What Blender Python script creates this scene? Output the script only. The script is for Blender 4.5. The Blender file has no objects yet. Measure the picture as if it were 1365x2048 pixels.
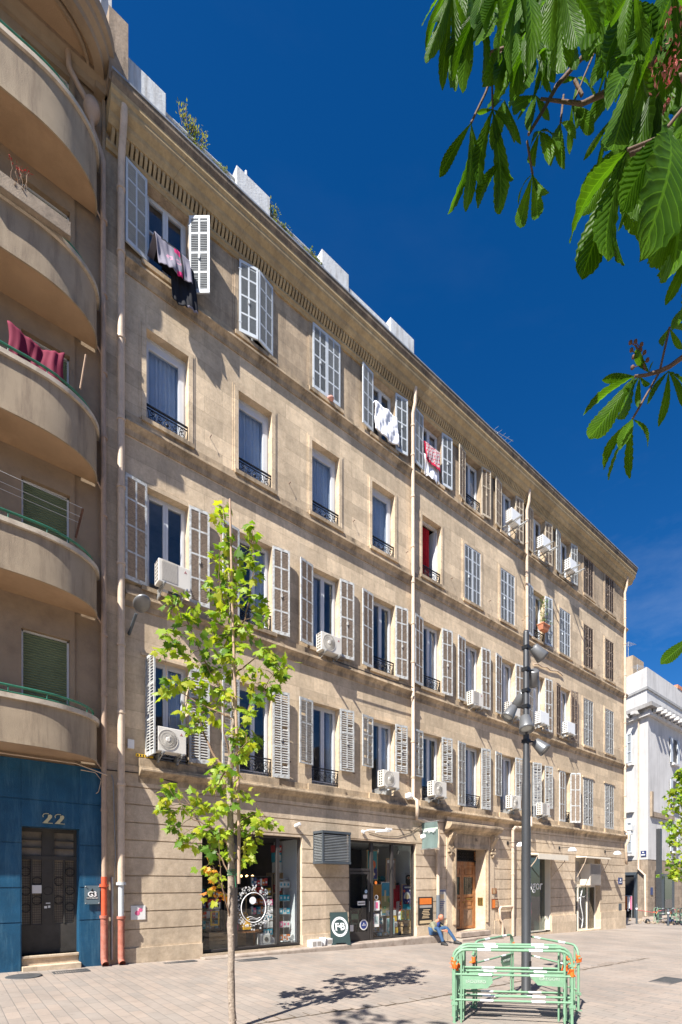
import bpy, bmesh, math, random
from mathutils import Vector, Matrix, Euler
R = math.radians
S = bpy.context.scene
# ------------------------------------------------------------------ camera
CAM = Vector((-3.18, -11.84, 1.8)); YAW = R(-38.49)
cd = bpy.data.cameras.new('camera'); cam = bpy.data.objects.new('camera', cd); S.collection.objects.link(cam)
cam.location = CAM; cam.rotation_euler = (R(90), 0, YAW)
cd.sensor_fit = 'HORIZONTAL'; cd.sensor_width = 36; cd.lens = 26.37; cd.shift_y = 0.545
cd.clip_start = 0.05; cd.clip_end = 2000
S.camera = cam
# ------------------------------------------------------------------ sky and sun
SUN = Vector((2.6, 1.0, -3.0)).normalized()          # direction the light travels
el = math.asin(-SUN.z); az = math.atan2(-SUN.x, -SUN.y)  # azimuth of the sun, clockwise from +Y
w = bpy.data.worlds.new('World'); S.world = w; w.use_nodes = True
nt = w.node_tree; sky = nt.nodes.new('ShaderNodeTexSky'); sky.sky_type = 'NISHITA'; sky.sun_disc = False
sky.sun_elevation = el; sky.sun_rotation = az; sky.altitude = 600; sky.air_density = 1.0; sky.dust_density = 0.6; sky.ozone_density = 4.5
bg = nt.nodes['Background']; bg.inputs[1].default_value = 0.062
hs = nt.nodes.new('ShaderNodeHueSaturation'); hs.inputs['Saturation'].default_value = 1.34; hs.inputs['Hue'].default_value = .507
nt.links.new(sky.outputs[0], hs.inputs['Color'])
tcw = nt.nodes.new('ShaderNodeTexCoord'); mpw = nt.nodes.new('ShaderNodeMapping'); mpw.inputs['Scale'].default_value = (1.2, 2.6, 7); mpw.inputs['Rotation'].default_value = (.3, .5, .6)
nzw = nt.nodes.new('ShaderNodeTexNoise'); nzw.inputs['Scale'].default_value = 1.6; nzw.inputs['Detail'].default_value = 8; nzw.inputs['Roughness'].default_value = .62
nt.links.new(tcw.outputs['Generated'], mpw.inputs[0]); nt.links.new(mpw.outputs[0], nzw.inputs['Vector'])
crw = nt.nodes.new('ShaderNodeValToRGB'); crw.color_ramp.elements[0].position = .5; crw.color_ramp.elements[1].position = .85; crw.color_ramp.elements[0].color = (0,0,0,1); crw.color_ramp.elements[1].color = (.22,.22,.22,1)
nt.links.new(nzw.outputs['Fac'], crw.inputs[0])                       # thin cirrus
mxw = nt.nodes.new('ShaderNodeMix'); mxw.data_type = 'RGBA'; spw = nt.nodes.new('ShaderNodeSeparateXYZ'); nt.links.new(tcw.outputs['Generated'], spw.inputs[0])
mrw = nt.nodes.new('ShaderNodeMapRange'); mrw.inputs['From Min'].default_value = .25; mrw.inputs['From Max'].default_value = .62; mrw.inputs['To Min'].default_value = 1; mrw.inputs['To Max'].default_value = .04
nt.links.new(spw.outputs[2], mrw.inputs['Value']); muw = nt.nodes.new('ShaderNodeMath'); muw.operation = 'MULTIPLY'; nt.links.new(crw.outputs[0], muw.inputs[0]); nt.links.new(mrw.outputs[0], muw.inputs[1]); nt.links.new(muw.outputs[0], mxw.inputs['Factor']); nt.links.new(hs.outputs[0], mxw.inputs['A']); mxw.inputs['B'].default_value = (7, 8, 9, 1)
nt.links.new(mxw.outputs['Result'], bg.inputs[0])
sl = bpy.data.lights.new('sun', 'SUN'); sl.energy = 5.0; sl.angle = R(0.5); sl.color = (1.0, 0.95, 0.87)
so = bpy.data.objects.new('sun', sl); S.collection.objects.link(so)
so.rotation_euler = SUN.to_track_quat('-Z', 'Y').to_euler(); so.location = (-30, -20, 40)
S.view_settings.view_transform = 'Standard'; S.view_settings.look = 'None'; S.view_settings.gamma = 1
S.view_settings.exposure = 1.12
S.render.engine = 'CYCLES'
try:
    S.cycles.max_bounces = 7; S.cycles.transparent_max_bounces = 12
except Exception: pass

# ------------------------------------------------------------------ helpers
FW = Vector((.6224, .7827, 0)); RT = Vector((.7827, -.6224, 0)); UP = Vector((0, 0, 1))
def pt(x, y, Z):                                       # a place Z metres ahead, seen at (x, y) of the photo
    return CAM + FW*Z + RT*((x-682.5)/1000*Z) + UP*((1768-y)/1000*Z)
def gz(x): return -0.025*x                             # the ground falls gently along the street
ORG = {}
def link(o): S.collection.objects.link(o); return o
def thing(name, label, cat, loc=(0, 0, 0), rz=0, group=None):
    o = link(bpy.data.objects.new(name, None)); o.location = loc; o.rotation_euler = (0, 0, rz)
    o.empty_display_size = .2
    o['label'] = label; o['category'] = cat
    if group: o['group'] = group
    ORG[o.name] = Vector(loc); return o
def tag(o, label, cat, group=None):
    o['label'] = label; o['category'] = cat
    if group: o['group'] = group
    return o
class MB:
    def __init__(s): s.v = []; s.f = []; s.m = []; s.uv = {}; s.sm = []
    def add(s, vs, fs, mi=0, smooth=False):
        b = len(s.v); s.v += [tuple(v) for v in vs]
        for f in fs: s.f.append([b+i for i in f]); s.m.append(mi); s.sm.append(smooth)
        return s
    def quad(s, a, b, c, d, mi=0): return s.add([a, b, c, d], [(0, 1, 2, 3)], mi)
    def box(s, x0, x1, y0, y1, z0, z1, mi=0):
        return s.add([(x0,y0,z0),(x1,y0,z0),(x1,y1,z0),(x0,y1,z0),(x0,y0,z1),(x1,y0,z1),(x1,y1,z1),(x0,y1,z1)],
                     [(0,3,2,1),(4,5,6,7),(0,1,5,4),(1,2,6,5),(2,3,7,6),(3,0,4,7)], mi)
    def obox(s, M, sx, sy, sz, mi=0):                   # centred box under matrix M
        vs = [M @ Vector((i*sx/2, j*sy/2, k*sz/2)) for k in (-1, 1) for i, j in ((-1,-1),(1,-1),(1,1),(-1,1))]
        return s.add(vs, [(0,3,2,1),(4,5,6,7),(0,1,5,4),(1,2,6,5),(2,3,7,6),(3,0,4,7)], mi)
    def ext(s, prof, x0, x1, mi=0, caps=True):          # profile [(p, z)] swept along X, p out of the wall (-Y)
        n = len(prof); vs = [(x0, -p, z) for p, z in prof] + [(x1, -p, z) for p, z in prof]
        fs = [(i, (i+1) % n, n+(i+1) % n, n+i) for i in range(n)]
        if caps: fs += [tuple(range(n))[::-1], tuple(range(n, 2*n))]
        return s.add(vs, fs, mi)
    def tube(s, pts, r, n=8, mi=0, caps=True, closed=False):
        pts = [Vector(p) for p in pts]; m = len(pts); rs = r if isinstance(r, (list, tuple)) else [r]*m
        t0 = (pts[1]-pts[0]).normalized(); up = Vector((0,0,1)) if abs(t0.z) < .9 else Vector((1,0,0))
        a = t0.cross(up).normalized(); vs = []
        for i, p in enumerate(pts):
            if closed: t = (pts[(i+1) % m]-pts[i-1]).normalized()
            else: t = (pts[min(i+1, m-1)]-pts[max(i-1, 0)]).normalized()
            a = (a - t*a.dot(t)); a = a.normalized() if a.length > 1e-6 else t.orthogonal().normalized()
            b = t.cross(a)
            for k in range(n):
                c = 2*math.pi*k/n; vs.append(p + (a*math.cos(c)+b*math.sin(c))*rs[i])
        fs = []
        for i in range(m if closed else m-1):
            j = (i+1) % m
            for k in range(n): fs.append((i*n+k, i*n+(k+1) % n, j*n+(k+1) % n, j*n+k))
        s.add(vs, fs, mi, True)
        if caps and not closed: s.add(vs[:n], [tuple(range(n))[::-1]], mi); s.add(vs[-n:], [tuple(range(n))], mi)
        return s
    def lathe(s, prof, M=Matrix.Identity(4), n=20, mi=0, cap=True):   # prof [(r, z)] about local Z
        vs = []
        for r, z in prof:
            for k in range(n):
                c = 2*math.pi*k/n; vs.append(M @ Vector((r*math.cos(c), r*math.sin(c), z)))
        fs = []
        for i in range(len(prof)-1):
            for k in range(n): fs.append((i*n+k, i*n+(k+1) % n, (i+1)*n+(k+1) % n, (i+1)*n+k))
        s.add(vs, fs, mi, True)
        if cap: s.add(vs[:n], [tuple(range(n))[::-1]], mi); s.add(vs[-n:], [tuple(range(n))], mi)
        return s
    def prism(s, poly, M, d, mi=0):                     # 2D polygon in local XY, thickness d along local Z
        n = len(poly); vs = [M @ Vector((x, y, 0)) for x, y in poly] + [M @ Vector((x, y, d)) for x, y in poly]
        return s.add(vs, [tuple(range(n))[::-1], tuple(range(n, 2*n))] + [(i, (i+1) % n, n+(i+1) % n, n+i) for i in range(n)], mi)
    def build(s, name, mats, parent=None, world=True):
        me = bpy.data.meshes.new(name); off = Vector((0,0,0))
        if parent is not None and world: off = ORG.get(parent.name, off)
        me.from_pydata([tuple(Vector(v)-off) for v in s.v] if off.length else s.v, [], s.f)
        for m in (mats if isinstance(mats, (list, tuple)) else [mats]): me.materials.append(m)
        me.polygons.foreach_set('material_index', s.m); me.polygons.foreach_set('use_smooth', s.sm)
        if s.uv:
            ul = me.uv_layers.new(name='UVMap')
            for p in me.polygons:
                if p.index in s.uv:
                    for li, c in zip(p.loop_indices, s.uv[p.index]): ul.data[li].uv = c
        me.update()
        o = link(bpy.data.objects.new(name, me))
        if parent is not None: o.parent = parent
        ORG[o.name] = off; return o
def bevel(o, w=.01, seg=2):
    m = o.modifiers.new('bevel', 'BEVEL'); m.width = w; m.segments = seg; m.limit_method = 'ANGLE'; return o
def copy_tree(o, parent=None):
    c = o.copy(); link(c); c.parent = parent
    for ch in list(o.children): copy_tree(ch, c)
    return c
def text(name, s, size, m, parent, loc, rot, ext=.002, align='CENTER', bold=0, sx=1):
    cu = bpy.data.curves.new(name, 'FONT'); cu.body = s; cu.size = size; cu.extrude = ext; cu.align_x = align; cu.align_y = 'CENTER'
    cu.offset = bold; cu.resolution_u = 3
    t = bpy.data.objects.new(name, cu); link(t); bpy.context.view_layer.update()
    me = bpy.data.meshes.new_from_object(t.evaluated_get(bpy.context.evaluated_depsgraph_get()))
    bpy.data.objects.remove(t); me.name = name; me.materials.clear(); me.materials.append(m)
    o = link(bpy.data.objects.new(name, me)); o.parent = parent
    off = ORG.get(parent.name, Vector((0,0,0))) if parent is not None else Vector((0,0,0))
    o.location = Vector(loc)-off; o.rotation_euler = rot; o.scale = (sx, 1, 1); ORG[o.name] = Vector(loc); return o
WALLROT = (R(90), 0, 0)                                 # text standing on a wall, facing -Y

# ------------------------------------------------------------------ materials
def newmat(name):
    m = bpy.data.materials.new(name); m.use_nodes = True; n = m.node_tree.nodes; return m, n, m.node_tree.links, n['Principled BSDF']
def rgb(c): return (c[0], c[1], c[2], 1)
def M(name, col, rough=.7, var=.18, scale=2.5, bump=.15, metal=0, bscale=60, dirt=None, dirt_amt=.5, dscale=1.2, streak=False, spec=.4, dist=.004):
    m, n, L, b = newmat(name)
    tc = n.new('ShaderNodeTexCoord'); nz = n.new('ShaderNodeTexNoise'); nz.inputs['Scale'].default_value = scale; nz.inputs['Detail'].default_value = 6
    nz.inputs['Roughness'].default_value = .65
    L.new(tc.outputs['Object'], nz.inputs['Vector'])
    cr = n.new('ShaderNodeValToRGB'); cr.color_ramp.elements[0].position = .3; cr.color_ramp.elements[1].position = .7
    cr.color_ramp.elements[0].color = rgb([c*(1-var) for c in col]); cr.color_ramp.elements[1].color = rgb([min(1, c*(1+var)) for c in col])
    L.new(nz.outputs['Fac'], cr.inputs[0]); out = cr.outputs[0]
    if dirt:
        mp = n.new('ShaderNodeMapping'); mp.inputs['Scale'].default_value = (3, 3, .35) if streak else (1, 1, 1)
        L.new(tc.outputs['Object'], mp.inputs[0])
        n2 = n.new('ShaderNodeTexNoise'); n2.inputs['Scale'].default_value = dscale; n2.inputs['Detail'].default_value = 9; n2.inputs['Roughness'].default_value = .7
        L.new(mp.outputs[0], n2.inputs['Vector'])
        c2 = n.new('ShaderNodeValToRGB'); c2.color_ramp.elements[0].position = .48; c2.color_ramp.elements[1].position = .68
        c2.color_ramp.elements[0].color = (0,0,0,1); c2.color_ramp.elements[1].color = (dirt_amt,)*3+(1,)
        L.new(n2.outputs['Fac'], c2.inputs[0])
        mx = n.new('ShaderNodeMix'); mx.data_type = 'RGBA'; L.new(c2.outputs[0], mx.inputs['Factor']); L.new(out, mx.inputs['A']); mx.inputs['B'].default_value = rgb(dirt)
        out = mx.outputs['Result']
    L.new(out, b.inputs['Base Color']); b.inputs['Roughness'].default_value = rough; b.inputs['Metallic'].default_value = metal
    b.inputs['Specular IOR Level'].default_value = spec
    if bump:
        nb = n.new('ShaderNodeTexNoise'); nb.inputs['Scale'].default_value = bscale; nb.inputs['Detail'].default_value = 4; L.new(tc.outputs['Object'], nb.inputs['Vector'])
        bm = n.new('ShaderNodeBump'); bm.inputs['Strength'].default_value = bump; bm.inputs['Distance'].default_value = dist*3; L.new(nb.outputs['Fac'], bm.inputs['Height']); L.new(bm.outputs[0], b.inputs['Normal'])
    return m
def stone_mat(name, col, bw=.95, bh=.41, joint=.55, off=(0, 0), grime=None, gamt=.55, patch=(.32,.27,.2)):
    """limestone ashlar: block-to-block tone, thin joints, stains"""
    m, n, L, b = newmat(name); tc = n.new('ShaderNodeTexCoord')
    sp = n.new('ShaderNodeSeparateXYZ'); L.new(tc.outputs['Object'], sp.inputs[0])
    ad = n.new('ShaderNodeMath'); ad.operation = 'ADD'; L.new(sp.outputs[0], ad.inputs[0]); L.new(sp.outputs[1], ad.inputs[1])
    cb = n.new('ShaderNodeCombineXYZ'); L.new(ad.outputs[0], cb.inputs[0]); L.new(sp.outputs[2], cb.inputs[1])
    mp = n.new('ShaderNodeMapping'); mp.inputs['Location'].default_value = (off[0], off[1], 0); L.new(cb.outputs[0], mp.inputs[0])
    wn = n.new('ShaderNodeTexNoise'); wn.inputs['Scale'].default_value = 3; L.new(tc.outputs['Object'], wn.inputs['Vector'])
    br = n.new('ShaderNodeTexBrick'); L.new(mp.outputs[0], br.inputs['Vector'])
    br.inputs['Scale'].default_value = 1; br.inputs['Brick Width'].default_value = bw; br.inputs['Row Height'].default_value = bh
    br.inputs['Mortar Size'].default_value = .004; br.inputs['Mortar Smooth'].default_value = .6; br.inputs['Bias'].default_value = 0
    br.inputs['Color1'].default_value = rgb([c*.8 for c in col]); br.inputs['Color2'].default_value = rgb([min(1, c*1.12) for c in col])
    br.inputs['Mortar'].default_value = rgb([c*joint for c in col])
    nz = n.new('ShaderNodeTexNoise'); nz.inputs['Scale'].default_value = .9; nz.inputs['Detail'].default_value = 8; nz.inputs['Roughness'].default_value = .7; L.new(tc.outputs['Object'], nz.inputs['Vector'])
    cr = n.new('ShaderNodeValToRGB'); cr.color_ramp.elements[0].position = .3; cr.color_ramp.elements[1].position = .72
    cr.color_ramp.elements[0].color = (.78, .76, .74, 1); cr.color_ramp.elements[1].color = (1.12, 1.1, 1.06, 1); L.new(nz.outputs['Fac'], cr.inputs[0])
    mu = n.new('ShaderNodeMix'); mu.data_type = 'RGBA'; mu.blend_type = 'MULTIPLY'; mu.inputs['Factor'].default_value = 1
    L.new(br.outputs['Color'], mu.inputs['A']); L.new(cr.outputs[0], mu.inputs['B']); out = mu.outputs['Result']
    # soot and water streaks
    m2 = n.new('ShaderNodeMapping'); m2.inputs['Scale'].default_value = (1.9, 1.9, .45); L.new(tc.outputs['Object'], m2.inputs[0])
    n2 = n.new('ShaderNodeTexNoise'); n2.inputs['Scale'].default_value = 1.3; n2.inputs['Detail'].default_value = 10; n2.inputs['Roughness'].default_value = .72; L.new(m2.outputs[0], n2.inputs['Vector'])
    c2 = n.new('ShaderNodeValToRGB'); c2.color_ramp.elements[0].position = .43; c2.color_ramp.elements[1].position = .72
    c2.color_ramp.elements[0].color = (0,0,0,1); c2.color_ramp.elements[1].color = (gamt,)*3+(1,); L.new(n2.outputs['Fac'], c2.inputs[0])
    x2 = n.new('ShaderNodeMix'); x2.data_type = 'RGBA'; L.new(c2.outputs[0], x2.inputs['Factor']); L.new(out, x2.inputs['A']); x2.inputs['B'].default_value = rgb(grime or [c*.45 for c in col])
    n5 = n.new('ShaderNodeTexNoise'); n5.inputs['Scale'].default_value = 7; n5.inputs['Detail'].default_value = 10; n5.inputs['Roughness'].default_value = .8; L.new(tc.outputs['Object'], n5.inputs['Vector'])
    c5 = n.new('ShaderNodeValToRGB'); c5.color_ramp.elements[0].position = .35; c5.color_ramp.elements[1].position = .66; c5.color_ramp.elements[0].color = (.74,.71,.68,1); c5.color_ramp.elements[1].color = (1.1,1.1,1.1,1); L.new(n5.outputs['Fac'], c5.inputs[0])
    m5 = n.new('ShaderNodeMix'); m5.data_type = 'RGBA'; m5.blend_type = 'MULTIPLY'; m5.inputs['Factor'].default_value = .8; L.new(x2.outputs['Result'], m5.inputs['A']); L.new(c5.outputs[0], m5.inputs['B']); x2 = m5
    # pale repaired patches
    n3 = n.new('ShaderNodeTexVoronoi'); n3.inputs['Scale'].default_value = .55; L.new(cb.outputs[0], n3.inputs['Vector'])
    c3 = n.new('ShaderNodeValToRGB'); c3.color_ramp.elements[0].position = .0; c3.color_ramp.elements[1].position = .17
    c3.color_ramp.elements[0].color = (.35,.35,.35,1); c3.color_ramp.elements[1].color = (0,0,0,1)
    L.new(n3.outputs['Distance'], c3.inputs[0])
    x3 = n.new('ShaderNodeMix'); x3.data_type = 'RGBA'; L.new(c3.outputs[0], x3.inputs['Factor']); L.new(x2.outputs['Result'], x3.inputs['A']); x3.inputs['B'].default_value = rgb([min(1, c*1.12) for c in col])
    L.new(x3.outputs['Result'], b.inputs['Base Color']); b.inputs['Roughness'].default_value = .9; b.inputs['Specular IOR Level'].default_value = .2
    nb = n.new('ShaderNodeTexNoise'); nb.inputs['Scale'].default_value = 22; nb.inputs['Detail'].default_value = 8; L.new(tc.outputs['Object'], nb.inputs['Vector'])
    bm = n.new('ShaderNodeBump'); bm.inputs['Strength'].default_value = .4; bm.inputs['Distance'].default_value = .012; L.new(nb.outputs['Fac'], bm.inputs['Height'])
    b2 = n.new('ShaderNodeBump'); b2.invert = True; b2.inputs['Strength'].default_value = .5; b2.inputs['Distance'].default_value = .006; L.new(br.outputs['Fac'], b2.inputs['Height']); L.new(bm.outputs[0], b2.inputs['Normal'])
    L.new(b2.outputs[0], b.inputs['Normal']); return m
def glass_mat(name, refl=.1, tint=(.9,.95,.95)):
    m, n, L, b = newmat(name); n.remove(b); out = n['Material Output']
    tr = n.new('ShaderNodeBsdfTransparent'); tr.inputs[0].default_value = rgb(tint)
    gl = n.new('ShaderNodeBsdfGlossy'); gl.inputs['Roughness'].default_value = .015
    tc = n.new('ShaderNodeTexCoord'); nz = n.new('ShaderNodeTexNoise'); nz.inputs['Scale'].default_value = 1.5; L.new(tc.outputs['Object'], nz.inputs['Vector'])
    bm = n.new('ShaderNodeBump'); bm.inputs['Strength'].default_value = .04; bm.inputs['Distance'].default_value = .05; L.new(nz.outputs['Fac'], bm.inputs['Height']); L.new(bm.outputs[0], gl.inputs['Normal'])
    fr = n.new('ShaderNodeFresnel'); fr.inputs['IOR'].default_value = 1.5
    ma = n.new('ShaderNodeMath'); ma.operation = 'ADD'; ma.use_clamp = True; ma.inputs[1].default_value = refl; L.new(fr.outputs[0], ma.inputs[0])
    ge = n.new('ShaderNodeNewGeometry'); iv = n.new('ShaderNodeMath'); iv.operation = 'SUBTRACT'; iv.inputs[0].default_value = 1; L.new(ge.outputs['Backfacing'], iv.inputs[1])
    mu = n.new('ShaderNodeMath'); mu.operation = 'MULTIPLY'; L.new(ma.outputs[0], mu.inputs[0]); L.new(iv.outputs[0], mu.inputs[1])
    mx = n.new('ShaderNodeMixShader'); L.new(mu.outputs[0], mx.inputs[0]); L.new(tr.outputs[0], mx.inputs[1]); L.new(gl.outputs[0], mx.inputs[2]); L.new(mx.outputs[0], out.inputs[0])
    return m
def leaf_mat(name, c1, c2, tl=.45, rough=.45, veins=False, coords='Object', nscale=2.0):
    m, n, L, b = newmat(name); out = n['Material Output']; tc = n.new('ShaderNodeTexCoord')
    nz = n.new('ShaderNodeTexNoise'); nz.inputs['Scale'].default_value = nscale; nz.inputs['Detail'].default_value = 3; L.new(tc.outputs['Object'], nz.inputs['Vector'])
    cr = n.new('ShaderNodeValToRGB'); cr.color_ramp.elements[0].position = .35; cr.color_ramp.elements[1].position = .65
    cr.color_ramp.elements[0].color = rgb(c1); cr.color_ramp.elements[1].color = rgb(c2); L.new(nz.outputs['Fac'], cr.inputs[0]); col = cr.outputs[0]
    b.inputs['Roughness'].default_value = rough; b.inputs['Specular IOR Level'].default_value = .12 if veins else .3
    if veins:
        uv = n.new('ShaderNodeUVMap'); sp = n.new('ShaderNodeSeparateXYZ'); L.new(uv.outputs[0], sp.inputs[0])
        ab = n.new('ShaderNodeMath'); ab.operation = 'ABSOLUTE'; L.new(sp.outputs[0], ab.inputs[0])
        ma = n.new('ShaderNodeMath'); ma.operation = 'MULTIPLY_ADD'; ma.inputs[1].default_value = -.22; L.new(ab.outputs[0], ma.inputs[0]); L.new(sp.outputs[1], ma.inputs[2])
        m3 = n.new('ShaderNodeMath'); m3.operation = 'MULTIPLY'; m3.inputs[1].default_value = 2*math.pi*13; L.new(ma.outputs[0], m3.inputs[0])
        sn = n.new('ShaderNodeMath'); sn.operation = 'SINE'; L.new(m3.outputs[0], sn.inputs[0])
        bm = n.new('ShaderNodeBump'); bm.inputs['Strength'].default_value = .35; bm.inputs['Distance'].default_value = .002; L.new(sn.outputs[0], bm.inputs['Height']); L.new(bm.outputs[0], b.inputs['Normal'])
        g = n.new('ShaderNodeMath'); g.operation = 'GREATER_THAN'; g.inputs[1].default_value = .93; L.new(sn.outputs[0], g.inputs[0])
        lt = n.new('ShaderNodeMath'); lt.operation = 'LESS_THAN'; lt.inputs[1].default_value = .06; L.new(ab.outputs[0], lt.inputs[0])
        mxm = n.new('ShaderNodeMath'); mxm.operation = 'MAXIMUM'; L.new(g.outputs[0], mxm.inputs[0]); L.new(lt.outputs[0], mxm.inputs[1])
        sc = n.new('ShaderNodeMath'); sc.operation = 'MULTIPLY'; sc.inputs[1].default_value = .4; L.new(mxm.outputs[0], sc.inputs[0])
        mc = n.new('ShaderNodeMix'); mc.data_type = 'RGBA'; L.new(sc.outputs[0], mc.inputs['Factor']); L.new(col, mc.inputs['A']); mc.inputs['B'].default_value = rgb([min(1, c*2.2) for c in c2]); col = mc.outputs['Result']
    L.new(col, b.inputs['Base Color'])
    t = n.new('ShaderNodeBsdfTranslucent'); g2 = n.new('ShaderNodeMix'); g2.data_type = 'RGBA'; g2.blend_type = 'MULTIPLY'; g2.inputs['Factor'].default_value = 1
    L.new(col, g2.inputs['A']); g2.inputs['B'].default_value = (1.9, 1.9, .7, 1); L.new(g2.outputs['Result'], t.inputs[0])
    mx = n.new('ShaderNodeMixShader'); mx.inputs[0].default_value = tl; L.new(b.outputs[0], mx.inputs[1]); L.new(t.outputs[0], mx.inputs[2]); L.new(mx.outputs[0], out.inputs[0])
    return m
def paving_mat():
    m, n, L, b = newmat('paving'); tc = n.new('ShaderNodeTexCoord')
    mp = n.new('ShaderNodeMapping'); mp.inputs['Rotation'].default_value = (0, 0, R(90)); L.new(tc.outputs['Object'], mp.inputs[0])
    br = n.new('ShaderNodeTexBrick'); L.new(mp.outputs[0], br.inputs['Vector']); br.inputs['Scale'].default_value = 1
    br.inputs['Brick Width'].default_value = .42; br.inputs['Row Height'].default_value = .17; br.inputs['Mortar Size'].default_value = .006; br.inputs['Mortar Smooth'].default_value = .3
    br.inputs['Bias'].default_value = -.1
    br.inputs['Color1'].default_value = (.345, .288, .245, 1); br.inputs['Color2'].default_value = (.285, .255, .228, 1); br.inputs['Mortar'].default_value = (.22, .2, .18, 1)
    nz = n.new('ShaderNodeTexNoise'); nz.inputs['Scale'].default_value = .8; nz.inputs['Detail'].default_value = 9; nz.inputs['Roughness'].default_value = .7; L.new(tc.outputs['Object'], nz.inputs['Vector'])
    cr = n.new('ShaderNodeValToRGB'); cr.color_ramp.elements[0].position = .3; cr.color_ramp.elements[1].position = .7; cr.color_ramp.elements[0].color = (.8,.79,.78,1); cr.color_ramp.elements[1].color = (1.12,1.11,1.1,1)
    L.new(nz.outputs['Fac'], cr.inputs[0])
    mu = n.new('ShaderNodeMix'); mu.data_type = 'RGBA'; mu.blend_type = 'MULTIPLY'; mu.inputs['Factor'].default_value = 1; L.new(br.outputs['Color'], mu.inputs['A']); L.new(cr.outputs[0], mu.inputs['B'])
    sp = n.new('ShaderNodeTexNoise'); sp.inputs['Scale'].default_value = 9; sp.inputs['Detail'].default_value = 4; L.new(tc.outputs['Object'], sp.inputs['Vector'])
    c2 = n.new('ShaderNodeValToRGB'); c2.color_ramp.elements[0].position = .66; c2.color_ramp.elements[1].position = .7; c2.color_ramp.elements[0].color = (0,0,0,1); c2.color_ramp.elements[1].color = (.35,.35,.35,1); L.new(sp.outputs['Fac'], c2.inputs[0])
    mx = n.new('ShaderNodeMix'); mx.data_type = 'RGBA'; L.new(c2.outputs[0], mx.inputs['Factor']); L.new(mu.outputs['Result'], mx.inputs['A']); mx.inputs['B'].default_value = (.12,.1,.09,1)
    vo = n.new('ShaderNodeTexVoronoi'); vo.inputs['Scale'].default_value = 1.7; L.new(tc.outputs['Object'], vo.inputs['Vector'])   # trodden gum and drips
    vr = n.new('ShaderNodeValToRGB'); vr.color_ramp.elements[0].position = .035; vr.color_ramp.elements[1].position = .05; vr.color_ramp.elements[0].color = (.55,.55,.55,1); vr.color_ramp.elements[1].color = (0,0,0,1); L.new(vo.outputs['Distance'], vr.inputs[0])
    n6 = n.new('ShaderNodeTexNoise'); n6.inputs['Scale'].default_value = .35; n6.inputs['Detail'].default_value = 7; L.new(tc.outputs['Object'], n6.inputs['Vector'])
    c6 = n.new('ShaderNodeValToRGB'); c6.color_ramp.elements[0].position = .5; c6.color_ramp.elements[1].position = .7; c6.color_ramp.elements[0].color = (0,0,0,1); c6.color_ramp.elements[1].color = (.4,.4,.4,1); L.new(n6.outputs['Fac'], c6.inputs[0])
    mm = n.new('ShaderNodeMath'); mm.operation = 'MAXIMUM'; L.new(vr.outputs[0], mm.inputs[0]); L.new(c6.outputs[0], mm.inputs[1])
    mg = n.new('ShaderNodeMix'); mg.data_type = 'RGBA'; L.new(mm.outputs[0], mg.inputs['Factor']); L.new(mx.outputs['Result'], mg.inputs['A']); mg.inputs['B'].default_value = (.17,.15,.135,1)
    L.new(mg.outputs['Result'], b.inputs['Base Color']); b.inputs['Roughness'].default_value = .8; b.inputs['Specular IOR Level'].default_value = .3
    bm = n.new('ShaderNodeBump'); bm.invert = True; bm.inputs['Strength'].default_value = .6; bm.inputs['Distance'].default_value = .008; L.new(br.outputs['Fac'], bm.inputs['Height'])
    n4 = n.new('ShaderNodeTexNoise'); n4.inputs['Scale'].default_value = 60; L.new(tc.outputs['Object'], n4.inputs['Vector'])
    b2 = n.new('ShaderNodeBump'); b2.inputs['Strength'].default_value = .25; b2.inputs['Distance'].default_value = .01; L.new(n4.outputs['Fac'], b2.inputs['Height']); L.new(bm.outputs[0], b2.inputs['Normal']); L.new(b2.outputs[0], b.inputs['Normal'])
    return m
STONE = (.72, .59, .43)
m_wall = stone_mat('limestone_wall', STONE)
m_topwall = stone_mat('soiled_limestone_wall', (.52, .415, .3), grime=(.13,.11,.09), gamt=.8)
m_gf = stone_mat('limestone_ground_floor', (.7, .58, .44), bw=1.25, bh=50, joint=.7, gamt=.5)
m_trim = stone_mat('limestone_moulding', (.6, .48, .34), bw=1.9, bh=50, joint=.4, grime=(.09,.075,.06), gamt=1)
m_corn = stone_mat('cornice_stone', (.56, .43, .25), bw=1.7, bh=50, joint=.4, grime=(.2,.16,.11), gamt=.6)
m_sooty = stone_mat('sooty_cornice_lip', (.3,.24,.18), bw=1.7, bh=50, joint=.4, grime=(.04,.04,.045), gamt=1)
m_plinth = stone_mat('stone_plinth', (.38,.31,.25), bw=1.4, bh=60, joint=.6, grime=(.2,.13,.09), gamt=.7)
m_kerb = M('kerb_stone', (.36,.3,.25), .85, dirt=(.16,.11,.08), dirt_amt=.7, dscale=3)
m_plaster = M('brown_plaster', (.33,.245,.165), .9, var=.12, scale=1.2, bump=.5, bscale=90, dirt=(.16,.115,.085), dirt_amt=.55, dscale=.9)
m_fascia = M('balcony_render', (.36,.285,.2), .9, var=.14, scale=1.2, bump=.6, bscale=110, dirt=(.17,.125,.09), dirt_amt=.75, dscale=1.3, streak=True)
m_coping = M('coping', (.52,.45,.36), .8, dirt=(.25,.19,.14), dirt_amt=.7, dscale=4)
m_blue = M('blue_paint', (.012,.075,.15), .42, var=.22, scale=2, bump=.35, bscale=45, dirt=(.05,.14,.22), dirt_amt=.8, dscale=3.5, streak=True)
m_bluegroove = M('blue_joint', (.1,.17,.22), .8)
m_green = M('green_rail_paint', (.03,.14,.09), .4, var=.3, scale=8, bump=.05)
m_pipe = M('beige_pipe', (.58,.46,.35), .55, var=.08, scale=3, bump=.05, dirt=(.25,.19,.14), dirt_amt=.4, dscale=5)
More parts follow.
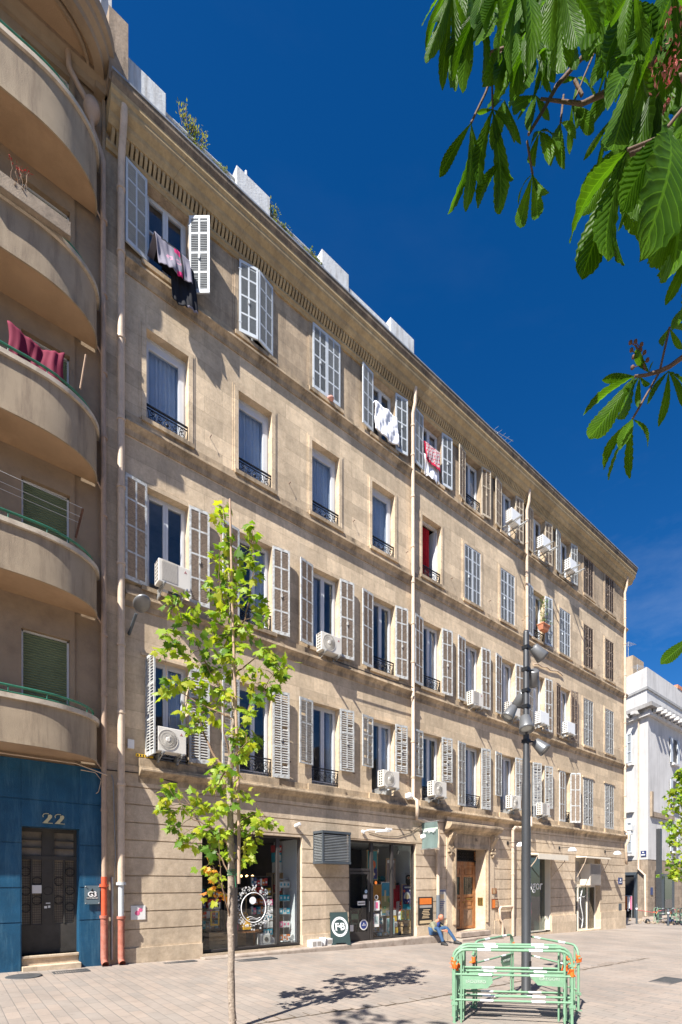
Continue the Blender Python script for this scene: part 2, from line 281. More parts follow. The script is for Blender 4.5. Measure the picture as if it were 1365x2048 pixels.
m_lpipe = M('brown_pipe', (.42,.3,.215), .55, var=.08, scale=3, bump=.05, dirt=(.2,.15,.11), dirt_amt=.4, dscale=5)
m_redpipe = M('red_pipe', (.55,.09,.035), .5, var=.15, scale=5, bump=.05)
m_oldred = M('faded_red_pipe', (.36,.12,.08), .7, var=.25, scale=6, bump=.2, dirt=(.4,.25,.2), dirt_amt=.4, dscale=9)
m_greypipe = M('grey_pipe', (.5,.53,.54), .4, var=.08, scale=3, bump=.03)
m_zinc = M('zinc', (.34,.36,.38), .45, var=.2, scale=2, bump=.1, metal=.4)
m_white = M('white_frame', (.6,.62,.65), .4, var=.04, scale=3, bump=.02)
m_whitewall = M('white_render', (.56,.55,.54), .9, var=.1, scale=.6, bump=.3, bscale=30, dirt=(.36,.35,.34), dirt_amt=.7, dscale=.7, streak=True)
m_parapet = M('white_parapet', (.55,.57,.59), .9, var=.1, scale=2, bump=.5, bscale=25, dirt=(.28,.26,.24), dirt_amt=.75, dscale=2.4, streak=True)
m_shwhite = M('shutter_white_paint', (.5,.54,.58), .55, var=.1, scale=5, bump=.1)
m_shold = M('shutter_flaking_paint', (.52,.54,.54), .75, var=.2, scale=14, bump=.5, bscale=70, dirt=(.25,.21,.17), dirt_amt=.85, dscale=9)
m_shgrey = M('shutter_grey_paint', (.45,.47,.47), .75, var=.2, scale=14, bump=.5, bscale=70, dirt=(.22,.19,.16), dirt_amt=.85, dscale=9)
m_shbeige = M('shutter_beige_paint', (.5,.43,.33), .75, var=.2, scale=12, bump=.4, bscale=70, dirt=(.26,.2,.14), dirt_amt=.8, dscale=8)
m_shbrown = M('shutter_weathered_wood', (.2,.15,.115), .85, var=.3, scale=12, bump=.5, bscale=70, dirt=(.34,.3,.25), dirt_amt=.8, dscale=8)
m_slatg = M('slats_grey', (.27,.29,.3), .7, var=.12, scale=8)
m_slatl = M('slats_weathered_grey', (.37,.365,.35), .8, var=.2, scale=16, bump=.3, dirt=(.2,.165,.13), dirt_amt=.7, dscale=7)
m_slatb = M('slats_brown', (.3,.235,.18), .85, var=.3, scale=16, bump=.3)
m_slatd = M('slats_dark', (.09,.065,.055), .85, var=.3, scale=16, bump=.3)
m_iron = M('black_iron', (.02,.02,.022), .45, var=.3, scale=9, bump=.1, metal=.3)
m_grate = M('dark_grate', (.07,.072,.075), .6, var=.2, scale=8)
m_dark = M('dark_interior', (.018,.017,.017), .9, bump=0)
m_room = M('room_wall', (.42,.4,.37), .9, bump=0)
m_glass = glass_mat('window_glass', .075, (.82,.86,.9)); m_shopglass = glass_mat('shop_glass', .035, (.93,.95,.95))
m_curtain = M('net_curtain', (.8,.8,.82), .9, var=.08, scale=3, bump=.1)
m_redcurt = M('red_curtain', (.55,.02,.03), .85)
m_ac = M('ac_casing', (.66,.63,.57), .45, var=.05, scale=4, bump=.02)
m_acwhite = M('ac_casing_white', (.78,.79,.79), .4, var=.04, scale=4, bump=.02)
m_acdark = M('ac_grille_shade', (.09,.085,.08), .7); m_acgrey = M('ac_blade', (.36,.33,.3), .5)
m_galv = M('galvanised', (.42,.43,.43), .4, var=.15, scale=9, metal=.6)
m_rust = M('rusty_steel', (.12,.06,.04), .9, var=.3, scale=12)
m_black = M('black_paint', (.016,.017,.018), .4, bump=.02)
m_frame = M('dark_shop_frame', (.045,.04,.038), .4, var=.2, scale=4, bump=.03)
m_anth = M('anthracite_metal', (.075,.09,.105), .45, var=.12, scale=5, bump=.03, metal=.2)
m_lamp = M('lamp_post_grey', (.07,.073,.078), .42, var=.1, scale=3, bump=.04, bscale=120, metal=.4)
m_lamphead = M('spot_grey', (.2,.205,.21), .4, var=.08, scale=5, bump=.02, metal=.5)
m_lens = M('lens', (.5,.52,.5), .1, bump=0)
m_barrier = M('barrier_green', (.19,.34,.22), .5, var=.12, scale=7, bump=.05)
m_orange = M('orange_tape', (.85,.16,.02), .6); m_pink = M('pink_tape', (.75,.08,.2), .6)
m_reflect = M('white_reflective_band', (.8,.82,.84), .35, var=.04)
m_bark = M('young_bark', (.33,.27,.215), .9, var=.28, scale=18, bump=.8, bscale=50, dirt=(.14,.1,.075), dirt_amt=.8, dscale=22)
m_twig = M('twig_bark', (.2,.13,.085), .85, var=.2, scale=10, bump=.3)
m_ctwig = M('chestnut_twig', (.13,.085,.06), .8, var=.25, scale=14, bump=.4)
m_stake = M('stake_wood', (.4,.28,.2), .85, var=.2, scale=10, bump=.3)
m_l1 = leaf_mat('maple_leaf_green', (.17,.28,.02), (.34,.43,.035), .4); m_l2 = leaf_mat('maple_leaf_yellow', (.28,.33,.03), (.38,.38,.035), .4)
m_l3 = leaf_mat('maple_leaf_orange', (.55,.3,.04), (.6,.2,.05), .4)
m_l4 = leaf_mat('maple_leaf_deep', (.06,.14,.014), (.13,.24,.022), .4)
m_ch = leaf_mat('chestnut_leaf', (.022,.065,.004), (.065,.145,.009), .5, .42, veins=True, nscale=5)
m_weed = leaf_mat('weed_leaf', (.12,.16,.03), (.25,.24,.06), .3)
m_flower = M('pink_blossom', (.6,.2,.2), .7, var=.5, scale=30); m_bud = M('brown_bud', (.14,.07,.045), .8)
m_wood = M('oak_door', (.33,.135,.045), .5, var=.35, scale=4, bump=.2, dirt=(.42,.28,.17), dirt_amt=.55, dscale=3, streak=True)
m_woodold = M('worn_oak', (.3,.2,.13), .75, var=.3, scale=6, bump=.4, dirt=(.17,.1,.06), dirt_amt=.7, dscale=5)
m_crate = M('crate_wood', (.5,.33,.17), .8, var=.25, scale=9, bump=.3)
m_brass = M('brass', (.45,.33,.1), .35, metal=.8)
m_roof = M('terracotta', (.5,.2,.11), .85, var=.25, scale=6, bump=.4)
m_cream = M('cream_panel', (.66,.6,.5), .7, var=.05); m_shopwhite = M('shop_white', (.75,.76,.77), .7, var=.03, bump=0)
m_shopfloor = M('shop_floor', (.14,.13,.12), .5)
m_text = M('white_lettering', (.85,.86,.86), .5, var=0, bump=0); m_gold = M('cream_numeral', (.55,.5,.3), .5, var=.05)
m_navy = M('navy_enamel', (.015,.03,.14), .3, var=.05, bump=0)
def flat(name, col, rough=.6): return M(name, col, rough, var=.06, scale=6, bump=0)
m_tblack = flat('black_lettering', (.02,.02,.02))
# ------------------------------------------------------------------ ground
rnd = random.Random(7)
m_pav = paving_mat()
g = MB()
def gq(x0, x1, y0, y1, dz=0, mi=0): g.quad((x0,y0,gz(x0)+dz), (x1,y0,gz(x1)+dz), (x1,y1,gz(x1)+dz), (x0,y1,gz(x0)+dz), mi)
gq(-400, 700, -400, 500)
o = g.build('ground', m_pav); o['kind'] = 'structure'
g = MB()
pts = [(-3.2, -6.05), (-1, -6.12), (1, -6.2), (2.3, -6.35), (5, -6.3), (8, -6.22), (12.5, -6.19)]
for a, b in zip(pts, pts[1:]):
    n = max(2, int((b[0]-a[0])/.22))
    for i in range(n):
        t = i/n; x = a[0]+(b[0]-a[0])*t; y = a[1]+(b[1]-a[1])*t + rnd.uniform(-.015, .015); wd = rnd.uniform(.012, .03)
        x2 = x+(b[0]-a[0])/n; g.quad((x, y-wd, gz(x)+.004), (x2, y-wd*rnd.uniform(.5, 1.3), gz(x2)+.004), (x2, y+wd, gz(x2)+.004), (x, y+wd*rnd.uniform(.5, 1.5), gz(x)+.004))
        if rnd.random() < .8: g.box(x, x+.012, y, y+rnd.uniform(.1, .28), gz(x)-.01, gz(x)+.004)
o = g.build('drain_channel', M('channel_dirt', (.1,.075,.05), .9)); o['kind'] = 'structure'
# raised stone step in front of the shops, its top level while the street falls
g = MB()
g.ext([(-.05, -.6), (.36, -.6), (.36, -.03), (.34, -.0), (-.05, .0)], 1.75, 10.45)
o = g.build('shopfront_step', m_kerb); o['kind'] = 'structure'; bevel(o, .012)

# ------------------------------------------------------------------ long stone building
B = thing('apartment_building', 'long five storey limestone apartment building with rows of shuttered windows above ground floor shops', 'building', (0, 0, 0))
CX = [.98+2.335*k for k in range(11)]; X0, X1 = -.40, 26.22
FL = {4: (16.12, 17.97), 3: (12.48, 14.62), 2: (8.62, 10.96), 1: (4.70, 7.05)}
GFO = [(1.82, 4.80, .06, 3.12), (6.52, 9.50, -.02, 3.16), (11.62, 13.40, .02, 3.12), (15.96, 18.40, -.36, 3.1), (20.62, 23.23, -.5, 3.08)]
COUR = [.35, .76, 1.17, 1.58, 1.98, 2.39, 2.79, 3.19, 3.6, 4.0]
def relief(name, xs, zs, dep, mat, parent, rev=.3):
    xs = sorted(set(round(x, 4) for x in xs)); zs = sorted(set(round(z, 4) for z in zs)); m = MB()
    D = [[dep((xs[i]+xs[i+1])/2, (zs[j]+zs[j+1])/2) for j in range(len(zs)-1)] for i in range(len(xs)-1)]
    def dd(i, j):
        if i < 0 or j < 0 or i >= len(D) or j >= len(D[0]): return None
        return D[i][j]
    for i in range(len(D)):
        for j in range(len(D[0])):
            p = D[i][j]
            if p is None: continue
            x0, x1, z0, z1 = xs[i], xs[i+1], zs[j], zs[j+1]
            m.quad((x0,-p,z0), (x1,-p,z0), (x1,-p,z1), (x0,-p,z1))
            for (di, dj, a, b) in ((-1,0,(x0,z0),(x0,z1)), (1,0,(x1,z0),(x1,z1)), (0,-1,(x0,z0),(x1,z0)), (0,1,(x0,z1),(x1,z1))):
                q = dd(i+di, j+dj); qq = -(rev((a[0]+b[0])/2) if callable(rev) else rev) if q is None else q
                if qq < p-1e-5: m.quad((a[0],-p,a[1]), (b[0],-p,b[1]), (b[0],-qq,b[1]), (a[0],-qq,a[1]))
    return m.build(name, mat, parent)
ops = [(c-.5, c+.5, z0, z1) for c in CX for z0, z1 in FL.values()]
def dep_up(x, z):
    for a, b, c, d in ops:
        if a < x < b and c < z < d: return None
    for a, b, c, d in ops:
        if a-.16 < x < b+.16 and c < z < d+.13 and (z > 7.3 or x < 0): 
            return .028 if (a-.11 < x < b+.11 and z < d+.08) else .012
        if a-.12 < x < b+.12 and z < 7.3 and d < z < d+.07: return .05
    return 0.
xs = [X0, X1] + [v for c in CX for v in (c-.66, c-.62, c-.61, c-.5, c+.5, c+.61, c+.62, c+.66)]
zs = [4.48, 15.8] + [v for a, b in FL.values() for v in (a, b, b+.07, b+.08, b+.13)]
relief('upper_wall', xs, [z for z in zs if z < 15.81], dep_up, m_wall, B, .34); relief('top_storey_wall', xs, [15.8, 19.0]+[z for z in zs if z > 15.81], dep_up, m_topwall, B, .34)
def dep_gf(x, z):
    for a, b, c, d in GFO:
        if a < x < b and c < z < d: return None
    if x < -.02: return .0
    if 11.1 < x < 14.0 and z < 4.2: return .06
    for c in COUR:
        if abs(z-c) < .014: return .0 if z > .5 else .03
    if 14.0 > x > 11.1: return .06
    return .075 if z < .35 else .03
xs = [X0, -.02, 11.1, 14.0, X1] + [v for a, b, c, d in GFO for v in (a, b)]
zs = [-1.1, 4.48] + [v for a, b, c, d in GFO for v in (c, d)] + [v for c in COUR for v in (c-.014, c+.014)]
relief('ground_floor_wall', xs, zs, dep_gf, m_gf, B, lambda x: .42 if x > 9.6 else .17)
# string courses and cornices
def course(z, p=.16, h=.30, name='string_course', mat=None, x0=-.0, x1=X1+.14):
    m = MB(); m.ext([(-.02, z-h), (.03, z-h), (.045, z-h*.72), (.05, z-h*.62), (p*.55, z-h*.5), (p*.8, z-h*.36), (p, z-h*.3), (p, z-.07), (p*.82, z-.05), (p*.78, z), (-.02, z)], x0, x1)
    m.ext([(-.02, z), (.05, z), (.05, z+.19), (-.02, z+.2)], x0, X1)
    return m.build(name, mat or m_trim, B)
for z in (15.87, 12.24, 8.37): course(z)
course(4.47, .24, .36, x0=.3)
m = MB()
for c in CX:
    m = MB(); m.ext([(.05, 4.46), (.11, 4.46), (.11, 4.66), (.05, 4.68)], c-.68, c+.68); m.build('window_sill', m_trim, B)
for z in (16.0, 12.42, 8.55):
    for c in CX:
        m = MB(); m.ext([(.02, z-.02), (.1, z-.02), (.1, z+.08), (.02, z+.1)], c-.62, c+.62); m.build('window_sill', m_trim, B)
m = MB()
m.ext([(-.02, 17.98), (.05, 17.98), (.07, 18.04), (.1, 18.07), (.1, 18.12), (-.02, 18.12)], X0, X1+.1)
m.ext([(-.02, 18.36), (.2, 18.36), (.22, 18.4), (.26, 18.46), (.28, 18.54), (.38, 18.64), (.40, 18.7), (.40, 18.78), (.44, 18.84), (.44, 18.92), (-.02, 18.92)], X0+.02, X1+.44)
o = m.build('cornice', m_corn, B)
m = MB(); m.ext([(-.02, 18.92), (.44, 18.92), (.46, 18.97), (.49, 19.03), (.49, 19.13), (.47, 19.15), (-.02, 19.18)], X0+.02, X1+.48); m.build('cornice_lip', m_sooty, B)
m = MB(); m.ext([(.4, 19.16), (.51, 19.14), (.51, 19.18), (.4, 19.19)], X0+.02, X1+.5); m.build('gutter_flashing', m_zinc, B)
m = MB(); x = X0+.1
while x < X1+.05:                                       # row of scroll blocks under the cornice
    m.ext([(.03, 18.12), (.09, 18.13), (.13, 18.2), (.17, 18.27), (.18, 18.36), (.03, 18.36)], x, x+.062); x += .1
m.build('dentil_course', m_corn, B)
# roof and the hidden sides, so the house is a body
m = MB(); m.box(X0, X1+.3, -.2, 11, 19.19, 19.25); m.build('roof', m_zinc, B)
m = MB(); m.box(X1-.28, X1-.001, .02, 11, -1.5, 19.05); m.box(X0, X0+.2, .5, 11, -.5, 19.05); m.box(X0, X1, 10.8, 11, -1.5, 19.05)
m.build('side_wall', m_wall, B)
m = MB()
for z in (4.3, 8.3, 12.2, 15.9): m.box(X0+.2, X1-.3, .44, 10.8, z-.1, z+.1)
m.build('floor_slab', m_dark, B)
# parapet blocks, rail and pilasters on the roof edge
for a, b, zt in ((-.02, .84, 20.04), (2.62, 3.6, 20.0), (5.3, 6.3, 20.0), (8.03, 9.12, 19.97)):
    m = MB(); m.box(a, b, -.3, .05, 19.03, zt); bevel(m.build('parapet_block', m_parapet, B), .015)
for a, b in ((.84, 2.62), (3.6, 5.3)):
    m = MB(); m.tube([(a, -.2, 19.72), (b, -.2, 19.72)], .03); m.tube([(a, -.2, 19.45), (b, -.2, 19.45)], .015); m.box(a, b, -.28, -.1, 19.03, 19.4)
    m.build('parapet_rail', m_parapet, B)
m = MB(); m.box(6.3, 8.03, -.26, -.2, 19.55, 19.68); m.box(6.3, 8.03, -.28, -.1, 19.03, 19.2)
for i in range(14): m.box(6.36+i*.12, 6.41+i*.12, -.25, -.2, 19.2, 19.55)
m.build('parapet_rail', m_parapet, B)
m = MB(); m.box(-.42, -.03, -.42, 3, 19.0, 20.55); m.add([(-.42,-.42,20.55),(-.03,-.42,20.55),(-.03,3,21.6),(-.42,3,21.6),(-.42,3,20.55),(-.03,3,20.55)], [(0,1,2,3),(0,3,4),(1,5,2),(3,2,5,4)])
m.build('party_wall', stone_mat('stained_render', (.42,.34,.27), bw=50, bh=50, joint=1, grime=(.06,.055,.05), gamt=1), B)
m = MB(); m.tube([(3.2, .3, 19.9), (3.2, .3, 21.0)], .035); m.build('vent_pipe', m_white, B)
for i in range(4):
    m = MB(); m.lathe([(.13, 0), (.13, .3), (.15, .32), (.1, .5), (.1, .52)], Matrix.Translation((23.6+i*.5, .6, 19.9)), 12); m.build('chimney_pot', m_roof, B)
m = MB(); m.box(23.3, 25.5, .4, .8, 19.2, 19.9); m.build('chimney', m_parapet, B)
m = MB(); m.tube([(14.6, .2, 19.2), (14.6, .2, 20.3)], .02, 5); m.tube([(14.1, .2, 20.2), (15.4, .0, 20.25)], .014, 4)
for i in range(5): m.tube([(14.3+i*.25, -.05, 20.22), (14.3+i*.25, .35, 20.22)], .008, 4)
m.build('aerial', m_zinc, B)
# downpipes
def collar(m, p, r, mi=0): m.lathe([(r*1.25, -.03), (r*1.25, .03)], Matrix.Translation(p), 12, mi)
def downpipe(pts, r, zs, mats, mat_at=None, parent=B, name='downpipe'):
    m = MB(); m.tube(pts, r, 12)
    for z in zs: collar(m, (pts[1][0], pts[1][1], z), r)
    for z in zs[::2]: m.box(pts[1][0]-.1, pts[1][0]+.1, -.09, .01, z-.012, z+.012)
    return m.build(name, mats, parent)
m = MB(); m.tube([(-.1, -.36, 18.75), (-.1, -.35, 18.5), (-.1, -.26, 18.2), (-.1, -.16, 17.9), (-.1, -.13, 17.6), (-.1, -.13, 1.8)], .075, 14)
for z in (17.2, 15.8, 13.9, 12.1, 10.6, 8.9, 7.1, 5.6, 4.0): collar(m, (-.1, -.13, z), .075)
d = m.build('downpipe', m_pipe, B)
m = MB(); m.tube([(-.1, -.13, 1.8), (-.1, -.13, 1.05)], .06, 14); collar(m, (-.1, -.13, 1.8), .085); m.build('lower_sleeve', m_greypipe, d)
m = MB(); m.tube([(-.1, -.13, 1.08), (-.1, -.13, .15), (-.1, -.17, .07), (-.1, -.24, .04)], .07, 14, caps=False); collar(m, (-.1, -.13, 1.05), .075); m.build('cast_iron_shoe', m_oldred, d)
for (x, jog) in ((9.25, [(9.25, -.12, 4.72), (9.25, -.3, 4.6), (9.25, -.32, 4.25), (9.35, -.2, 4.0), (10.4, -.18, 3.86), (10.5, -.15, 3.75)]),
                 (16.25, [(16.25, -.12, 4.72), (16.25, -.3, 4.6), (16.25, -.32, 4.25), (16.1, -.2, 4.14), (15.25, -.18, 4.12), (15.15, -.15, 4.0)]),
                 (25.97, [(25.97, -.12, 4.72), (25.97, -.3, 4.55), (25.97, -.32, 4.2), (25.9, -.2, 3.9), (26.1, -.15, 3.1), (26.3, -.1, 2.9), (26.3, .1, 3.1)])):
    m = MB(); m.tube([(x, -.24, 18.5), (x, -.23, 18.36), (x, -.22, 18.0), (x, -.12, 17.7)] + jog, .062, 12)
    for z in (17.3, 16.3, 14.9, 13.2, 12.0, 10.6, 9.3, 8.1, 6.6, 5.4): collar(m, (x, -.12, z), .062)
    dp = m.build('downpipe', m_pipe, B)
    if x < 10:
        m = MB(); m.tube([(10.5, -.15, 3.75), (10.5, -.15, 1.4)], .062, 12); m.build('lower_pipe', m_pipe, dp)
        m = MB(); m.tube([(10.5, -.15, 1.4), (10.5, -.15, -.05)], .068, 12); m.build('lower_sleeve', M('dark_grey_pipe', (.13,.15,.17), .35), dp)
    elif x < 20:
        m = MB(); m.tube([(15.15, -.15, 4.0), (15.15, -.15, -.35)], .062, 12); collar(m, (15.15,-.15,2.2), .062); collar(m, (15.15,-.15,3.1), .062)
        m.tube([(15.15,-.15,.86), (14.3,-.15,.86), (14.22,-.15,.78), (14.25,-.15,.4), (14.42,-.15,.25), (14.42,-.15,-.36)], .05, 12); m.build('lower_pipe', m_pipe, dp)

# ------------------------------------------------------------------ windows
def scroll_guard(wd=1.0, h=.46):
    m = MB(); y = 0
    m.box(-wd/2, wd/2, y-.02, y+.02, h-.03, h); m.box(-wd/2, wd/2, y-.012, y+.012, h-.1, h-.085); m.box(-wd/2, wd/2, y-.012, y+.012, 0, .02); m.box(-wd/2, wd/2, y-.01, y+.01, .07, .082)
    for s in (-1, 1): m.box(s*wd/2-.012, s*wd/2+.012, y-.015, y+.015, 0, h)
    def spiral(cx, cz, r, a0, turns, sg):
        p = []
        for i in range(15):
            t = i/14; a = a0+sg*t*turns*2*math.pi; rr = r*(1-.8*t); p.append((cx+rr*math.cos(a), y, cz+rr*math.sin(a)))
        m.tube(p, .009, 5)
    for s in (-1, 1):
        spiral(s*.36, .19, .085, R(90), 1.3, s); spiral(s*.36, .3, .06, R(-90), 1.2, -s)
        spiral(s*.2, .16, .07, R(180 if s > 0 else 0), 1.2, -s); spiral(s*.18, .28, .065, R(180 if s > 0 else 0), 1.2, s)
        m.tube([(s*.46, y, .08), (s*.43, y, .2), (s*.46, y, .36)], .008, 5); m.tube([(s*.27, y, .08), (s*.29, y, .22), (s*.26, y, .36)], .008, 5)
        m.tube([(0, y, .08), (s*.07, y, .15), (s*.09, y, .23), (0, y, .36)], .01, 5)
    m.lathe([(.0, -.02), (.04, -.01), (.04, .01), (0, .02)], Matrix.Translation((0, y, .22)) @ Matrix.Rotation(R(90), 4, 'X'), 8)
    return m
PROTO = {}
def guard(c, z, parent=B, sx=1.0):
    if 'guard' not in PROTO:
        o = scroll_guard().build('window_guard', m_iron, parent, False); PROTO['guard'] = o
    else: o = PROTO['guard'].copy(); link(o)
    o.parent = parent; o.location = (c, .03, z+.02); o.scale = (sx, 1, 1); return o
def window(c, z0, z1, style, curtain=None, parent=B, wd=1.0, y=.2):
    key = (style, round(z1-z0, 2), curtain, wd); h = z1-z0
    if key not in PROTO:
        m = MB(); hw = wd/2; f = .055
        m.box(-hw, -hw+f, -.03, .05, 0, h); m.box(hw-f, hw, -.03, .05, 0, h); m.box(-hw+f, hw-f, -.03, .05, h-f, h); m.box(-hw+f, hw-f, -.03, .05, 0, f)
        panes = []
        if style == 'open':
            for s_ in (-1, 1): m.box(s_*(hw-f)-.02, s_*(hw-f)+.02, .05, .42, f, h-f)
        elif style == 'single':
            m.box(-hw+f, hw-f, -.02, .05, h-f-.13, h-f); m.box(hw-f-.1, hw-f, -.05, .03, f, h-f-.13)
            a, b, c0, d0 = -hw+f, hw-f-.1, f, h-f-.13; m.box(a, a+.05, -.045, .03, c0, d0); m.box(b-.03, b, -.045, .03, c0, d0); m.box(a+.05, b-.03, -.045, .03, d0-.06, d0); m.box(a+.05, b-.03, -.045, .03, c0, c0+.07)
            panes = [(a+.05, b-.03, c0+.07, d0-.06)]
        else:
            for a, b in ((-hw+f, -.002), (.002, hw-f)):
                q = .06; m.box(a, a+q, -.05, .02, f, h-f); m.box(b-q, b, -.05, .02, f, h-f); m.box(a+q, b-q, -.05, .02, h-f-q, h-f); m.box(a+q, b-q, -.05, .02, f, f+q+.02)
                panes.append((a+q, b-q, f+q+.02, h-f-q))
                if style == 'transom': m.box(a+q, b-q, -.045, .01, h*.55, h*.55+.03)
                if style == 'old': 
                    for t in (.35, .66): m.box(a+q, b-q, -.045, .01, h*t, h*t+.03)
        w0 = m.build('window', m_white, parent, False)
        m = MB()
        for a, b, c0, d0 in panes: m.box(a, b, -.012, -.004, c0, d0)
        if panes: m.build('pane', m_glass, w0, False)
        m = MB(); m.box(-hw-.5, hw+.5, 1.2, 1.25, -.1, h+.1); m.box(-hw-.5, -hw-.45, .15, 1.2, -.1, h+.1); m.box(hw+.45, hw+.5, .15, 1.2, -.1, h+.1); m.box(-hw-.45, hw+.45, .15, 1.2, h+.05, h+.1); m.box(-hw-.45, hw+.45, .15, 1.2, -.1, -.05)
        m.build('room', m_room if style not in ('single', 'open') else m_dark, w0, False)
        if curtain:
            for (a, b) in ([(-hw+.02, hw-.1)] if curtain == 'net' else [(-.3, .2)] if curtain == 'red' else [(-hw+.04, -hw+.27), (hw-.27, hw-.04)] if curtain == 'side' else [(-.02, hw-.05)] if curtain == 'half' else [(-hw+.04, -.1)] if curtain == 'left' else [(-hw+.04, hw-.04)]):
                m = MB(); n = 46; P = []
                for i in range(n+1):
                    x = a+(b-a)*i/n; P.append((x, .1+.025*math.sin(i*1.1)+.012*math.sin(i*2.7+1)))
                for i in range(n): m.add([(P[i][0],P[i][1],.04), (P[i+1][0],P[i+1][1],.04), (P[i+1][0],P[i+1][1],h-.1), (P[i][0],P[i][1],h-.1)], [(0,1,2,3)], 0, True)
                m.build('curtain', m_redcurt if curtain == 'red' else m_curtain, w0, False)
        PROTO[key] = w0; o = w0
    else:
        o = copy_tree(PROTO[key], parent)
    o.parent = parent; o.location = (c, y, z0); return o
def shutter_mesh(kind, h, wd=.5, cut=False):
    m = MB(); t = .018; st = .05; mid = .022
    m.box(0, st, -t, t, 0, h); m.box(wd-st, wd, -t, t, 0, h); m.box(wd/2-mid/2-.008, wd/2+mid/2+.008, -t*.8, t*.8, .09, h-.07)
    m.box(st, wd-st, -t, t, h-.07, h); m.box(st, wd-st, -t, t, 0, .09 if not cut else .04)
    if kind == 'A': bars = [.27, .52, .77]
    elif kind == 'A3': bars = [.34, .66]
    else: bars = [.36, .7] if h > 1.9 else [.62]
    for b in bars: m.box(st, wd-st, -t*.9, t*.9, h*b-.02, h*b+.02)
    pitch = .042 if kind[0] == 'A' else .068; sh = .03 if kind[0] == 'A' else .044
    z = .1
    rr = random.Random(int(h*100))
    while z < h-.09:
        for a, b in ((st, wd/2-mid/2-.008), (wd/2+mid/2+.008, wd-st)):
            if kind[0] == 'B' and rr.random() < .05: continue
            dy = .014; tilt = rr.uniform(-.004, .004)
            m.add([(a,-dy,z-sh/2+tilt),(b,-dy,z-sh/2),(b,dy,z+sh/2),(a,dy,z+sh/2+tilt),(a,-dy,z-sh/2+.008+tilt),(b,-dy,z-sh/2+.008),(b,dy,z+sh/2+.008),(a,dy,z+sh/2+.008+tilt)],
                  [(0,3,2,1),(4,5,6,7),(0,1,5,4),(1,2,6,5),(2,3,7,6),(3,0,4,7)], 1)
        z += pitch
    if kind == 'A' or kind == 'B': m.box(wd*.46, wd*.54, -t-.03, -t, h*.43, h*.47)
    for zz in (.25, h-.25): m.box(-.02, .06, -t-.006, -t, zz-.012, zz+.012)
    if kind[0] == 'A': m.box(st, wd-st, -.002, .002, .09, h-.07, 1)      # the fine louvres let no view through
    return m
SH = {}
def shutter(x, z, ang, kind, h, mats, p=.05, wd=.5, parent=B, cut=False):
    key = (kind, round(h, 2), mats[0].name, wd, cut)
    if key not in SH: o = shutter_mesh(kind, h, wd, cut).build('shutter', list(mats), parent, False); SH[key] = o
    else: o = SH[key].copy(); link(o)
    o.parent = parent; o.location = (x, -p, z); o.rotation_euler = (0, 0, R(ang)); return o
def pair(c, fl, kind, mats, la=187, ra=-7, h=None, z=None, cut=False, wd=.5, p=.06):
    z0, z1 = FL[fl]; h = h or (z1-z0+.02); z = z if z is not None else z1-h+.02
    l = shutter(c-.5, z, la, kind, h, mats, p, wd, cut=cut); r = shutter(c+.5, z, ra, kind, h, mats, p, wd, cut=cut); return l, r
CL = dict(la=0, ra=180)                                 # closed
WH = (m_shwhite, m_slatg); OL = (m_shold, m_slatb); GR = (m_shgrey, m_slatl); BE = (m_shbeige, m_slatb); BR = (m_shbrown, m_slatd)
# top floor
for k in range(11):
    st = 'transom' if k == 0 else 'double'
    window(CX[k], *FL[4], st, [None, None, None, None, 'half', 'half', 'side', 'left', None, None, None][k])
pair(CX[0], 4, 'A', WH, 190, -39); pair(CX[1], 4, 'A', WH, -13, 193); pair(CX[2], 4, 'A', WH, **CL); pair(CX[3], 4, 'A', WH, 188, -8)
pair(CX[4], 4, 'A', WH, 188, -6); pair(CX[5], 4, 'B', BE, 192, -8); pair(CX[6], 4, 'A', BE, 188, -6); pair(CX[7], 4, 'A', BE, 187, -7)
pair(CX[8], 4, 'A', GR, 188, -6); pair(CX[9], 4, 'B', BR, **CL, p=.0); pair(CX[10], 4, 'B', BR, **CL, p=.0)
guard(CX[5], FL[4][0])
# third floor
for k in range(11):
    window(CX[k], *FL[3], 'single' if k < 4 else 'open' if k == 4 else 'double', 'net' if k < 4 else 'red' if k == 4 else None)
    if k < 5 or k == 7: guard(CX[k], FL[3][0]-.03)
for k in (5, 6, 8): pair(CX[k], 3, 'A', WH, **CL, p=.0)
pair(CX[7], 3, 'A', WH, 188, -7); pair(CX[9], 3, 'B', BR, **CL, p=.0); pair(CX[10], 3, 'B', BR, **CL, p=.0)
# second floor
for k in range(11):
    window(CX[k], *FL[2], 'double', [None, 'half', 'left', None, 'side', 'full', 'half', 'full', 'side', None, None][k])
for k in range(9):
    pair(CX[k], 2, 'B' if k == 8 else 'A', BR if k == 8 else OL, 187+(k*37 % 5), -6-(k*23 % 5))
for k in (9, 10): pair(CX[k], 2, 'B', GR, **CL, p=.0)
for k in (1, 3, 4): guard(CX[k], FL[2][0])
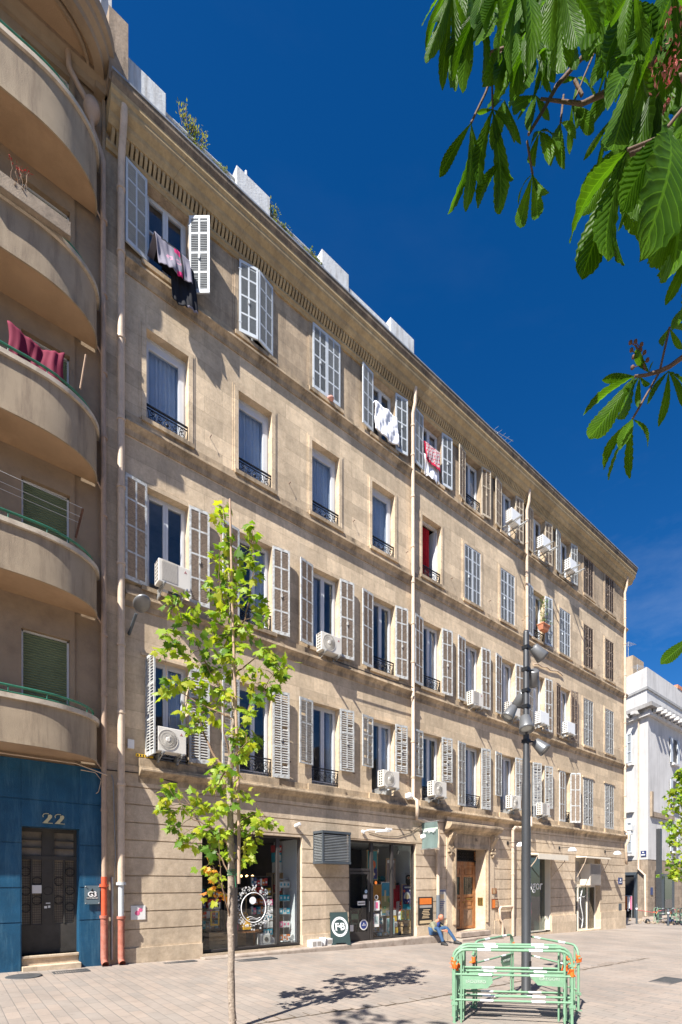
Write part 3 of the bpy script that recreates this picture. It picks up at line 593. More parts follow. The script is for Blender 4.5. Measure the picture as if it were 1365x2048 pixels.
# first floor
for k in range(11): window(CX[k], *FL[1], 'double', ['half', None, 'side', 'half', 'left', 'full', 'half', 'side', None, None, None][k])
shutter(CX[0]-.5, 4.72, -86, 'B', 2.3, GR, .0); shutter(CX[0]+.5, 4.75, -7, 'B', 2.3, GR, .06)
pair(CX[1], 1, 'B', GR); pair(CX[2], 1, 'B', GR, h=1.86, cut=True); pair(CX[3], 1, 'B', GR, h=1.6, cut=True); pair(CX[4], 1, 'B', GR, h=1.6, cut=True)
pair(CX[5], 1, 'B', GR); pair(CX[6], 1, 'B', GR, h=1.75, cut=True); pair(CX[7], 1, 'B', GR, -14, -10, h=1.9)
pair(CX[8], 1, 'A3', OL, 0, -36, p=.02); pair(CX[9], 1, 'B', GR, **CL, p=.0); pair(CX[10], 1, 'B', GR, **CL, p=.0)
for k in (0, 1, 2, 4, 5, 8): guard(CX[k], FL[1][0]+.02)
# stone scar and cables on the wall
m = MB(); pp = [(16.9, -.05, 11.35), (17.2, -.06, 11.45), (17.6, -.05, 11.42), (17.9, -.07, 11.5), (18.3, -.05, 11.45), (18.9, -.06, 11.58), (19.4, -.05, 11.5)]
m.tube(pp, .03, 7); m.build('cable_duct', m_pipe, B)
m = MB(); m.tube([(X0, -.04, 4.3), (.4, -.05, 4.33), (1.2, -.06, 4.2)], .012, 6); m.build('wall_cable', m_black, B); m = MB(); m.tube([(7.3, -.05, 3.42), (7.9, -.05, 3.34), (8.6, -.05, 3.36), (9.2, -.05, 3.52), (10, -.05, 3.95)], .009, 5)
m.build('wall_cable', m_black, B); m = MB(); m.tube([(5.8, -.27, 8.33), (8, -.27, 8.33), (9.1, -.27, 8.36)], .016, 5); m.build('wall_cable', m_black, B)
for k in range(11):                                     # shutter hooks, rusty
    for fl in (3, 2, 1):
        m = MB(); z0, z1 = FL[fl]; m.tube([(CX[k]+1.06, .0, z0+.5), (CX[k]+1.06, -.09, z0+.5), (CX[k]+1.04, -.1, z0+.46)], .009, 5); 
        m.build('shutter_hook', m_rust, B)
m = MB(); m.box(.06, .2, -.06, 0, 4.86, 5.06); m.build('junction_box', m_acwhite, B)
m = MB(); m.tube([(-.28, -.05, 4.2), (-.25, -.06, 4.1), (-.2, -.06, 2.4), (-.22, -.06, 1.9)], .012, 5); m.tube([(-.27, -.05, 1.95), (-.27, -.05, .12)], .03, 8); m.build('ground_cable', m_zinc, B)

# ------------------------------------------------------------------ house door with hood
m = MB()
m.ext([(.06, 3.66), (.1, 3.66), (.14, 3.74), (.3, 3.8), (.36, 3.86), (.4, 3.93), (.4, 4.0), (.06, 4.08)], 10.95, 14.12)
m.ext([(.06, 3.12), (.1, 3.12), (.1, 3.2), (.08, 3.3), (.08, 3.62), (.06, 3.62)], 11.45, 13.62)
o = m.build('door_hood', m_trim, B)
for a, b in ((11.42, 11.62), (13.40, 13.62)):
    m = MB(); m.box(a, b, -.09, -.058, .3, 3.12); m.box(a+.05, b-.05, -.11, -.088, .3, 3.16); m.box(a+.08, b-.08, -.125, -.108, .3, 3.16)
    m.build('door_jamb', m_trim, B)
for x in (11.14, 13.72):                                # carved scroll brackets
    m = MB(); prof = []
    for i in range(13):
        t = i/12; prof.append((.08+.22*(1-t)**1.5+.03*math.sin(t*7), 3.66-.62*t))
    m.ext(prof+[(.05, 3.04), (.05, 3.66)], x, x+.22)
    for s in (x-.006, x+.206):
        p = [(s+.01, -(.2+.085*(1-i/20)*math.cos(i*.62)), 3.56+.085*(1-i/20)*math.sin(i*.62)) for i in range(20)]; m.tube(p, .012, 5)
        p = [(s+.01, -(.12+.05*(1-i/16)*math.cos(i*.62)), 3.12+.05*(1-i/16)*math.sin(i*.62)) for i in range(16)]; m.tube(p, .01, 5)
    m.box(x-.02, x+.24, -.16, -.05, 2.96, 3.04); m.lathe([(.0, 0), (.05, .03), (.07, .1), (.05, .16), (0, .17)], Matrix.Translation((x+.11, -.1, 2.79)), 8)
    m.build('scroll_bracket', m_trim, B)
text('number_lettering', '16', .19, M('carved_numeral', (.12,.1,.08), .8), B, (12.78, -.085, 3.47), WALLROT, .003)
m = MB(); m.box(11.62, 13.40, .40, .46, 2.52, 2.66); m.box(11.62, 11.72, .40, .46, .02, 3.12); m.box(13.32, 13.40, .40, .46, .02, 3.12)
dr = m.build('door', m_wood, B)
for a, b, mt in ((11.72, 12.52, m_wood), (12.53, 13.32, m_wood)):
    m = MB(); y = .42
    m.box(a, a+.11, y-.03, y+.03, .05, 2.52); m.box(b-.11, b, y-.03, y+.03, .05, 2.52)
    for z in (.05, .82, 1.12, 1.28, 2.06, 2.42): m.box(a+.11, b-.11, y-.03, y+.03, z, z+(.1 if z != 2.42 else .1))
    m.box(a+.03, b-.03, y+.012, y+.024, .06, 1.35, 0); m.box(a+.03, b-.03, y+.012, y+.024, 2.09, 2.5, 0); m.box(a+.11, b-.11, y-.01, y+.01, .15, .82, 1); m.box(a+.11, b-.11, y-.01, y+.01, .9, 1.14, 0); m.box(a+.11, b-.11, y-.01, y+.01, 2.14, 2.42, 0)
    cx, cz = (a+b)/2, .48; q = .2; e = .27
    m.add([(a+.15,y-.012,.2),(b-.15,y-.012,.2),(b-.15,y-.012,.76),(a+.15,y-.012,.76),(cx,y-.05,cz)], [(0,1,4),(1,2,4),(2,3,4),(3,0,4)], 1)
    for z0, z1 in ((.95, 1.09), (2.19, 2.37)): m.box(a+.2, b-.2, y-.03, y-.008, z0, z1)
    lf = m.build('door_leaf', [mt, m_woodold], dr); bevel(lf, .006, 1)
    m = MB(); m.box(a+.14, b-.14, y+.0, y+.01, 1.36, 2.08); m.build('door_pane', m_glass, lf)
    m = MB()
    for i in range(5): m.tube([(a+.18+i*.12, y-.015, 1.38), (a+.24+i*.1, y-.015, 1.7), (a+.18+i*.12, y-.015, 2.05)], .008, 5)
    m.build('door_grille', m_iron, lf)
m = MB(); m.lathe([(.025, 0), (.03, .03), (0, .05)], Matrix.Translation((12.6, .37, 1.08)) @ Matrix.Rotation(R(90), 4, 'X'), 10); m.box(12.76, 13.06, .375, .39, 1.19, 1.22); m.build('door_handle', m_brass, dr)
m = MB(); m.box(11.62, 13.40, .42, .44, 2.66, 3.12); m.build('transom_backing', m_dark, B)
m = MB(); m.box(11.62, 13.4, .38, .41, 2.66, 2.7); m.box(11.62, 13.4, .38, .41, 3.08, 3.12)
for i in range(12):
    for j in range(3):
        cx, cz = 11.7+i*.148, 2.77+j*.13; m.tube([(cx+.055*math.cos(a*.785), .395, cz+.055*math.sin(a*.785)) for a in range(8)], .009, 4, closed=True)
m.build('transom_grille', m_iron, B)
m = MB(); m.box(11.6, 13.42, -.3, .4, -.18, .0); m.box(11.35, 13.9, -.55, .2, -.5, -.2); bevel(m.build('door_step', m_kerb, B), .015)
# ------------------------------------------------------------------ shop fronts and their insides
def room(name, x0, x1, z0, z1, d, wall, floor=m_shopfloor, back=None, y0=.46):
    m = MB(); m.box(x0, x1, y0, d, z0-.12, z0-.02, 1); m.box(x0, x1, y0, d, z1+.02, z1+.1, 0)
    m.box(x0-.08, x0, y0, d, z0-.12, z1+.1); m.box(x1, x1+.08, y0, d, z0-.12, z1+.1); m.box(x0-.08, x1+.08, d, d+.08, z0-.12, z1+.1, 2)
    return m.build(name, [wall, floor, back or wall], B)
def sill(x0, x1, z, p=.05): 
    m = MB(); m.box(x0, x1, -p, .42 if x0 > 9.6 else .2, z-.35, z); return m.build('shop_sill', m_gf, B)
# left shop: frame, three panes
sill(1.82, 4.80, .06); sill(6.52, 9.5, -.02)
m = MB(); x0, x1, z0, z1 = GFO[0]; y = .12
m.box(x0, x1, y-.04, y+.04, z0, z0+.07); m.box(x0, x1, y-.04, y+.04, z1-.06, z1)
for a, b in ((x0, x0+.05), (2.72, 2.84), (4.02, 4.12), (x1-.05, x1)): m.box(a, b, y-.045, y+.045, z0+.07, z1-.06)
SW = m.build('shop_window', m_frame, B); bevel(SW, .006, 1)
for a, b in ((x0+.05, 2.72), (2.84, 4.02), (4.12, x1-.05)):
    m = MB(); m.box(a, b, y-.006, y+.006, z0+.07, z1-.06); m.build('shop_pane', m_shopglass, SW)
m = MB(); ccx, ccz, yy = 3.33, 1.16, y-.012
m.tube([(ccx+.37*math.cos(a*R(9)), yy, ccz+.4*math.sin(a*R(9))) for a in range(40)], .012, 4, closed=True)
rr = random.Random(3)
for i in range(170):
    a = rr.uniform(0, 2*math.pi); q = rr.uniform(.43, .58); cx, cz = ccx+q*math.cos(a)*1.0, ccz+q*1.05*math.sin(a); s = rr.uniform(.01, .028); k = rr.choice((3, 4, 5, 6)); a0 = rr.random()*3
    m.tube([(cx+s*math.cos(a0+j*2*math.pi/k), yy, cz+s*math.sin(a0+j*2*math.pi/k)) for j in range(k)], .0055, 3, closed=True)
    if rr.random() < .5: m.box(cx-s*.4, cx+s*.4, yy-.002, yy+.002, cz-s*.4, cz+s*.4)
m.tube([(ccx-.2+i*.05, yy, ccz-.27+.03*math.sin(i*.8)) for i in range(9)], .008, 3); m.tube([(ccx-.15+i*.05, yy, ccz-.32+.02*math.sin(i*.8)) for i in range(8)], .006, 3)
m.lathe([(.1, 0), (.1, .003)], Matrix.Translation((ccx-.03, yy, ccz+.19)) @ Matrix.Rotation(R(90), 4, 'X'), 18)
m.build('window_decal', m_text, SW)
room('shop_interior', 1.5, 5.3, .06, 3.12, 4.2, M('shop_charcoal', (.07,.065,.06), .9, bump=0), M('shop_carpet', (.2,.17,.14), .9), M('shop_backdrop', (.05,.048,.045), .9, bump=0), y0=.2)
m = MB(); m.box(4.9, 5.02, .3, 1.7, .06, 3.1); m.build('display_panel', m_shopwhite, B)
# shop things, each its own
BEFORE = set(bpy.data.objects)
def sheet(m, x, y, z, w_, h_, mi=0, t=.006): m.box(x-w_/2, x+w_/2, y-t, y, z-h_/2, z+h_/2, mi)
c_cy = flat('cyan_card', (.02,.35,.5)); c_re = flat('red_card', (.6,.04,.04)); c_or = flat('orange_card', (.75,.2,.03)); c_wh = flat('white_card', (.75,.74,.72)); c_pk = flat('pink_card', (.75,.15,.3)); c_nv = flat('navy_card', (.03,.05,.2)); c_ye = flat('yellow_card', (.8,.5,.03))
def card_rack(x, y, z0, h, cols, name, label, group=None, wd=.36):
    t = thing(name, label, 'display rack', (x, y, z0), 0, group); m = MB(); m.tube([(x, y, z0), (x, y, z0+h)], .02, 8); m.lathe([(.2, 0), (.2, .03), (.03, .05)], Matrix.Translation((x, y, z0)), 14); m.box(x-wd/2, x+wd/2, y-.01, y+.01, z0+h-.05, z0+h); m.build('pole', m_galv, t)
    rr = random.Random(int(x*100)); n = len(cols)
    for i, cset in enumerate(cols):
        m = MB(); z = z0+h-.16-i*(h-.3)/max(1, n-1) 
        for j in range(3):
            xx = x-wd/2+.06+j*(wd-.12)/2
            mi = rr.choice((0, 0, 1)); m.box(xx-.055, xx+.055, y-.08, y-.05, z-.1, z+.07, mi); m.box(xx-.03, xx+.02, y-.084, y-.08, z-.05, z+.02, 1-mi)
        m.box(x-wd/2, x+wd/2, y-.085, y-.045, z-.115, z-.1, 2); m.build('card_row', [cset, c_wh, m_galv], t)
    return t
card_rack(4.32, .75, .1, 1.85, [c_cy, c_cy, c_cy, c_pk, c_or], 'card_rack', 'tall card rack with blue and orange packets in the right pane of the left shop')
card_rack(3.68, .6, .1, 1.35, [c_pk, c_wh, c_cy, c_wh, c_cy, c_re], 'card_rack', 'narrow rack of red, white and teal packets behind the round white decal', wd=.3)
t = thing('shelf_unit', 'tall narrow wooden shelf carrying red, blue and white boxes beside the white panel', 'shelf', (4.42, 1.3, .06))
m = MB()
for z in (.06, .8, 1.5, 2.1): m.box(4.2, 4.54, 1.15, 1.5, z, z+.03)
m.box(4.17, 4.2, 1.15, 1.5, .06, 2.13); m.box(4.54, 4.57, 1.15, 1.5, .06, 2.13); m.build('shelf_frame', m_crate, t)
for i, (mt, zz, hh) in enumerate(((c_re, 2.75, .22), (c_cy, 2.45, .3), (c_wh, 2.13, .32), (c_re, 1.53, .25))):
    m = MB(); m.box(4.28+.02*i, 4.5, 1.14, 1.4, zz, zz+hh-.01); m.box(4.3+.02*i, 4.48, 1.134, 1.14, zz+.05, zz+hh-.08, 1); m.build('box', [mt, c_wh], t)
def backpack(x, y, z, col, label):
    t = thing('backpack', label, 'backpack', (x, y, z), 0, 'backpacks in the left shop window'); mt = flat('fabric_'+label.split()[0], col, .8)
    m = MB(); m.add([(x-.16,y-.1,z),(x+.16,y-.1,z),(x+.16,y+.1,z),(x-.16,y+.1,z),(x-.19,y-.1,z+.2),(x+.19,y-.1,z+.2),(x+.19,y+.1,z+.2),(x-.19,y+.1,z+.2),(x-.13,y-.06,z+.42),(x+.13,y-.06,z+.42),(x+.13,y+.06,z+.42),(x-.13,y+.06,z+.42)],
        [(0,3,2,1),(8,9,10,11)]+[(a,b,b+4,a+4) for a,b in ((0,1),(1,2),(2,3),(4,5),(5,6),(6,7))]+[(3,0,4,7),(7,4,8,11)], 0, True)
    o = m.build('bag_body', mt, t); o.modifiers.new('s', 'SUBSURF').levels = 2; o.modifiers['s'].render_levels = 2
    m = MB(); m.box(x-.13, x+.13, y-.14, y-.09, z+.03, z+.2); bevel(m.build('front_pocket', mt, t), .02, 3)
    m = MB(); m.box(x-.09, x+.09, y-.146, y-.14, z+.15, z+.165); m.build('zip', m_black, t)
    m = MB(); m.tube([(x-.06, y, z+.38), (x-.06, y, z+.47), (x, y, z+.5), (x+.06, y, z+.47), (x+.06, y, z+.38)], .011, 7); m.build('handle', mt, t)
m = MB()
for a, b, c0, d0 in ((2.3, 3.45, .45, .5),): m.box(a, b, .5, .95, c0, d0)
for xx in (2.33, 3.4): m.box(xx, xx+.04, .55, .6, .06, .45); m.box(xx, xx+.04, .85, .9, .06, .45)
m.box(2.9, 3.5, 1.5, 1.9, .06, .5); tag(m.build('display_table', m_wood), 'low brown table under the backpacks behind the left shop window', 'table')
backpack(3.0, .62, .5, (.8,.42,.01), 'yellow backpack standing on the low shop table behind the tree trunk')
backpack(2.62, .66, .5, (.7,.1,.22), 'pink backpack beside the yellow one, half hidden by the tree trunk')
def crate(x0, x1, y0, y1, z0, z1, label, n=4, group=None):
    m = MB(); h = (z1-z0)/n
    for i in range(n):
        a, b = z0+i*h+.008, z0+(i+1)*h-.008
        m.box(x0, x1, y0, y0+.015, a, b); m.box(x0, x1, y1-.015, y1, a, b); m.box(x0, x0+.015, y0+.015, y1-.015, a, b); m.box(x1-.015, x1, y0+.015, y1-.015, a, b)
    m.box(x0+.015, x1-.015, y0+.015, y1-.015, z0, z0+.02)
    for x in (x0+.02, x1-.05): m.box(x, x+.03, y0+.016, y0+.03, z0+.01, z1-.01)
    return tag(m.build('wooden_crate', m_crate), label, 'crate', group)
crate(1.9, 2.42, .5, .85, .07, .52, 'slatted wooden crate on the floor in the left corner of the shop window')
t = thing('glass_case', 'wooden edged glass display case behind the tree trunk', 'display case', (2.9, 1.2, 1.0))
m = MB(); m.box(2.7, 3.25, 1.0, 1.3, .95, .99)
for x in (2.7, 3.22): 
    for yy in (1.0, 1.27): m.box(x, x+.03, yy, yy+.03, .99, 1.5)
m.box(2.7, 3.25, 1.0, 1.3, 1.5, 1.53); m.build('case_frame', m_crate, t)
m = MB(); m.box(2.7, 3.25, 1.05, 1.3, .06, .95); m.build('case_base', m_crate, t)
for x, z, s, lab, c, txt in ((2.05, 1.28, .33, 'red and white poster low in the left pane of the shop window', (c_re, c_wh), None), ):
    m = MB(); m.box(x-.16, x+.16, .5, .51, z-.14, z+.1, 1); m.box(x-.16, x+.16, .49, .5, z+.03, z+.12, 0); 
    for i in range(5): m.box(x-.14+i*.055, x-.1+i*.055, .488, .5, z-.1, z-.03, 2)
    tag(m.build('poster', [c_re, c_wh, m_tblack]), lab, 'poster')
m = MB(); m.box(1.98, 2.02, .6, .63, .72, 1.05); m.box(2.2, 2.23, .6, .63, .72, 1.05); m.box(1.98, 2.23, .6, .63, .69, .73); m.box(1.98, 2.23, .6, .63, 1.04, 1.07)
tag(m.build('picture_frame', c_ye), 'small yellow frame standing on the crate', 'picture frame')
m = MB(); m.box(3.35, 3.68, .42, .58, .1, .4); m.box(3.35, 3.68, .414, .42, .14, .36, 1); m.lathe([(.06,0),(.06,.01)], Matrix.Translation((3.55,.414,.25)) @ Matrix.Rotation(R(90),4,'X'), 16, 2); tag(m.build('carton', [c_wh, flat('pale_card',(.62,.6,.56)), m_acdark]), 'white carton with a round grey print at the foot of the shop window', 'box')
for i, (x, y, z) in enumerate(((3.75, .55, .12), (3.95, .6, .1), (4.5, .6, .12))):
    m = MB(); m.prism([(-.12, 0), (.12, 0), (.1, .12), (.03, .2), (-.1, .1)], Matrix.Translation((x, y, z)) @ Matrix.Rotation(R(90), 4, 'X'), .05); 
    tag(m.build('card_stand', c_wh), ['white leaning card stand left of the middle mullion', 'small white card stand just left of the right mullion', 'small white card stand in the right corner of the shop window'][i], 'card stand', 'white stands at the foot of the shop window')
m = MB()
for i in range(5): m.lathe([(.0, 0), (.035, .02), (.045, .06), (.0, .09)], Matrix.Translation((3.5+i*.2, 2.6, 2.0)), 10); m.tube([(3.5+i*.2, 2.6, 2.08), (3.5+i*.2, 2.6, 3.1)], .004, 4, 1)
lg = M('bulb_glow', (1,.7,.35)); lg.node_tree.nodes['Principled BSDF'].inputs['Emission Color'].default_value = (1,.6,.25,1); lg.node_tree.nodes['Principled BSDF'].inputs['Emission Strength'].default_value = 3
tag(m.build('hanging_lamp', [lg, m_black]), 'row of small warm bulbs hanging at the back of the left shop', 'lamp')
m = MB(); m.box(4.05, 4.5, 2.2, 2.5, .06, 1.9); m.box(3.6, 4.0, 2.4, 2.6, .06, 1.7)
for z in (.5, .9, 1.3, 1.65): m.box(3.6, 4.5, 2.15, 2.4, z, z+.02, 1)
tag(m.build('grey_shelving', [M('shelving_grey', (.2,.2,.2), .8), c_wh]), 'dark grey shelving standing behind the card racks', 'shelf')

def stock_shelf(x0, x1, y, z0, z1, rows, label, seed, back=c_wh):
    t = thing('stock_shelf', label, 'shelf', (x0, y, z0)); rr = random.Random(seed)
    m = MB(); m.box(x0, x1, y+.2, y+.22, z0, z1)
    for i in range(rows+1): m.box(x0, x1, y-.02, y+.2, z0+(z1-z0)*i/rows, z0+(z1-z0)*i/rows+.02)
    m.box(x0-.02, x0, y-.02, y+.22, z0, z1); m.box(x1, x1+.02, y-.02, y+.22, z0, z1); m.build('shelf_frame', back, t)
    cols = [c_cy, c_re, c_or, c_wh, c_pk, c_nv, c_ye, c_wh, m_crate]
    for i in range(rows):
        m = MB(); x = x0+.02; zb = z0+(z1-z0)*i/rows+.021; hh = (z1-z0)/rows-.04
        while x < x1-.08:
            w_ = rr.uniform(.04, .12); k = rr.randrange(9); h = hh*rr.uniform(.55, .98); m.box(x, x+w_, y-.01+rr.uniform(0, .03), y+.19, zb, zb+h, k); m.box(x+w_*.2, x+w_*.8, y-.016, y-.01, zb+h*.3, zb+h*.6, 3 if k != 3 else 0); x += w_+rr.choice((.004, .004, .05))
        m.build('goods_row', cols, t)
stock_shelf(3.35, 4.0, .95, .9, 2.0, 4, 'dark shelf of small coloured boxes behind the white ring decal', 41, m_frame)
stock_shelf(1.95, 2.5, 1.1, .55, 1.7, 4, 'shelf of mixed coloured goods in the left pane behind the red poster', 42, m_frame)
# second shop: glazed door on the left, two display panes
m = MB(); x0, x1, z0, z1 = GFO[1]; y = .12
m.box(x0, x1, y-.04, y+.04, z1-.06, z1); m.box(7.55, x1, y-.04, y+.04, z0, z0+.06)
for a, b in ((x0, x0+.06), (7.5, 7.62), (8.42, 8.52), (x1-.05, x1)): m.box(a, b, y-.05, y+.05, z0+(.06 if a > 7.52 else 0), z1-.06)
m.box(x0+.06, 7.5, y-.03, y+.03, 2.2, 2.28)
SW2 = m.build('shop_window', m_frame, B); bevel(SW2, .006, 1)
for a, b, c0 in ((x0+.06, 7.5, 2.28), (7.62, 8.42, z0+.06), (8.52, x1-.05, z0+.06)):
    m = MB(); m.box(a, b, y-.006, y+.006, c0, z1-.06); m.build('shop_pane', m_shopglass, SW2)
m = MB(); a, b = x0+.08, 7.48
m.box(a, a+.07, y-.03, y+.03, .0, 2.18); m.box(b-.09, b, y-.03, y+.03, .0, 2.18); m.box(a+.07, b-.09, y-.03, y+.03, 2.1, 2.18); m.box(a+.07, b-.09, y-.03, y+.03, 0, .28)
SD = m.build('door', m_frame, B)
m = MB(); m.box(a+.07, b-.09, y-.006, y+.006, .28, 2.1); m.build('door_pane', m_shopglass, SD)
m = MB(); m.tube([(b-.05, y-.07, .9), (b-.05, y-.07, 1.25)], .012, 8); m.build('door_handle', m_galv, SD)
m = MB(); m.lathe([(.17, 0), (.17, .002)], Matrix.Translation((7.22, y-.034, .5)) @ Matrix.Rotation(R(90), 4, 'X'), 24, 1); m.lathe([(.13, .003), (.13, .005)], Matrix.Translation((7.22, y-.034, .5)) @ Matrix.Rotation(R(90), 4, 'X'), 24, 0)
m.box(7.14, 7.3, y-.043, y-.039, .48, .5, 1); m.prism([(0,.07),(-.03,.02),(.03,.02)], Matrix.Translation((7.22, y-.039, .5)) @ Matrix.Rotation(R(90), 4, 'X'), .003, 1)
m.box(6.66, 6.8, y-.034, y-.03, .32, .52, 1); m.box(6.98, 7.28, y-.034, y-.008, 1.12, 1.25, 1); m.box(7.0, 7.26, y-.036, y-.034, 1.17, 1.2, 2); m.box(7.22, 7.38, y-.02, y-.008, 1.33, 1.45, 1); m.lathe([(.06,0),(.06,.003)], Matrix.Translation((7.33, y-.02, 1.55)) @ Matrix.Rotation(R(90),4,'X'), 16, 3)
m.build('door_stickers', [c_nv, c_wh, m_tblack, flat('pale_blue',(.4,.55,.7))], SD)
m = MB(); m.lathe([(.08,0),(.08,.003)], Matrix.Translation((7.78, y-.012, 1.36)) @ Matrix.Rotation(R(90),4,'X'), 18, 1); m.lathe([(.055,.004),(.055,.006)], Matrix.Translation((7.78, y-.012, 1.36)) @ Matrix.Rotation(R(90),4,'X'), 18, 2)
m.lathe([(.055,0),(.055,.003)], Matrix.Translation((7.76, y-.012, 1.83)) @ Matrix.Rotation(R(90),4,'X'), 18, 0)
m.box(7.68, 7.92, y-.014, y-.01, .93, 1.25, 1); m.box(7.75, 7.85, y-.017, y-.014, 1.0, 1.2, 3); m.box(7.68, 7.9, y-.014, y-.01, .4, .82, 1); m.box(7.7, 7.86, y-.017, y-.014, .5, .74, 4)
m.build('window_stickers', [c_or, c_wh, m_tblack, c_pk, flat('pale_green',(.4,.5,.48))], SW2)
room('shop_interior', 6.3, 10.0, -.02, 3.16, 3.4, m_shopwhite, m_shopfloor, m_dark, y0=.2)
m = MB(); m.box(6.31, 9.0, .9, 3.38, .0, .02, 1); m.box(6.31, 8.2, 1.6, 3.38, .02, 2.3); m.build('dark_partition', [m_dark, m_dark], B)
def poster(x, y, z, w_, h_, bgc, shapes, label, frame=m_crate):
    m = MB(); mats = [frame, bgc]; m.box(x-w_/2-.03, x+w_/2+.03, y, y+.02, z-h_/2-.03, z+h_/2+.03, 0); m.box(x-w_/2, x+w_/2, y-.004, y, z-h_/2, z+h_/2, 1)
    k = 0
    for kind, cx, cz, a, b, mt in shapes:
        if mt not in mats: mats.append(mt)
        k += 1; dy = .005+.0015*k
        if kind == 'c': m.lathe([(a, 0), (a, .001)], Matrix.Translation((x+cx, y-dy, z+cz)) @ Matrix.Rotation(R(90), 4, 'X') @ Matrix.Diagonal((1, b, 1, 1)), 20, mats.index(mt))
        else: m.box(x+cx-a, x+cx+a, y-dy-.001, y-dy, z+cz-b, z+cz+b, mats.index(mt))
    return tag(m.build('poster', mats), label, 'poster')
teal = flat('print_teal', (.03,.25,.28)); sunc = flat('print_sun', (.75,.13,.03)); sand = flat('print_sand', (.65,.5,.3)); deep = flat('print_indigo', (.03,.03,.16)); green = flat('print_green', (.1,.28,.12))
poster(7.9, .62, 2.42, .42, .95, teal, [('b', 0, -.28, .2, .17, deep), ('c', 0, .02, .15, 1, sunc), ('b', 0, -.22, .05, .2, sand), ('b', 0, -.02, .012, .12, c_wh), ('c', 0, -.3, .12, .5, sand), ('b', 0, .38, .14, .02, teal)], 'framed teal poster with an orange sun high behind the middle pane')
poster(8.55, .75, 2.15, .4, 1.0, flat('print_mauve', (.3,.22,.2)), [('b', 0, .42, .17, .05, c_wh), ('c', .06, .12, .05, 1, c_wh), ('c', .06, -.06, .05, 1, c_wh), ('c', .06, -.24, .05, 1, c_wh)], 'hanging mauve poster with pale rosettes behind the mullion')
poster(9.1, .5, 1.32, .44, .86, deep, [('b', 0, -.3, .22, .13, flat('print_aqua', (.02,.3,.42))), ('b', .02, .35, .15, .025, c_wh), ('c', 0, -.02, .16, 1.3, c_wh), ('b', 0, -.14, .19, .1, deep), ('c', -.14, .22, .05, 1, sunc), ('c', .14, .24, .03, 1, c_wh), ('c', 0, .02, .09, 1, sand), ('c', .0, -.2, .025, 1, sunc), ('c', .07, -.15, .015, 1, c_wh), ('c', -.08, -.16, .015, 1, c_wh)], 'navy poster with a domed figure beside the right edge of the second shop')
poster(8.35, .72, 1.28, .5, 1.1, flat('print_blue', (.06,.3,.45)), [('b', 0, -.2, .25, .3, flat('print_olive', (.35,.33,.15))), ('b', -.1, .1, .04, .2, sand), ('c', .1, -.05, .08, 1, green), ('c', .15, -.3, .07, 1, sand), ('c', -.12, -.3, .06, 1, green)], 'large framed blue harbour poster leaning in the middle pane', c_wh)
poster(8.95, .55, .7, .13, .3, c_ye, [('b', 0, 0, .04, .1, green)], 'left one of two small framed prints under the navy poster', green)
poster(9.2, .55, .7, .13, .3, c_ye, [('c', 0, 0, .04, 1, sunc)], 'right one of two small framed prints under the navy poster', green)
poster(7.85, .7, 1.35, .4, .8, flat('print_amber', (.5,.22,.03)), [('c', -.05, -.2, .09, 1, sand), ('c', .1, -.2, .07, 1, c_wh)], 'amber brown panel with pale rings behind the round stickers')
poster(8.25, .45, .35, .34, .5, flat('print_pale_teal', (.25,.5,.5)), [('b', 0, -.1, .1, .06, c_wh), ('c', .03, .05, .06, 1, sand)], 'pale teal print leaning low in front of the dark shelf', c_wh)
def cloth_panel(name, x0, x1, y, z0, z1, mt, label, cat, n=30, amp=.03, f=1.3, thick=.004):
    m = MB(); rows = 6; vs = []
    for j in range(rows+1):
        for i in range(n+1): vs.append((x0+(x1-x0)*i/n, y+amp*math.sin(i*f+j*.15)*(1-.3*j/rows), z1+(z0-z1)*j/rows))
    m.add(vs, [(j*(n+1)+i, j*(n+1)+i+1, (j+1)*(n+1)+i+1, (j+1)*(n+1)+i) for j in range(rows) for i in range(n)], 0, True)
    o = m.build(name, mt); o.modifiers.new('thickness', 'SOLIDIFY').thickness = thick; return tag(o, label, cat)
cloth_panel('drape', 8.3, 8.85, .95, .2, 1.75, m_redcurt, 'dark red drape hanging behind the harbour poster', 'curtain')
crate(8.62, 9.12, .55, .9, .03, .28, 'lower wooden crate beneath the red lamp', 2, 'crates in the second shop'); crate(8.68, 9.06, .57, .88, .29, .5, 'upper small wooden crate beneath the red lamp', 2, 'crates in the second shop')
m = MB(); m.lathe([(.09, 0), (.09, .03), (.02, .06), (.02, .2), (.09, .22), (.03, .38), (0, .4)], Matrix.Translation((8.72, .72, .82)), 14); m.box(8.6, 8.84, .6, .84, .52, .82, 1); tag(m.build('table_lamp', [flat('red_lamp', (.75,.06,.03)), c_wh]), 'small red table lamp on a white box in front of the red drape', 'lamp')
for i, (x, mt, lb) in enumerate(((7.95, green, 'green globe on the dark shelf, left of the blue one'), (8.18, c_cy, 'bright blue globe on the dark shelf beside the green one'), (8.62, c_nv, 'dark blue globe on the dark shelf right of the mullion'))):
    m = MB(); m.lathe([(0, -.1), (.06, -.08), (.095, -.03), (.095, .03), (.06, .08), (0, .1)], Matrix.Translation((x, 1.2, 1.98)), 16); m.lathe([(.05, 0), (.05, .02), (.01, .04)], Matrix.Translation((x, 1.2, 1.84)), 10, 1); tag(m.build('globe', [mt, m_black]), lb, 'globe', 'globes in the second shop')
m = MB(); m.box(7.7, 8.9, 1.1, 1.4, 1.8, 1.83); m.box(7.7, 7.73, 1.1, 1.4, .0, 1.8); m.box(8.87, 8.9, 1.1, 1.4, 0, 1.8); tag(m.build('dark_shelf', m_black), 'black shelf carrying three globes in the second shop', 'shelf')
stock_shelf(8.7, 9.15, .85, .5, 1.15, 3, 'low shelf of colourful goods in front of the red drape', 43)
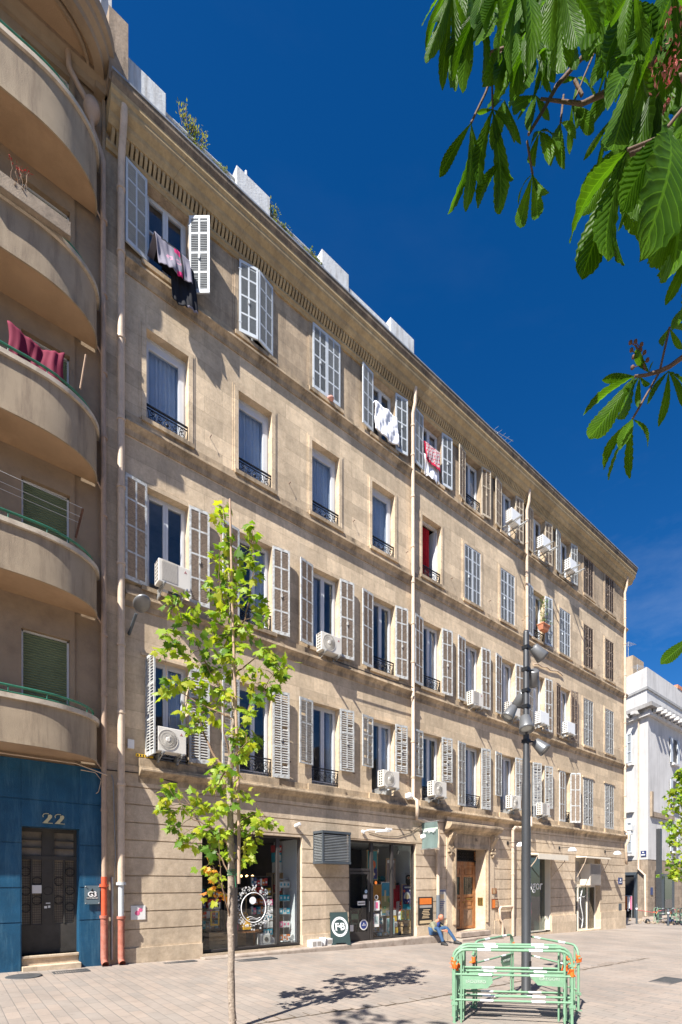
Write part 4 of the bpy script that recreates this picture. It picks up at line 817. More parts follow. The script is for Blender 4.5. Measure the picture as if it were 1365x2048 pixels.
stock_shelf(7.75, 8.2, .8, .15, .9, 3, 'low white shelf of souvenirs under the amber panel', 44)
t = thing('booklet_stand', 'stand of yellow, white and blue booklets behind the middle mullion', 'display rack', (8.4, .5, .0))
for i in range(4):
    m = MB(); m.box(8.2+.0*i, 8.66, .5+.03*i, .54+.03*i, .1+.2*i, .28+.2*i, i % 2); m.box(8.3, 8.5, .496+.03*i, .5+.03*i, .14+.2*i, .24+.2*i, 2); m.build('booklet_row', [c_ye, c_wh, c_cy], t)
for i, (x, mt, s, lb) in enumerate(((7.75, c_cy, .13, 'small blue and white box at the left foot of the display'), (8.0, sand, .2, 'flat sand coloured box at the foot of the display'), (7.98, c_wh, .1, 'small white box stacked behind the sand coloured one'))):
    m = MB(); m.box(x-s/2, x+s/2, .42+.14*(i == 2), .52+.14*(i == 2), .05, .16+.1*(i == 2)); m.box(x-s/4, x+s/4, .415+.14*(i == 2), .42+.14*(i == 2), .07, .13, 1); tag(m.build('small_box', [mt, c_wh if i != 2 else m_tblack]), lb, 'box', 'small boxes in the second shop')
m = MB(); zc = 2.05; x = 9.16; m.prism([(-.13, 0), (-.13, -.22), (-.06, -.3), (.06, -.3), (.13, -.22), (.13, 0), (.06, .06), (0, .07), (-.06, .06)], Matrix.Translation((x, .5, zc)) @ Matrix.Rotation(R(90), 4, 'X'), .02)
for i in range(7): m.tube([(x-.12+i*.04, .49, zc+.04), (x-.17+i*.057, .49, zc+.14)], .006, 4)
m.prism([(-.1, -.05), (0, .01), (.1, -.05), (0, -.1)], Matrix.Translation((x, .477, zc)) @ Matrix.Rotation(R(90), 4, 'X'), .004, 1); m.lathe([(.03,0),(.03,.004)], Matrix.Translation((x,.474,zc-.045)) @ Matrix.Rotation(R(90),4,'X'), 12, 2)
tag(m.build('wall_ornament', [m_black, sand, c_re]), 'black eye shaped ornament hanging above the navy poster', 'ornament')
for x in (7.9, 8.9):
    m = MB(); m.lathe([(.05, 0), (.07, -.12), (.06, -.14)], Matrix.Translation((x, .7, 2.98)) @ Matrix.Rotation(R(25), 4, 'X'), 12); m.tube([(x, .7, 3.1), (x, .7, 2.98)], .01, 5); m.box(x-.15, x+.15, .68, .72, 3.08, 3.12); tag(m.build('shop_spotlight', m_galv), 'small ceiling spotlight above the %s display pane of the second shop' % ('middle' if x < 8 else 'right'), 'spotlight', 'ceiling spotlights in the second shop')
m = MB(); m.tube([(7.05,.8,0),(7.05,.8,.9),(7.35,.8,.9),(7.35,.8,0)], .012, 6); m.tube([(7.05,1.1,0),(7.05,1.1,.5),(7.35,1.1,.5),(7.35,1.1,0)], .012, 6); m.box(7.05, 7.35, .8, 1.1, .45, .48); m.box(7.07, 7.33, .79, .81, .62, .8); tag(m.build('folding_chair', M('chair_green', (.2,.35,.2))), 'pale green folding chair just inside the shop door', 'chair')

for o in [o for o in bpy.data.objects if o not in BEFORE and o.parent is None]:
    l = o['label']; x = o.location.x if o.type == 'EMPTY' else sum(v.co.x for v in o.data.vertices)/max(1, len(o.data.vertices))
    o.location.x += .34 if x < 5.2 else .17 if 'orange sun' in l else .85 if ('red drape' in l or 'crate' in l or l.startswith('dark red')) else .9 if ('globe' in l) else .5 if x > 7.5 else .25
# third shop (beige frame, awning) and fourth shop (glazed doors)
m = MB(); x0, x1, z0, z1 = GFO[3]; y = .25
m.box(x0, x1, y-.04, y+.04, z0, z0+.06); m.box(x0, x1, y-.04, y+.04, z1-.06, z1); m.box(x0, x0+.05, y-.04, y+.04, z0+.06, z1-.06); m.box(x1-.06, x1, y-.25, y+.04, z0+.06, z1-.06)
SW3 = m.build('shop_window', m_cream, B); m = MB(); m.box(x0+.05, x1-.06, y-.006, y+.006, z0+.06, z1-.06); m.build('shop_pane', glass_mat('mirror_glass', .12, (.62,.7,.68)), SW3)
sill(x0, x1, z0, .12)
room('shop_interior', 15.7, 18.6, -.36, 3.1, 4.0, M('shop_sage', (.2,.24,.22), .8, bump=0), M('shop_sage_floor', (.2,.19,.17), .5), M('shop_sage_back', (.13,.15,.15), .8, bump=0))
text('window_lettering', 'ugor', .62, m_text, SW3, (17.55, y-.012, 1.72), WALLROT, .004, sx=1.0)
m = MB(); m.box(16.2, 18.0, .9, 1.0, 1.95, 2.7); fbd = tag(m.build('reflected_sign_board', c_wh), 'pale board modelling the reflection of an opposite sign in the third shop window', 'board')
text('board_and_reflected_lettering', 'FRIE', .42, m_tblack, fbd, (17.6, .88, 2.3), (R(90), 0, R(180)), .004, bold=.01)  # reflection of a sign opposite, modelled as mirrored letters on a board
def garment(m, x, y, z, w_, h_, mi):
    m.add([(x-w_/2, y, z), (x+w_/2, y, z), (x+w_*.62, y+.02, z-h_*.4), (x+w_*.7, y, z-h_), (x-w_*.7, y, z-h_), (x-w_*.62, y-.02, z-h_*.4), (x, y-.05, z-.02), (x, y-.07, z-h_)], [(0,6,5),(6,7,4,5),(6,1,2),(6,2,3,7)], mi)
t = thing('clothes_rack', 'rail of dark and bright clothes behind the window of the third shop', 'clothes rack', (17.3, 1.2, -.36))
m = MB(); m.tube([(16.5, 1.2, -.36), (16.5, 1.2, 1.0), (18.0, 1.2, 1.0), (18.0, 1.2, -.36)], .015, 6); m.build('rail', m_galv, t)
m = MB(); rr = random.Random(5)
for i in range(16): garment(m, 16.6+i*.085, 1.2+rr.uniform(-.08,.08), .98, .1, rr.uniform(.6,.9), rr.choice((0, 0, 1, 2, 3)))
m.build('garments', [m_black, c_nv, c_pk, c_wh], t)
m = MB(); m.lathe([(.02, 0), (.09, .05), (.14, .3), (.1, .45), (.13, .7), (.05, .82), (.06, 1.0), (0, 1.05)], Matrix.Translation((17.95, .8, .2)), 12); m.box(17.93, 17.97, .78, .82, -.36, .25); tag(m.build('mannequin', [c_pk]), 'dressed mannequin beside the clothes rail in the third shop', 'mannequin')
m = MB(); x0, x1, z0, z1 = GFO[4]; y = .25
m.box(x0, x1, y-.04, y+.05, 1.62, 1.72)
for a, b in ((x0, x0+.07), (21.36, 21.44), (22.3, 22.38), (x1-.05, x1)): m.box(a, b, y-.05, y+.05, z0, 1.62)
m.box(21.44, 22.3, y-.03, y+.03, z0, z0+.06); SW4 = m.build('shop_window', m_cream, B)
for a, b in ((x0+.07, 21.36), (21.44, 22.3), (22.38, x1-.05)):
    m = MB(); m.box(a, b, y-.006, y+.006, z0+.03, 1.62); m.build('shop_pane', glass_mat('green_glass', .1, (.5,.56,.54)) if a < 20.8 else bpy.data.materials['green_glass'], SW4)
m = MB(); m.box(x0, x1, y, y+.06, 1.72, z1); m.build('transom_panel', m_cream, SW4)
m = MB(); m.box(x0+.1, 21.5, y-.04, y, 1.9, 2.9)
for i in range(16): m.box(x0+.12, 21.48, y-.05, y-.04, 1.92+i*.06, 1.95+i*.06)
m.build('louvre_panel', m_acgrey, SW4)
m = MB(); m.tube([(21.8+.12*math.sin(i*.5), y-.02, -.4+i*.14) for i in range(15)], .018, 5); m.tube([(21.5+i*.12, y-.02, 1.05+.03*i+.05*math.sin(i)) for i in range(9)], .014, 5); m.tube([(21.5+.1*i, y-.02, .15-.06*i) for i in range(5)], .012, 5)
m.tube([(20.95+.12*math.cos(a*.6), y-.02, 1.3+.12*math.sin(a*.6)) for a in range(11)], .012, 5, closed=True); m.build('window_decal', m_text, SW4)
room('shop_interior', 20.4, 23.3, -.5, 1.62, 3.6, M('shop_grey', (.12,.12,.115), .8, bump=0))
m = MB(); m.lathe([(.2, 0), (.25, .3), (.2, .5), (.1, .55), (.1, .9), (0, 1.0)], Matrix.Translation((22.5, 1.2, -.5)), 14); tag(m.build('red_chair', flat('red_seat', (.45,.05,.03))), 'rounded red chair inside the fourth shop', 'chair')
# awnings
def awning(x0, x1, z, p, zf, label, mt, bx, vd=.05):
    t = thing('awning', label, 'awning', (x0, 0, z), 0, 'awnings over the right hand shops')
    m = MB(); m.ext([(.03, z-.06), (.03, z+.03), (p, zf+.03), (p+.01, zf-vd), (p-.01, zf-vd), (p-.02, zf-.02)], x0, x1); m.build('canopy', mt, t)
    for x in bx:
        m = MB(); m.tube([(x, -p+.05, zf-.03), (x, -p*.8, zf-.25), (x, -.06, z-1.0)], .018, 6); m.build('support_arm', m_pipe, t)
awning(16.0, 18.45, 3.1, .8, 3.02, 'flat cream awning over the third shop window', m_cream, (16.05, 18.4), .2)
awning(20.7, 23.2, 3.12, .55, 3.08, 'narrow folded grey and cream awning over the glazed doors of the fourth shop', m_cream, (20.75, 23.15))
m = MB(); m.box(21.6, 22.75, -.28, .2, 1.72, 2.78); 
t = thing('louvred_unit', 'cream box with a grey louvred front above the glazed shop doors', 'ventilation unit', (22.2, -.1, 1.72)); m.build('casing', m_cream, t)
m = MB()
for i in range(20): m.add([(21.66,-.285,1.78+i*.049),(22.69,-.285,1.78+i*.049),(22.69,-.31,1.79+i*.049),(21.66,-.31,1.79+i*.049),(22.69,-.285,1.815+i*.049),(21.66,-.285,1.815+i*.049)], [(0,1,2,3),(3,2,4,5)])
m.build('louvres', m_acgrey, t)

# ------------------------------------------------------------------ air conditioners
AC = {}
def ac(kind, x, z, p, label, mt=m_ac, w_=.74, h_=.52, d=.28, arm=.1):
    key = (kind, mt.name, w_, h_, arm)
    t = thing('air_conditioner', label, 'air conditioner', (x, -p, z), 0, 'air conditioners on the stone facade')
    if key in AC:
        for ch in AC[key].children: copy_tree(ch, t)
        return t
    AC[key] = t; hw = w_/2; I = Matrix.Identity(4)
    m = MB(); m.box(-hw, hw, -d, 0, 0, h_); bevel(m.build('casing', mt, t, False), .015, 2)
    m = MB()
    for i in range(3 if kind == 'grid' else 2):
        for j in range(6): m.box(-hw-.004, -hw+.004, -d+.05+i*.1 if kind != 'grid' else -d+.035+i*.088, -d+.12+i*.1 if kind != 'grid' else -d+.1+i*.088, .05+j*.08, .1+j*.08)
    m.build('side_grille', m_acdark, t, False)
    if kind in ('fan', 'fanplain'):
        cx, cz, r = -.1, h_*.5, .225
        m = MB(); F = Matrix.Translation((cx, -d-.002, cz)) @ Matrix.Rotation(R(90), 4, 'X')
        m.lathe([(r, -.004), (r, .003)], F, 32, 1)
        for i in range(44):
            a = i*2*math.pi/44; c, s_ = math.cos(a), math.sin(a); a2 = a+.25
            m.tube([(cx+.06*c, -d-.008, cz+.06*s_), (cx+.14*math.cos(a+.1), -d-.014, cz+.14*math.sin(a+.1)), (cx+r*.97*math.cos(a2), -d-.006, cz+r*.97*math.sin(a2))], .0045, 3)
        m.lathe([(.055, 0), (.055, .012), (.04, .018)], F, 16); 
        for rr_ in (.11, .17, r): m.tube([(cx+rr_*math.cos(i*R(15)), -d-.01, cz+rr_*math.sin(i*R(15))) for i in range(24)], .004, 4, closed=True)
        m.build('fan_grille', [mt, m_acgrey], t, False)
    elif kind == 'grille':
        m = MB(); m.box(-hw+.07, hw-.3, -d-.004, -d+.002, .05, h_-.05, 1)
        for i in range(18): m.box(-hw+.08, hw-.31, -d-.009, -d-.004, .06+i*.026, .07+i*.026)
        m.build('front_grille', [mt, m_acgrey], t, False)
    if kind in ('grille', 'fan'):                       # three small red diamonds
        m = MB(); s_ = .022; cx, cz = hw-.12, h_*.78
        for a in (90, 210, 330):
            ox, oz = s_*math.cos(R(a)), s_*math.sin(R(a)); q = R(a)
            m.prism([(cx, cz), (cx+s_*math.cos(q-.52), cz+s_*math.sin(q-.52)), (cx+2*s_*.87*math.cos(q), cz+2*s_*.87*math.sin(q)), (cx+s_*math.cos(q+.52), cz+s_*math.sin(q+.52))], Matrix.Translation((0, -d-.001, 0)) @ Matrix.Rotation(R(90), 4, 'X'), .003)
        m.build('emblem', flat('emblem_red', (.35,.04,.05)) if 'emblem_red' not in bpy.data.materials else bpy.data.materials['emblem_red'], t, False)
    for sx in (-1, 1):
        m = MB(); X = sx*hw*.68; m.box(X-.02, X+.02, -d-arm, .3, -.05, -.012); m.box(X-.015, X+.015, -.02, .3, -.2, -.05) if arm < .2 else None
        m.tube([(X, -d-arm+.03, -.05), (X, .28, -.26)], .014, 5); m.build('bracket', m_galv, t, False)
    m = MB(); m.tube([(hw-.02, -.1, .2), (hw+.05, -.08, .18), (hw+.07, .1, .4), (hw+.07, .25, .7)], .016, 6); m.build('hose', m_black if kind != 'grid' else m_acwhite, t, False)
    return t
ac('grille', .97, 8.62, .22, 'ribbed white air conditioner under the second floor window nearest the left end of the facade')
ac('fan', .92, 4.80, .2, 'white air conditioner with big round fan at the first floor window nearest the left', w_=.66, h_=.56)
ac('fan', CX[2]-.02, 8.5, .06, 'white air conditioner with fan in the second floor window right of the young tree')
ac('fanplain', CX[3]-.05, 4.86, .16, 'air conditioner with a round fan on a bracket directly left of the middle downpipe', w_=.7)
ac('fanplain', CX[4]-.05, 4.82, .16, 'air conditioner with a round fan on a long bracket just right of the middle downpipe', w_=.7)
ac('grille', CX[5]-.1, 8.5, .06, 'ribbed air conditioner in the second floor window two bays right of the middle downpipe', w_=.68)
ac('grid', CX[6]-.05, 8.62, .1, 'white air conditioner half hidden behind the upper left lamp head', w_=.7)
ac('fanplain', CX[6]+.05, 4.86, .1, 'air conditioner with a round fan at first floor just left of the lamp post', w_=.68)
ac('grille', CX[7]+.0, 4.78, .1, 'squat air conditioner with a dark ribbed front at first floor right of the lamp post', w_=.68)
ac('grid', CX[7]-.12, 8.72, .12, 'plain white air conditioner at second floor just right of the lamp post', m_acwhite, w_=.72)
ac('grid', CX[8]-.1, 8.75, .1, 'plain white air conditioner below the brown shuttered window on the second floor', m_acwhite, w_=.72)
ac('grid', CX[6]-.12, 16.35, .2, 'white air conditioner on long arms, leftmost of the three on the top floor', m_acwhite, w_=.64, h_=.48, arm=.42)
ac('grid', CX[7]-.12, 16.3, .2, 'white air conditioner on long arms, middle one of the three on the top floor', m_acwhite, w_=.64, h_=.48, arm=.42)
ac('grid', CX[8]-.12, 16.25, .2, 'white air conditioner on long arms, rightmost of the three on the top floor', m_acwhite, w_=.64, h_=.48, arm=.42)
# dark louvred box over the pier between the two left shops
t = thing('louvred_unit', 'dark grey louvred metal box on the pier between the two left shops', 'ventilation unit', (5.7, 0, 2.36))
m = MB(); x0, x1, p, z0, z1 = 5.18, 6.2, .5, 2.38, 3.3
for x in (x0, x1-.05): 
    for yy in (-p, -.06): m.box(x, x+.05, yy, yy+.05, z0, z1)
m.box(x0-.01, x1+.01, -p-.01, -.035, z1-.06, z1+.01); m.box(x0-.01, x1+.01, -p-.01, -.035, z0-.01, z0+.06); m.build('frame', m_anth, t)
m = MB(); m.box(x0+.08, x1-.08, -p+.08, -.08, z0+.07, z1-.07); m.build('core', m_acdark, t)
m = MB()
for i in range(17):
    z = z0+.075+i*.045
    m.add([(x0+.05,-p+.04,z+.03),(x1-.05,-p+.04,z+.03),(x1-.05,-p+.005,z),(x0+.05,-p+.005,z)], [(0,1,2,3)]); m.add([(x0+.04,-p+.05,z+.03),(x0+.04,-.06,z+.03),(x0+.005,-.06,z),(x0+.005,-p+.05,z)], [(0,1,2,3)])
o = m.build('slats', M('slat_grey', (.3,.32,.33), .4, metal=.3), t); o.modifiers.new('th', 'SOLIDIFY').thickness = .004

# ------------------------------------------------------------------ washing out of the windows
def drape(name, c, w_, ztop, zbot, p, mats, label, cat, seed=1, amp=.02, skew=0, hem=None, colf=None, inside=.35, n=34, rows=26, quilt=0, thick=.008, parent=None, group=None):
    rr = random.Random(seed); ph = [rr.uniform(0, 6.28) for _ in range(6)]; m = MB(); vs = []; L = ztop-zbot
    for j in range(rows+1):
        t = j/rows
        for i in range(n+1):
            u = i/n; x = c+(u-.5)*w_*(1+.04*math.sin(ph[0]+t*3))+skew*t
            if t < .2: q = t/.2; y = .12-(.12+p)*q; z = ztop-inside*(1-q)**2*.4
            else:
                q = (t-.2)/.8; dz = L*(1+(hem(u) if hem else .05*math.sin(u*5+ph[1])))*q
                y = -p-.02-amp*q*2.2-amp*(.3+.7*q)*(.8*math.sin(u*9+ph[2]+q*2.5)+.45*math.sin(u*23+ph[3]+q*4)+.3*math.sin(u*41-q*3+ph[5])+.7*math.sin(q*6+u*5+ph[4])); z = ztop-dz
                if quilt: y -= .018*abs(math.sin((u+.12*math.sin(q*5))*quilt*math.pi*.75))**.5*abs(math.sin((q+.1*math.sin(u*6+1))*quilt*math.pi*.8))**.5+.015*math.sin(u*13+q*9)
            vs.append((x, y, z))
    for j in range(rows):
        for i in range(n):
            a = j*(n+1)+i; m.add([], []); m.f.append([a, a+1, a+n+2, a+n+1]); m.sm.append(True); m.m.append(colf(i/n, j/rows) if colf else 0)
    m.v = vs; o = m.build(name, mats); o.modifiers.new('thickness', 'SOLIDIFY').thickness = thick
    return tag(o, label, cat, group)
f_grey = flat('grey_cotton', (.2,.19,.24), .9); f_blk = flat('black_cotton', (.008,.009,.014), .9); f_mag = flat('magenta_cotton', (.6,.02,.15), .9); f_pk = flat('pale_pink_cotton', (.5,.25,.35), .9)
f_wh = M('white_quilt', (.78,.79,.83), .9, var=.03, bump=.3, bscale=25); f_red = flat('crimson_cloth', (.45,.01,.05), .9); f_pat = flat('patterned_cloth', (.5,.42,.42), .9)
drape('black_garment', CX[0]+.2, .62, 16.55, 15.45, .22, [f_blk, f_grey], 'black trousers hanging lowest out of the top floor window nearest the left end', 'laundry', 2, .03, .12, colf=lambda u, v: 1 if (v > .93 and u > .55) else 0)
drape('grey_shirt', CX[0]-.02, .8, 16.62, 15.95, .3, [f_grey, f_blk, f_mag, f_pk], 'grey and pink printed shirts draped over the black garment at the top left window', 'laundry', 4, .035, .08,
      colf=lambda u, v: 1 if v < .25 and .15 < u < .6 else 2 if (.5 < u < .68 and (v < .36 or v > .86)) else 3 if (abs(math.hypot(u-.6, (v-.6)*1.2)-.08) < .02 or abs(math.hypot(u-.35, (v-.62)*1.2)-.07) < .02) else 1 if (.7 < u < .76) else 0)
drape('white_quilt', CX[3]-.03, .98, 17.05, 16.1, .12, [f_wh], 'thick white quilt hung over a top floor sill just left of the middle downpipe', 'bedding', 6, .02, .03, quilt=6, thick=.03, rows=34, n=44)
drape('white_sheet', CX[4]-.08, .8, 16.75, 15.98, .05, [f_wh], 'white sheet showing below the red patterned cover at the top floor window', 'bedding', 9, .02, hem=lambda u: .04*math.sin(u*17))
drape('patterned_cover', CX[4]-.1, .82, 17.1, 16.42, .11, [f_pat, f_red], 'red edged patterned cover hung over a white sheet just right of the middle downpipe', 'bedding', 11, .02, n=44, rows=34,
      colf=lambda u, v: 1 if v > .87 or u < .05 or abs(math.sin(u*19+1.4*math.sin(v*14)))*abs(math.sin(v*21+u*8)) < .16 else 0)
m = MB(); m.lathe([(0, -.06), (.09, -.03), (.1, .02), (.05, .06), (0, .07)], Matrix.Translation((CX[2]+.1, -.12, 16.1)), 9); tag(m.build('pink_cloth', flat('salmon_cloth', (.6,.3,.25), .9)), 'small crumpled pink cloth on the sill below the closed white shutters', 'cloth')
# flower box with climbing plant
t = thing('flower_box', 'terracotta flower box with thin climbing plant on a third floor window guard', 'planter', (CX[7]+.15, -.15, 12.98))
m = MB(); x, z = CX[7]+.12, 12.9; m.add([(x-.22,-.1,z),(x+.22,-.1,z),(x+.22,-.3,z),(x-.22,-.3,z),(x-.27,-.05,z+.25),(x+.27,-.05,z+.25),(x+.27,-.35,z+.25),(x-.27,-.35,z+.25)], [(0,1,2,3),(0,4,5,1),(1,5,6,2),(2,6,7,3),(3,7,4,0),(4,7,6,5)]); m.box(x-.28, x+.28, -.36, -.04, z+.22, z+.26); m.build('box', m_roof, t)
def leafbits(m, cx, cy, cz, r, n, s, rr, mi=0):
    for _ in range(n):
        a = Vector((rr.gauss(0, 1), rr.gauss(0, 1), rr.gauss(0, 1))).normalized()*r*rr.random()**.4; c = Vector((cx, cy, cz))+a
        d = Vector((rr.uniform(-1,1), rr.uniform(-1,1), rr.uniform(-1,.4))).normalized(); e = d.orthogonal().normalized()*s*.35; d *= s
        m.add([c, c+d*.5+e, c+d, c+d*.5-e], [(0,1,2,3)], mi)
m = MB(); rr = random.Random(8)
for k in range(7):
    p = [Vector((x+rr.uniform(-.2,.2), -.2, z+.25))]
    for i in range(8): p.append(p[-1]+Vector((rr.uniform(-.06,.07), rr.uniform(-.03,.03), rr.uniform(.06,.2))))
    m.tube(p, .005, 4, 1)
    for q in p[2::2]: leafbits(m, q.x, q.y, q.z, .09, 10, .07, rr)
m.tube([(x+.2,-.2,z+.25), (x+.45,-.3,z+.5), (x+.6,-.32,z+.45)], .005, 4, 1); leafbits(m, x+.55, -.3, z+.5, .14, 16, .07, rr)
m.build('climbing_plant', [m_l4, m_twig], t)
# plants growing on the roof edge
for i, (x, zz, r, h, lb) in enumerate(((1.55, 19.4, .3, .95, 'tallest thin grey green bush on the roof edge between the first two parapet blocks'), (2.2, 19.4, .16, .35, 'low weed on the roof edge left of the second parapet block'), (3.75, 19.4, .14, .7, 'upright weed on the roof edge just right of the second parapet block'), (4.1, 19.4, .15, .45, 'small yellow green weed in the middle of the second rail'), (4.95, 19.4, .12, .4, 'small weed on the rail left of the third parapet block'), (5.12, 19.4, .1, .3, 'tiny weed touching the third parapet block'))):
    t = thing('roof_weed', lb, 'plant', (x, -.15, zz-.35), 0, 'weeds growing on the roof edge'); m = MB(); m2 = MB(); rr = random.Random(20+i)
    for k in range(9 if i else 16):
        p = [Vector((x+rr.uniform(-.08,.08), -.18, zz-.3))]; dx = rr.uniform(-r, r)*.35
        for s_ in range(6): p.append(p[-1]+Vector((dx*.5+rr.uniform(-.03,.03), rr.uniform(-.03,.03), (h+.3)/6*rr.uniform(.6,1.1))))
        m.tube(p, .006, 4)
        for q in p[2:]: leafbits(m2, q.x, q.y, q.z, .08, 7, .07, rr)
    m.build('stem', m_twig, t); m2.build('foliage', m_weed, t)

# ------------------------------------------------------------------ things fixed to or standing at the facade
def wall_lamp(x, z, p, label):
    t = thing('wall_lamp', label, 'wall lamp', (x, 0, z), 0, 'white dome lamps over the right hand shops')
    m = MB(); m.tube([(x, -.02, z), (x, -p, z), (x, -p, z-.02)], .014, 6); m.box(x-.05, x+.05, -.06, -.03, z-.07, z+.07); m.build('arm', m_iron, t)
    m = MB(); m.lathe([(.03, .06), (.1, .05), (.16, -.02), (.19, -.1), (.19, -.13), (.17, -.13), (.14, -.04), (.0, .02)], Matrix.Translation((x, -p, z-.06)), 20, cap=False); m.build('lamp_shade', m_acwhite, t)
wall_lamp(14.95, 3.47, .65, 'white dome lamp left of the lamp post, leftmost of the three over the right shops')
wall_lamp(19.1, 3.45, .65, 'white dome lamp on the pier between the two awnings, middle one of three')
wall_lamp(23.75, 3.47, .65, 'white dome lamp nearest the right corner of the building')
for x, z, s_, lb in ((4.55, 3.42, .05, 'small white cylinder lamp above the left shop window'), (9.75, 3.4, .09, 'small white square sensor lamp left of the hanging banner'), (9.02, 4.72, .11, 'cream round camera housing beside the middle downpipe')):
    m = MB(); m.lathe([(s_, 0), (s_, .16), (s_*.8, .18)], Matrix.Translation((x, -.05, z)) @ Matrix.Rotation(R(70), 4, 'X') @ Matrix.Rotation(R(20), 4, 'Y'), 14); m.box(x-.02, x+.02, -.1, .0, z-.02, z+.02); tag(m.build('small_lamp', m_acwhite), lb, 'lamp', None)
t = thing('lamp_bracket', 'folded white jointed lamp bracket above the second shop window', 'lamp bracket', (7.2, -.05, 3.4))
m = MB(); m.tube([(7.05,-.06,3.42), (7.1,-.3,3.46), (8.0,-.35,3.52), (7.9,-.4,3.46), (7.3,-.38,3.4)], .02, 6); m.lathe([(.06, 0), (.06, .05)], Matrix.Translation((7.05,-.06,3.42)) @ Matrix.Rotation(R(90),4,'X'), 12); m.box(7.75,7.98,-.42,-.36,3.5,3.56); m.build('arm', m_acwhite, t)
# hanging banner
t = thing('hanging_banner', 'grey green fabric banner with a pale stripe hanging beside the house door', 'banner', (10.0, 0, 3.3))
m = MB(); m.tube([(9.72, -.02, 3.9), (9.72, -.85, 3.9)], .015, 6); m.build('pole', m_galv, t); m = MB(); m.tube([(9.72, -.02, 2.98), (9.72, -.85, 2.98)], .015, 6); m.build('pole', m_galv, t)
m = MB(); n = 14
for j in range(n):
    z0_, z1_ = 3.88-.88*j/n, 3.88-.88*(j+1)/n
    for i in range(8):
        f = lambda i_, z_: (9.72+.015*math.sin(i_*1.4)+.02*math.sin(z_*6), -.1-.72*i_/8, z_)
        m.add([f(i, z0_), f(i+1, z0_), f(i+1, z1_), f(i, z1_)], [(0,1,2,3)], 1 if j in (3,) else 0, True)
m.build('banner_cloth', [flat('banner_grey_green', (.13,.18,.17), .9), flat('banner_stripe', (.5,.62,.52), .9)], t)
text('banner_lettering', 'enrypage', .15, m_text, t, (9.69, -.46, 3.6), (R(90), 0, R(-90)), .002)
# sandwich board
t = thing('sandwich_board', 'green A-frame board with a white ring emblem in front of the pier', 'advertising board', (6.0, -.3, -.02), R(-14))
I = Matrix.Translation((0, 0, 0)); W_, H_ = .62, 1.0
MA = Matrix.Rotation(R(80), 4, 'X')                   # face leaning back
def bp(x, z, d=0): return MA @ Vector((x, z, d))
m = MB(); m.prism([(-.32, 0), (-.2, 0), (-.14, .07), (.14, .07), (.2, 0), (.32, 0), (.28, .98), (-.28, .98)], MA, -.025)
fb = m.build('front_panel', M('board_green', (.035,.06,.06), .55, var=.1), t, False)
m = MB(); m.prism([(-.32, 0), (-.2, 0), (-.14, .07), (.14, .07), (.2, 0), (.32, 0), (.28, .98), (-.28, .98)], Matrix.Translation((0, .36, 0)) @ Matrix.Rotation(R(100), 4, 'X'), -.025); m.build('rear_panel', m_black, t, False)
m = MB(); n = 48; ro, ri = .265, .2
for i in range(n):
    a, b = i*2*math.pi/n, (i+1)*2*math.pi/n
    P = [(r_*math.cos(q), .55+r_*1.12*math.sin(q)) for r_, q in ((ri, a), (ro, a), (ro, b), (ri, b))]; m.add([bp(x, z, .003) for x, z in P], [(0,1,2,3)])
m.build('ring_emblem', m_text, t, False)
def btext(s, size, x, z, rot=0, d=.004, bold=0, mt=m_text, sx=1):
    o = text('board_and_reflected_lettering', s, size, mt, None, (0,0,0), (0,0,0), .001, bold=bold, sx=1); o.parent = t; mm = MA @ Matrix.Translation((x, z, d)) @ Matrix.Rotation(rot, 4, 'Z') @ Matrix.Diagonal((sx, 1, 1, 1)); o.matrix_local = mm
btext('F', .28, -.09, .55, bold=.006); btext('B', .28, .09, .55, bold=.006); btext('&', .11, 0, .56, bold=.002, d=.006)
m = MB()
for x, z, w_ in ((-.12, .452, .07), (-.13, .645, .04), (-.03, .632, .02), (.06, .452, .06), (.05, .645, .05)): m.add([bp(x-w_/2, z-.008, .005), bp(x+w_/2, z-.008, .005), bp(x+w_/2, z+.008, .005), bp(x-w_/2, z+.008, .005)], [(0,1,2,3)])
m.build('serifs', m_text, t, False)
def ringtext(s, a0, a1, flip):
    for i, ch in enumerate(s):
        if ch == ' ': continue
        a = R(a0+(a1-a0)*i/(len(s)-1)); r_ = .232; btext(ch, .058, r_*math.cos(a), .55+r_*1.12*math.sin(a), (a-R(90)) if not flip else (a+R(90)), .006, .001, fb.data.materials[0])
ringtext('FARROW & BALL', 165, 15, False); ringtext('PAINT & PAPER', 200, 340, True)
# pots beside the board
m = MB(); m.box(4.95, 5.3, -.3, -.05, 0, .19); m.box(4.98, 5.1, -.304, -.3, .03, .15, 1); m.box(5.14, 5.27, -.304, -.3, .03, .15, 1); tag(m.build('printed_box', [c_wh, m_acgrey]), 'small white printed box on the step left of the green board', 'box')
m = MB(); m.lathe([(.08, 0), (.1, .24), (.105, .24), (.09, .02)], Matrix.Translation((5.42, -.17, 0)), 16); tag(m.build('white_bucket', c_wh), 'white bucket on the step between the small box and the board', 'bucket')
m = MB(); m.box(5.54, 5.74, -.22, -.05, 0, .2); m.box(5.56, 5.72, -.224, -.22, .04, .16, 1); tag(m.build('printed_box', [c_wh, m_acgrey]), 'small grey printed box touching the foot of the green board', 'box')
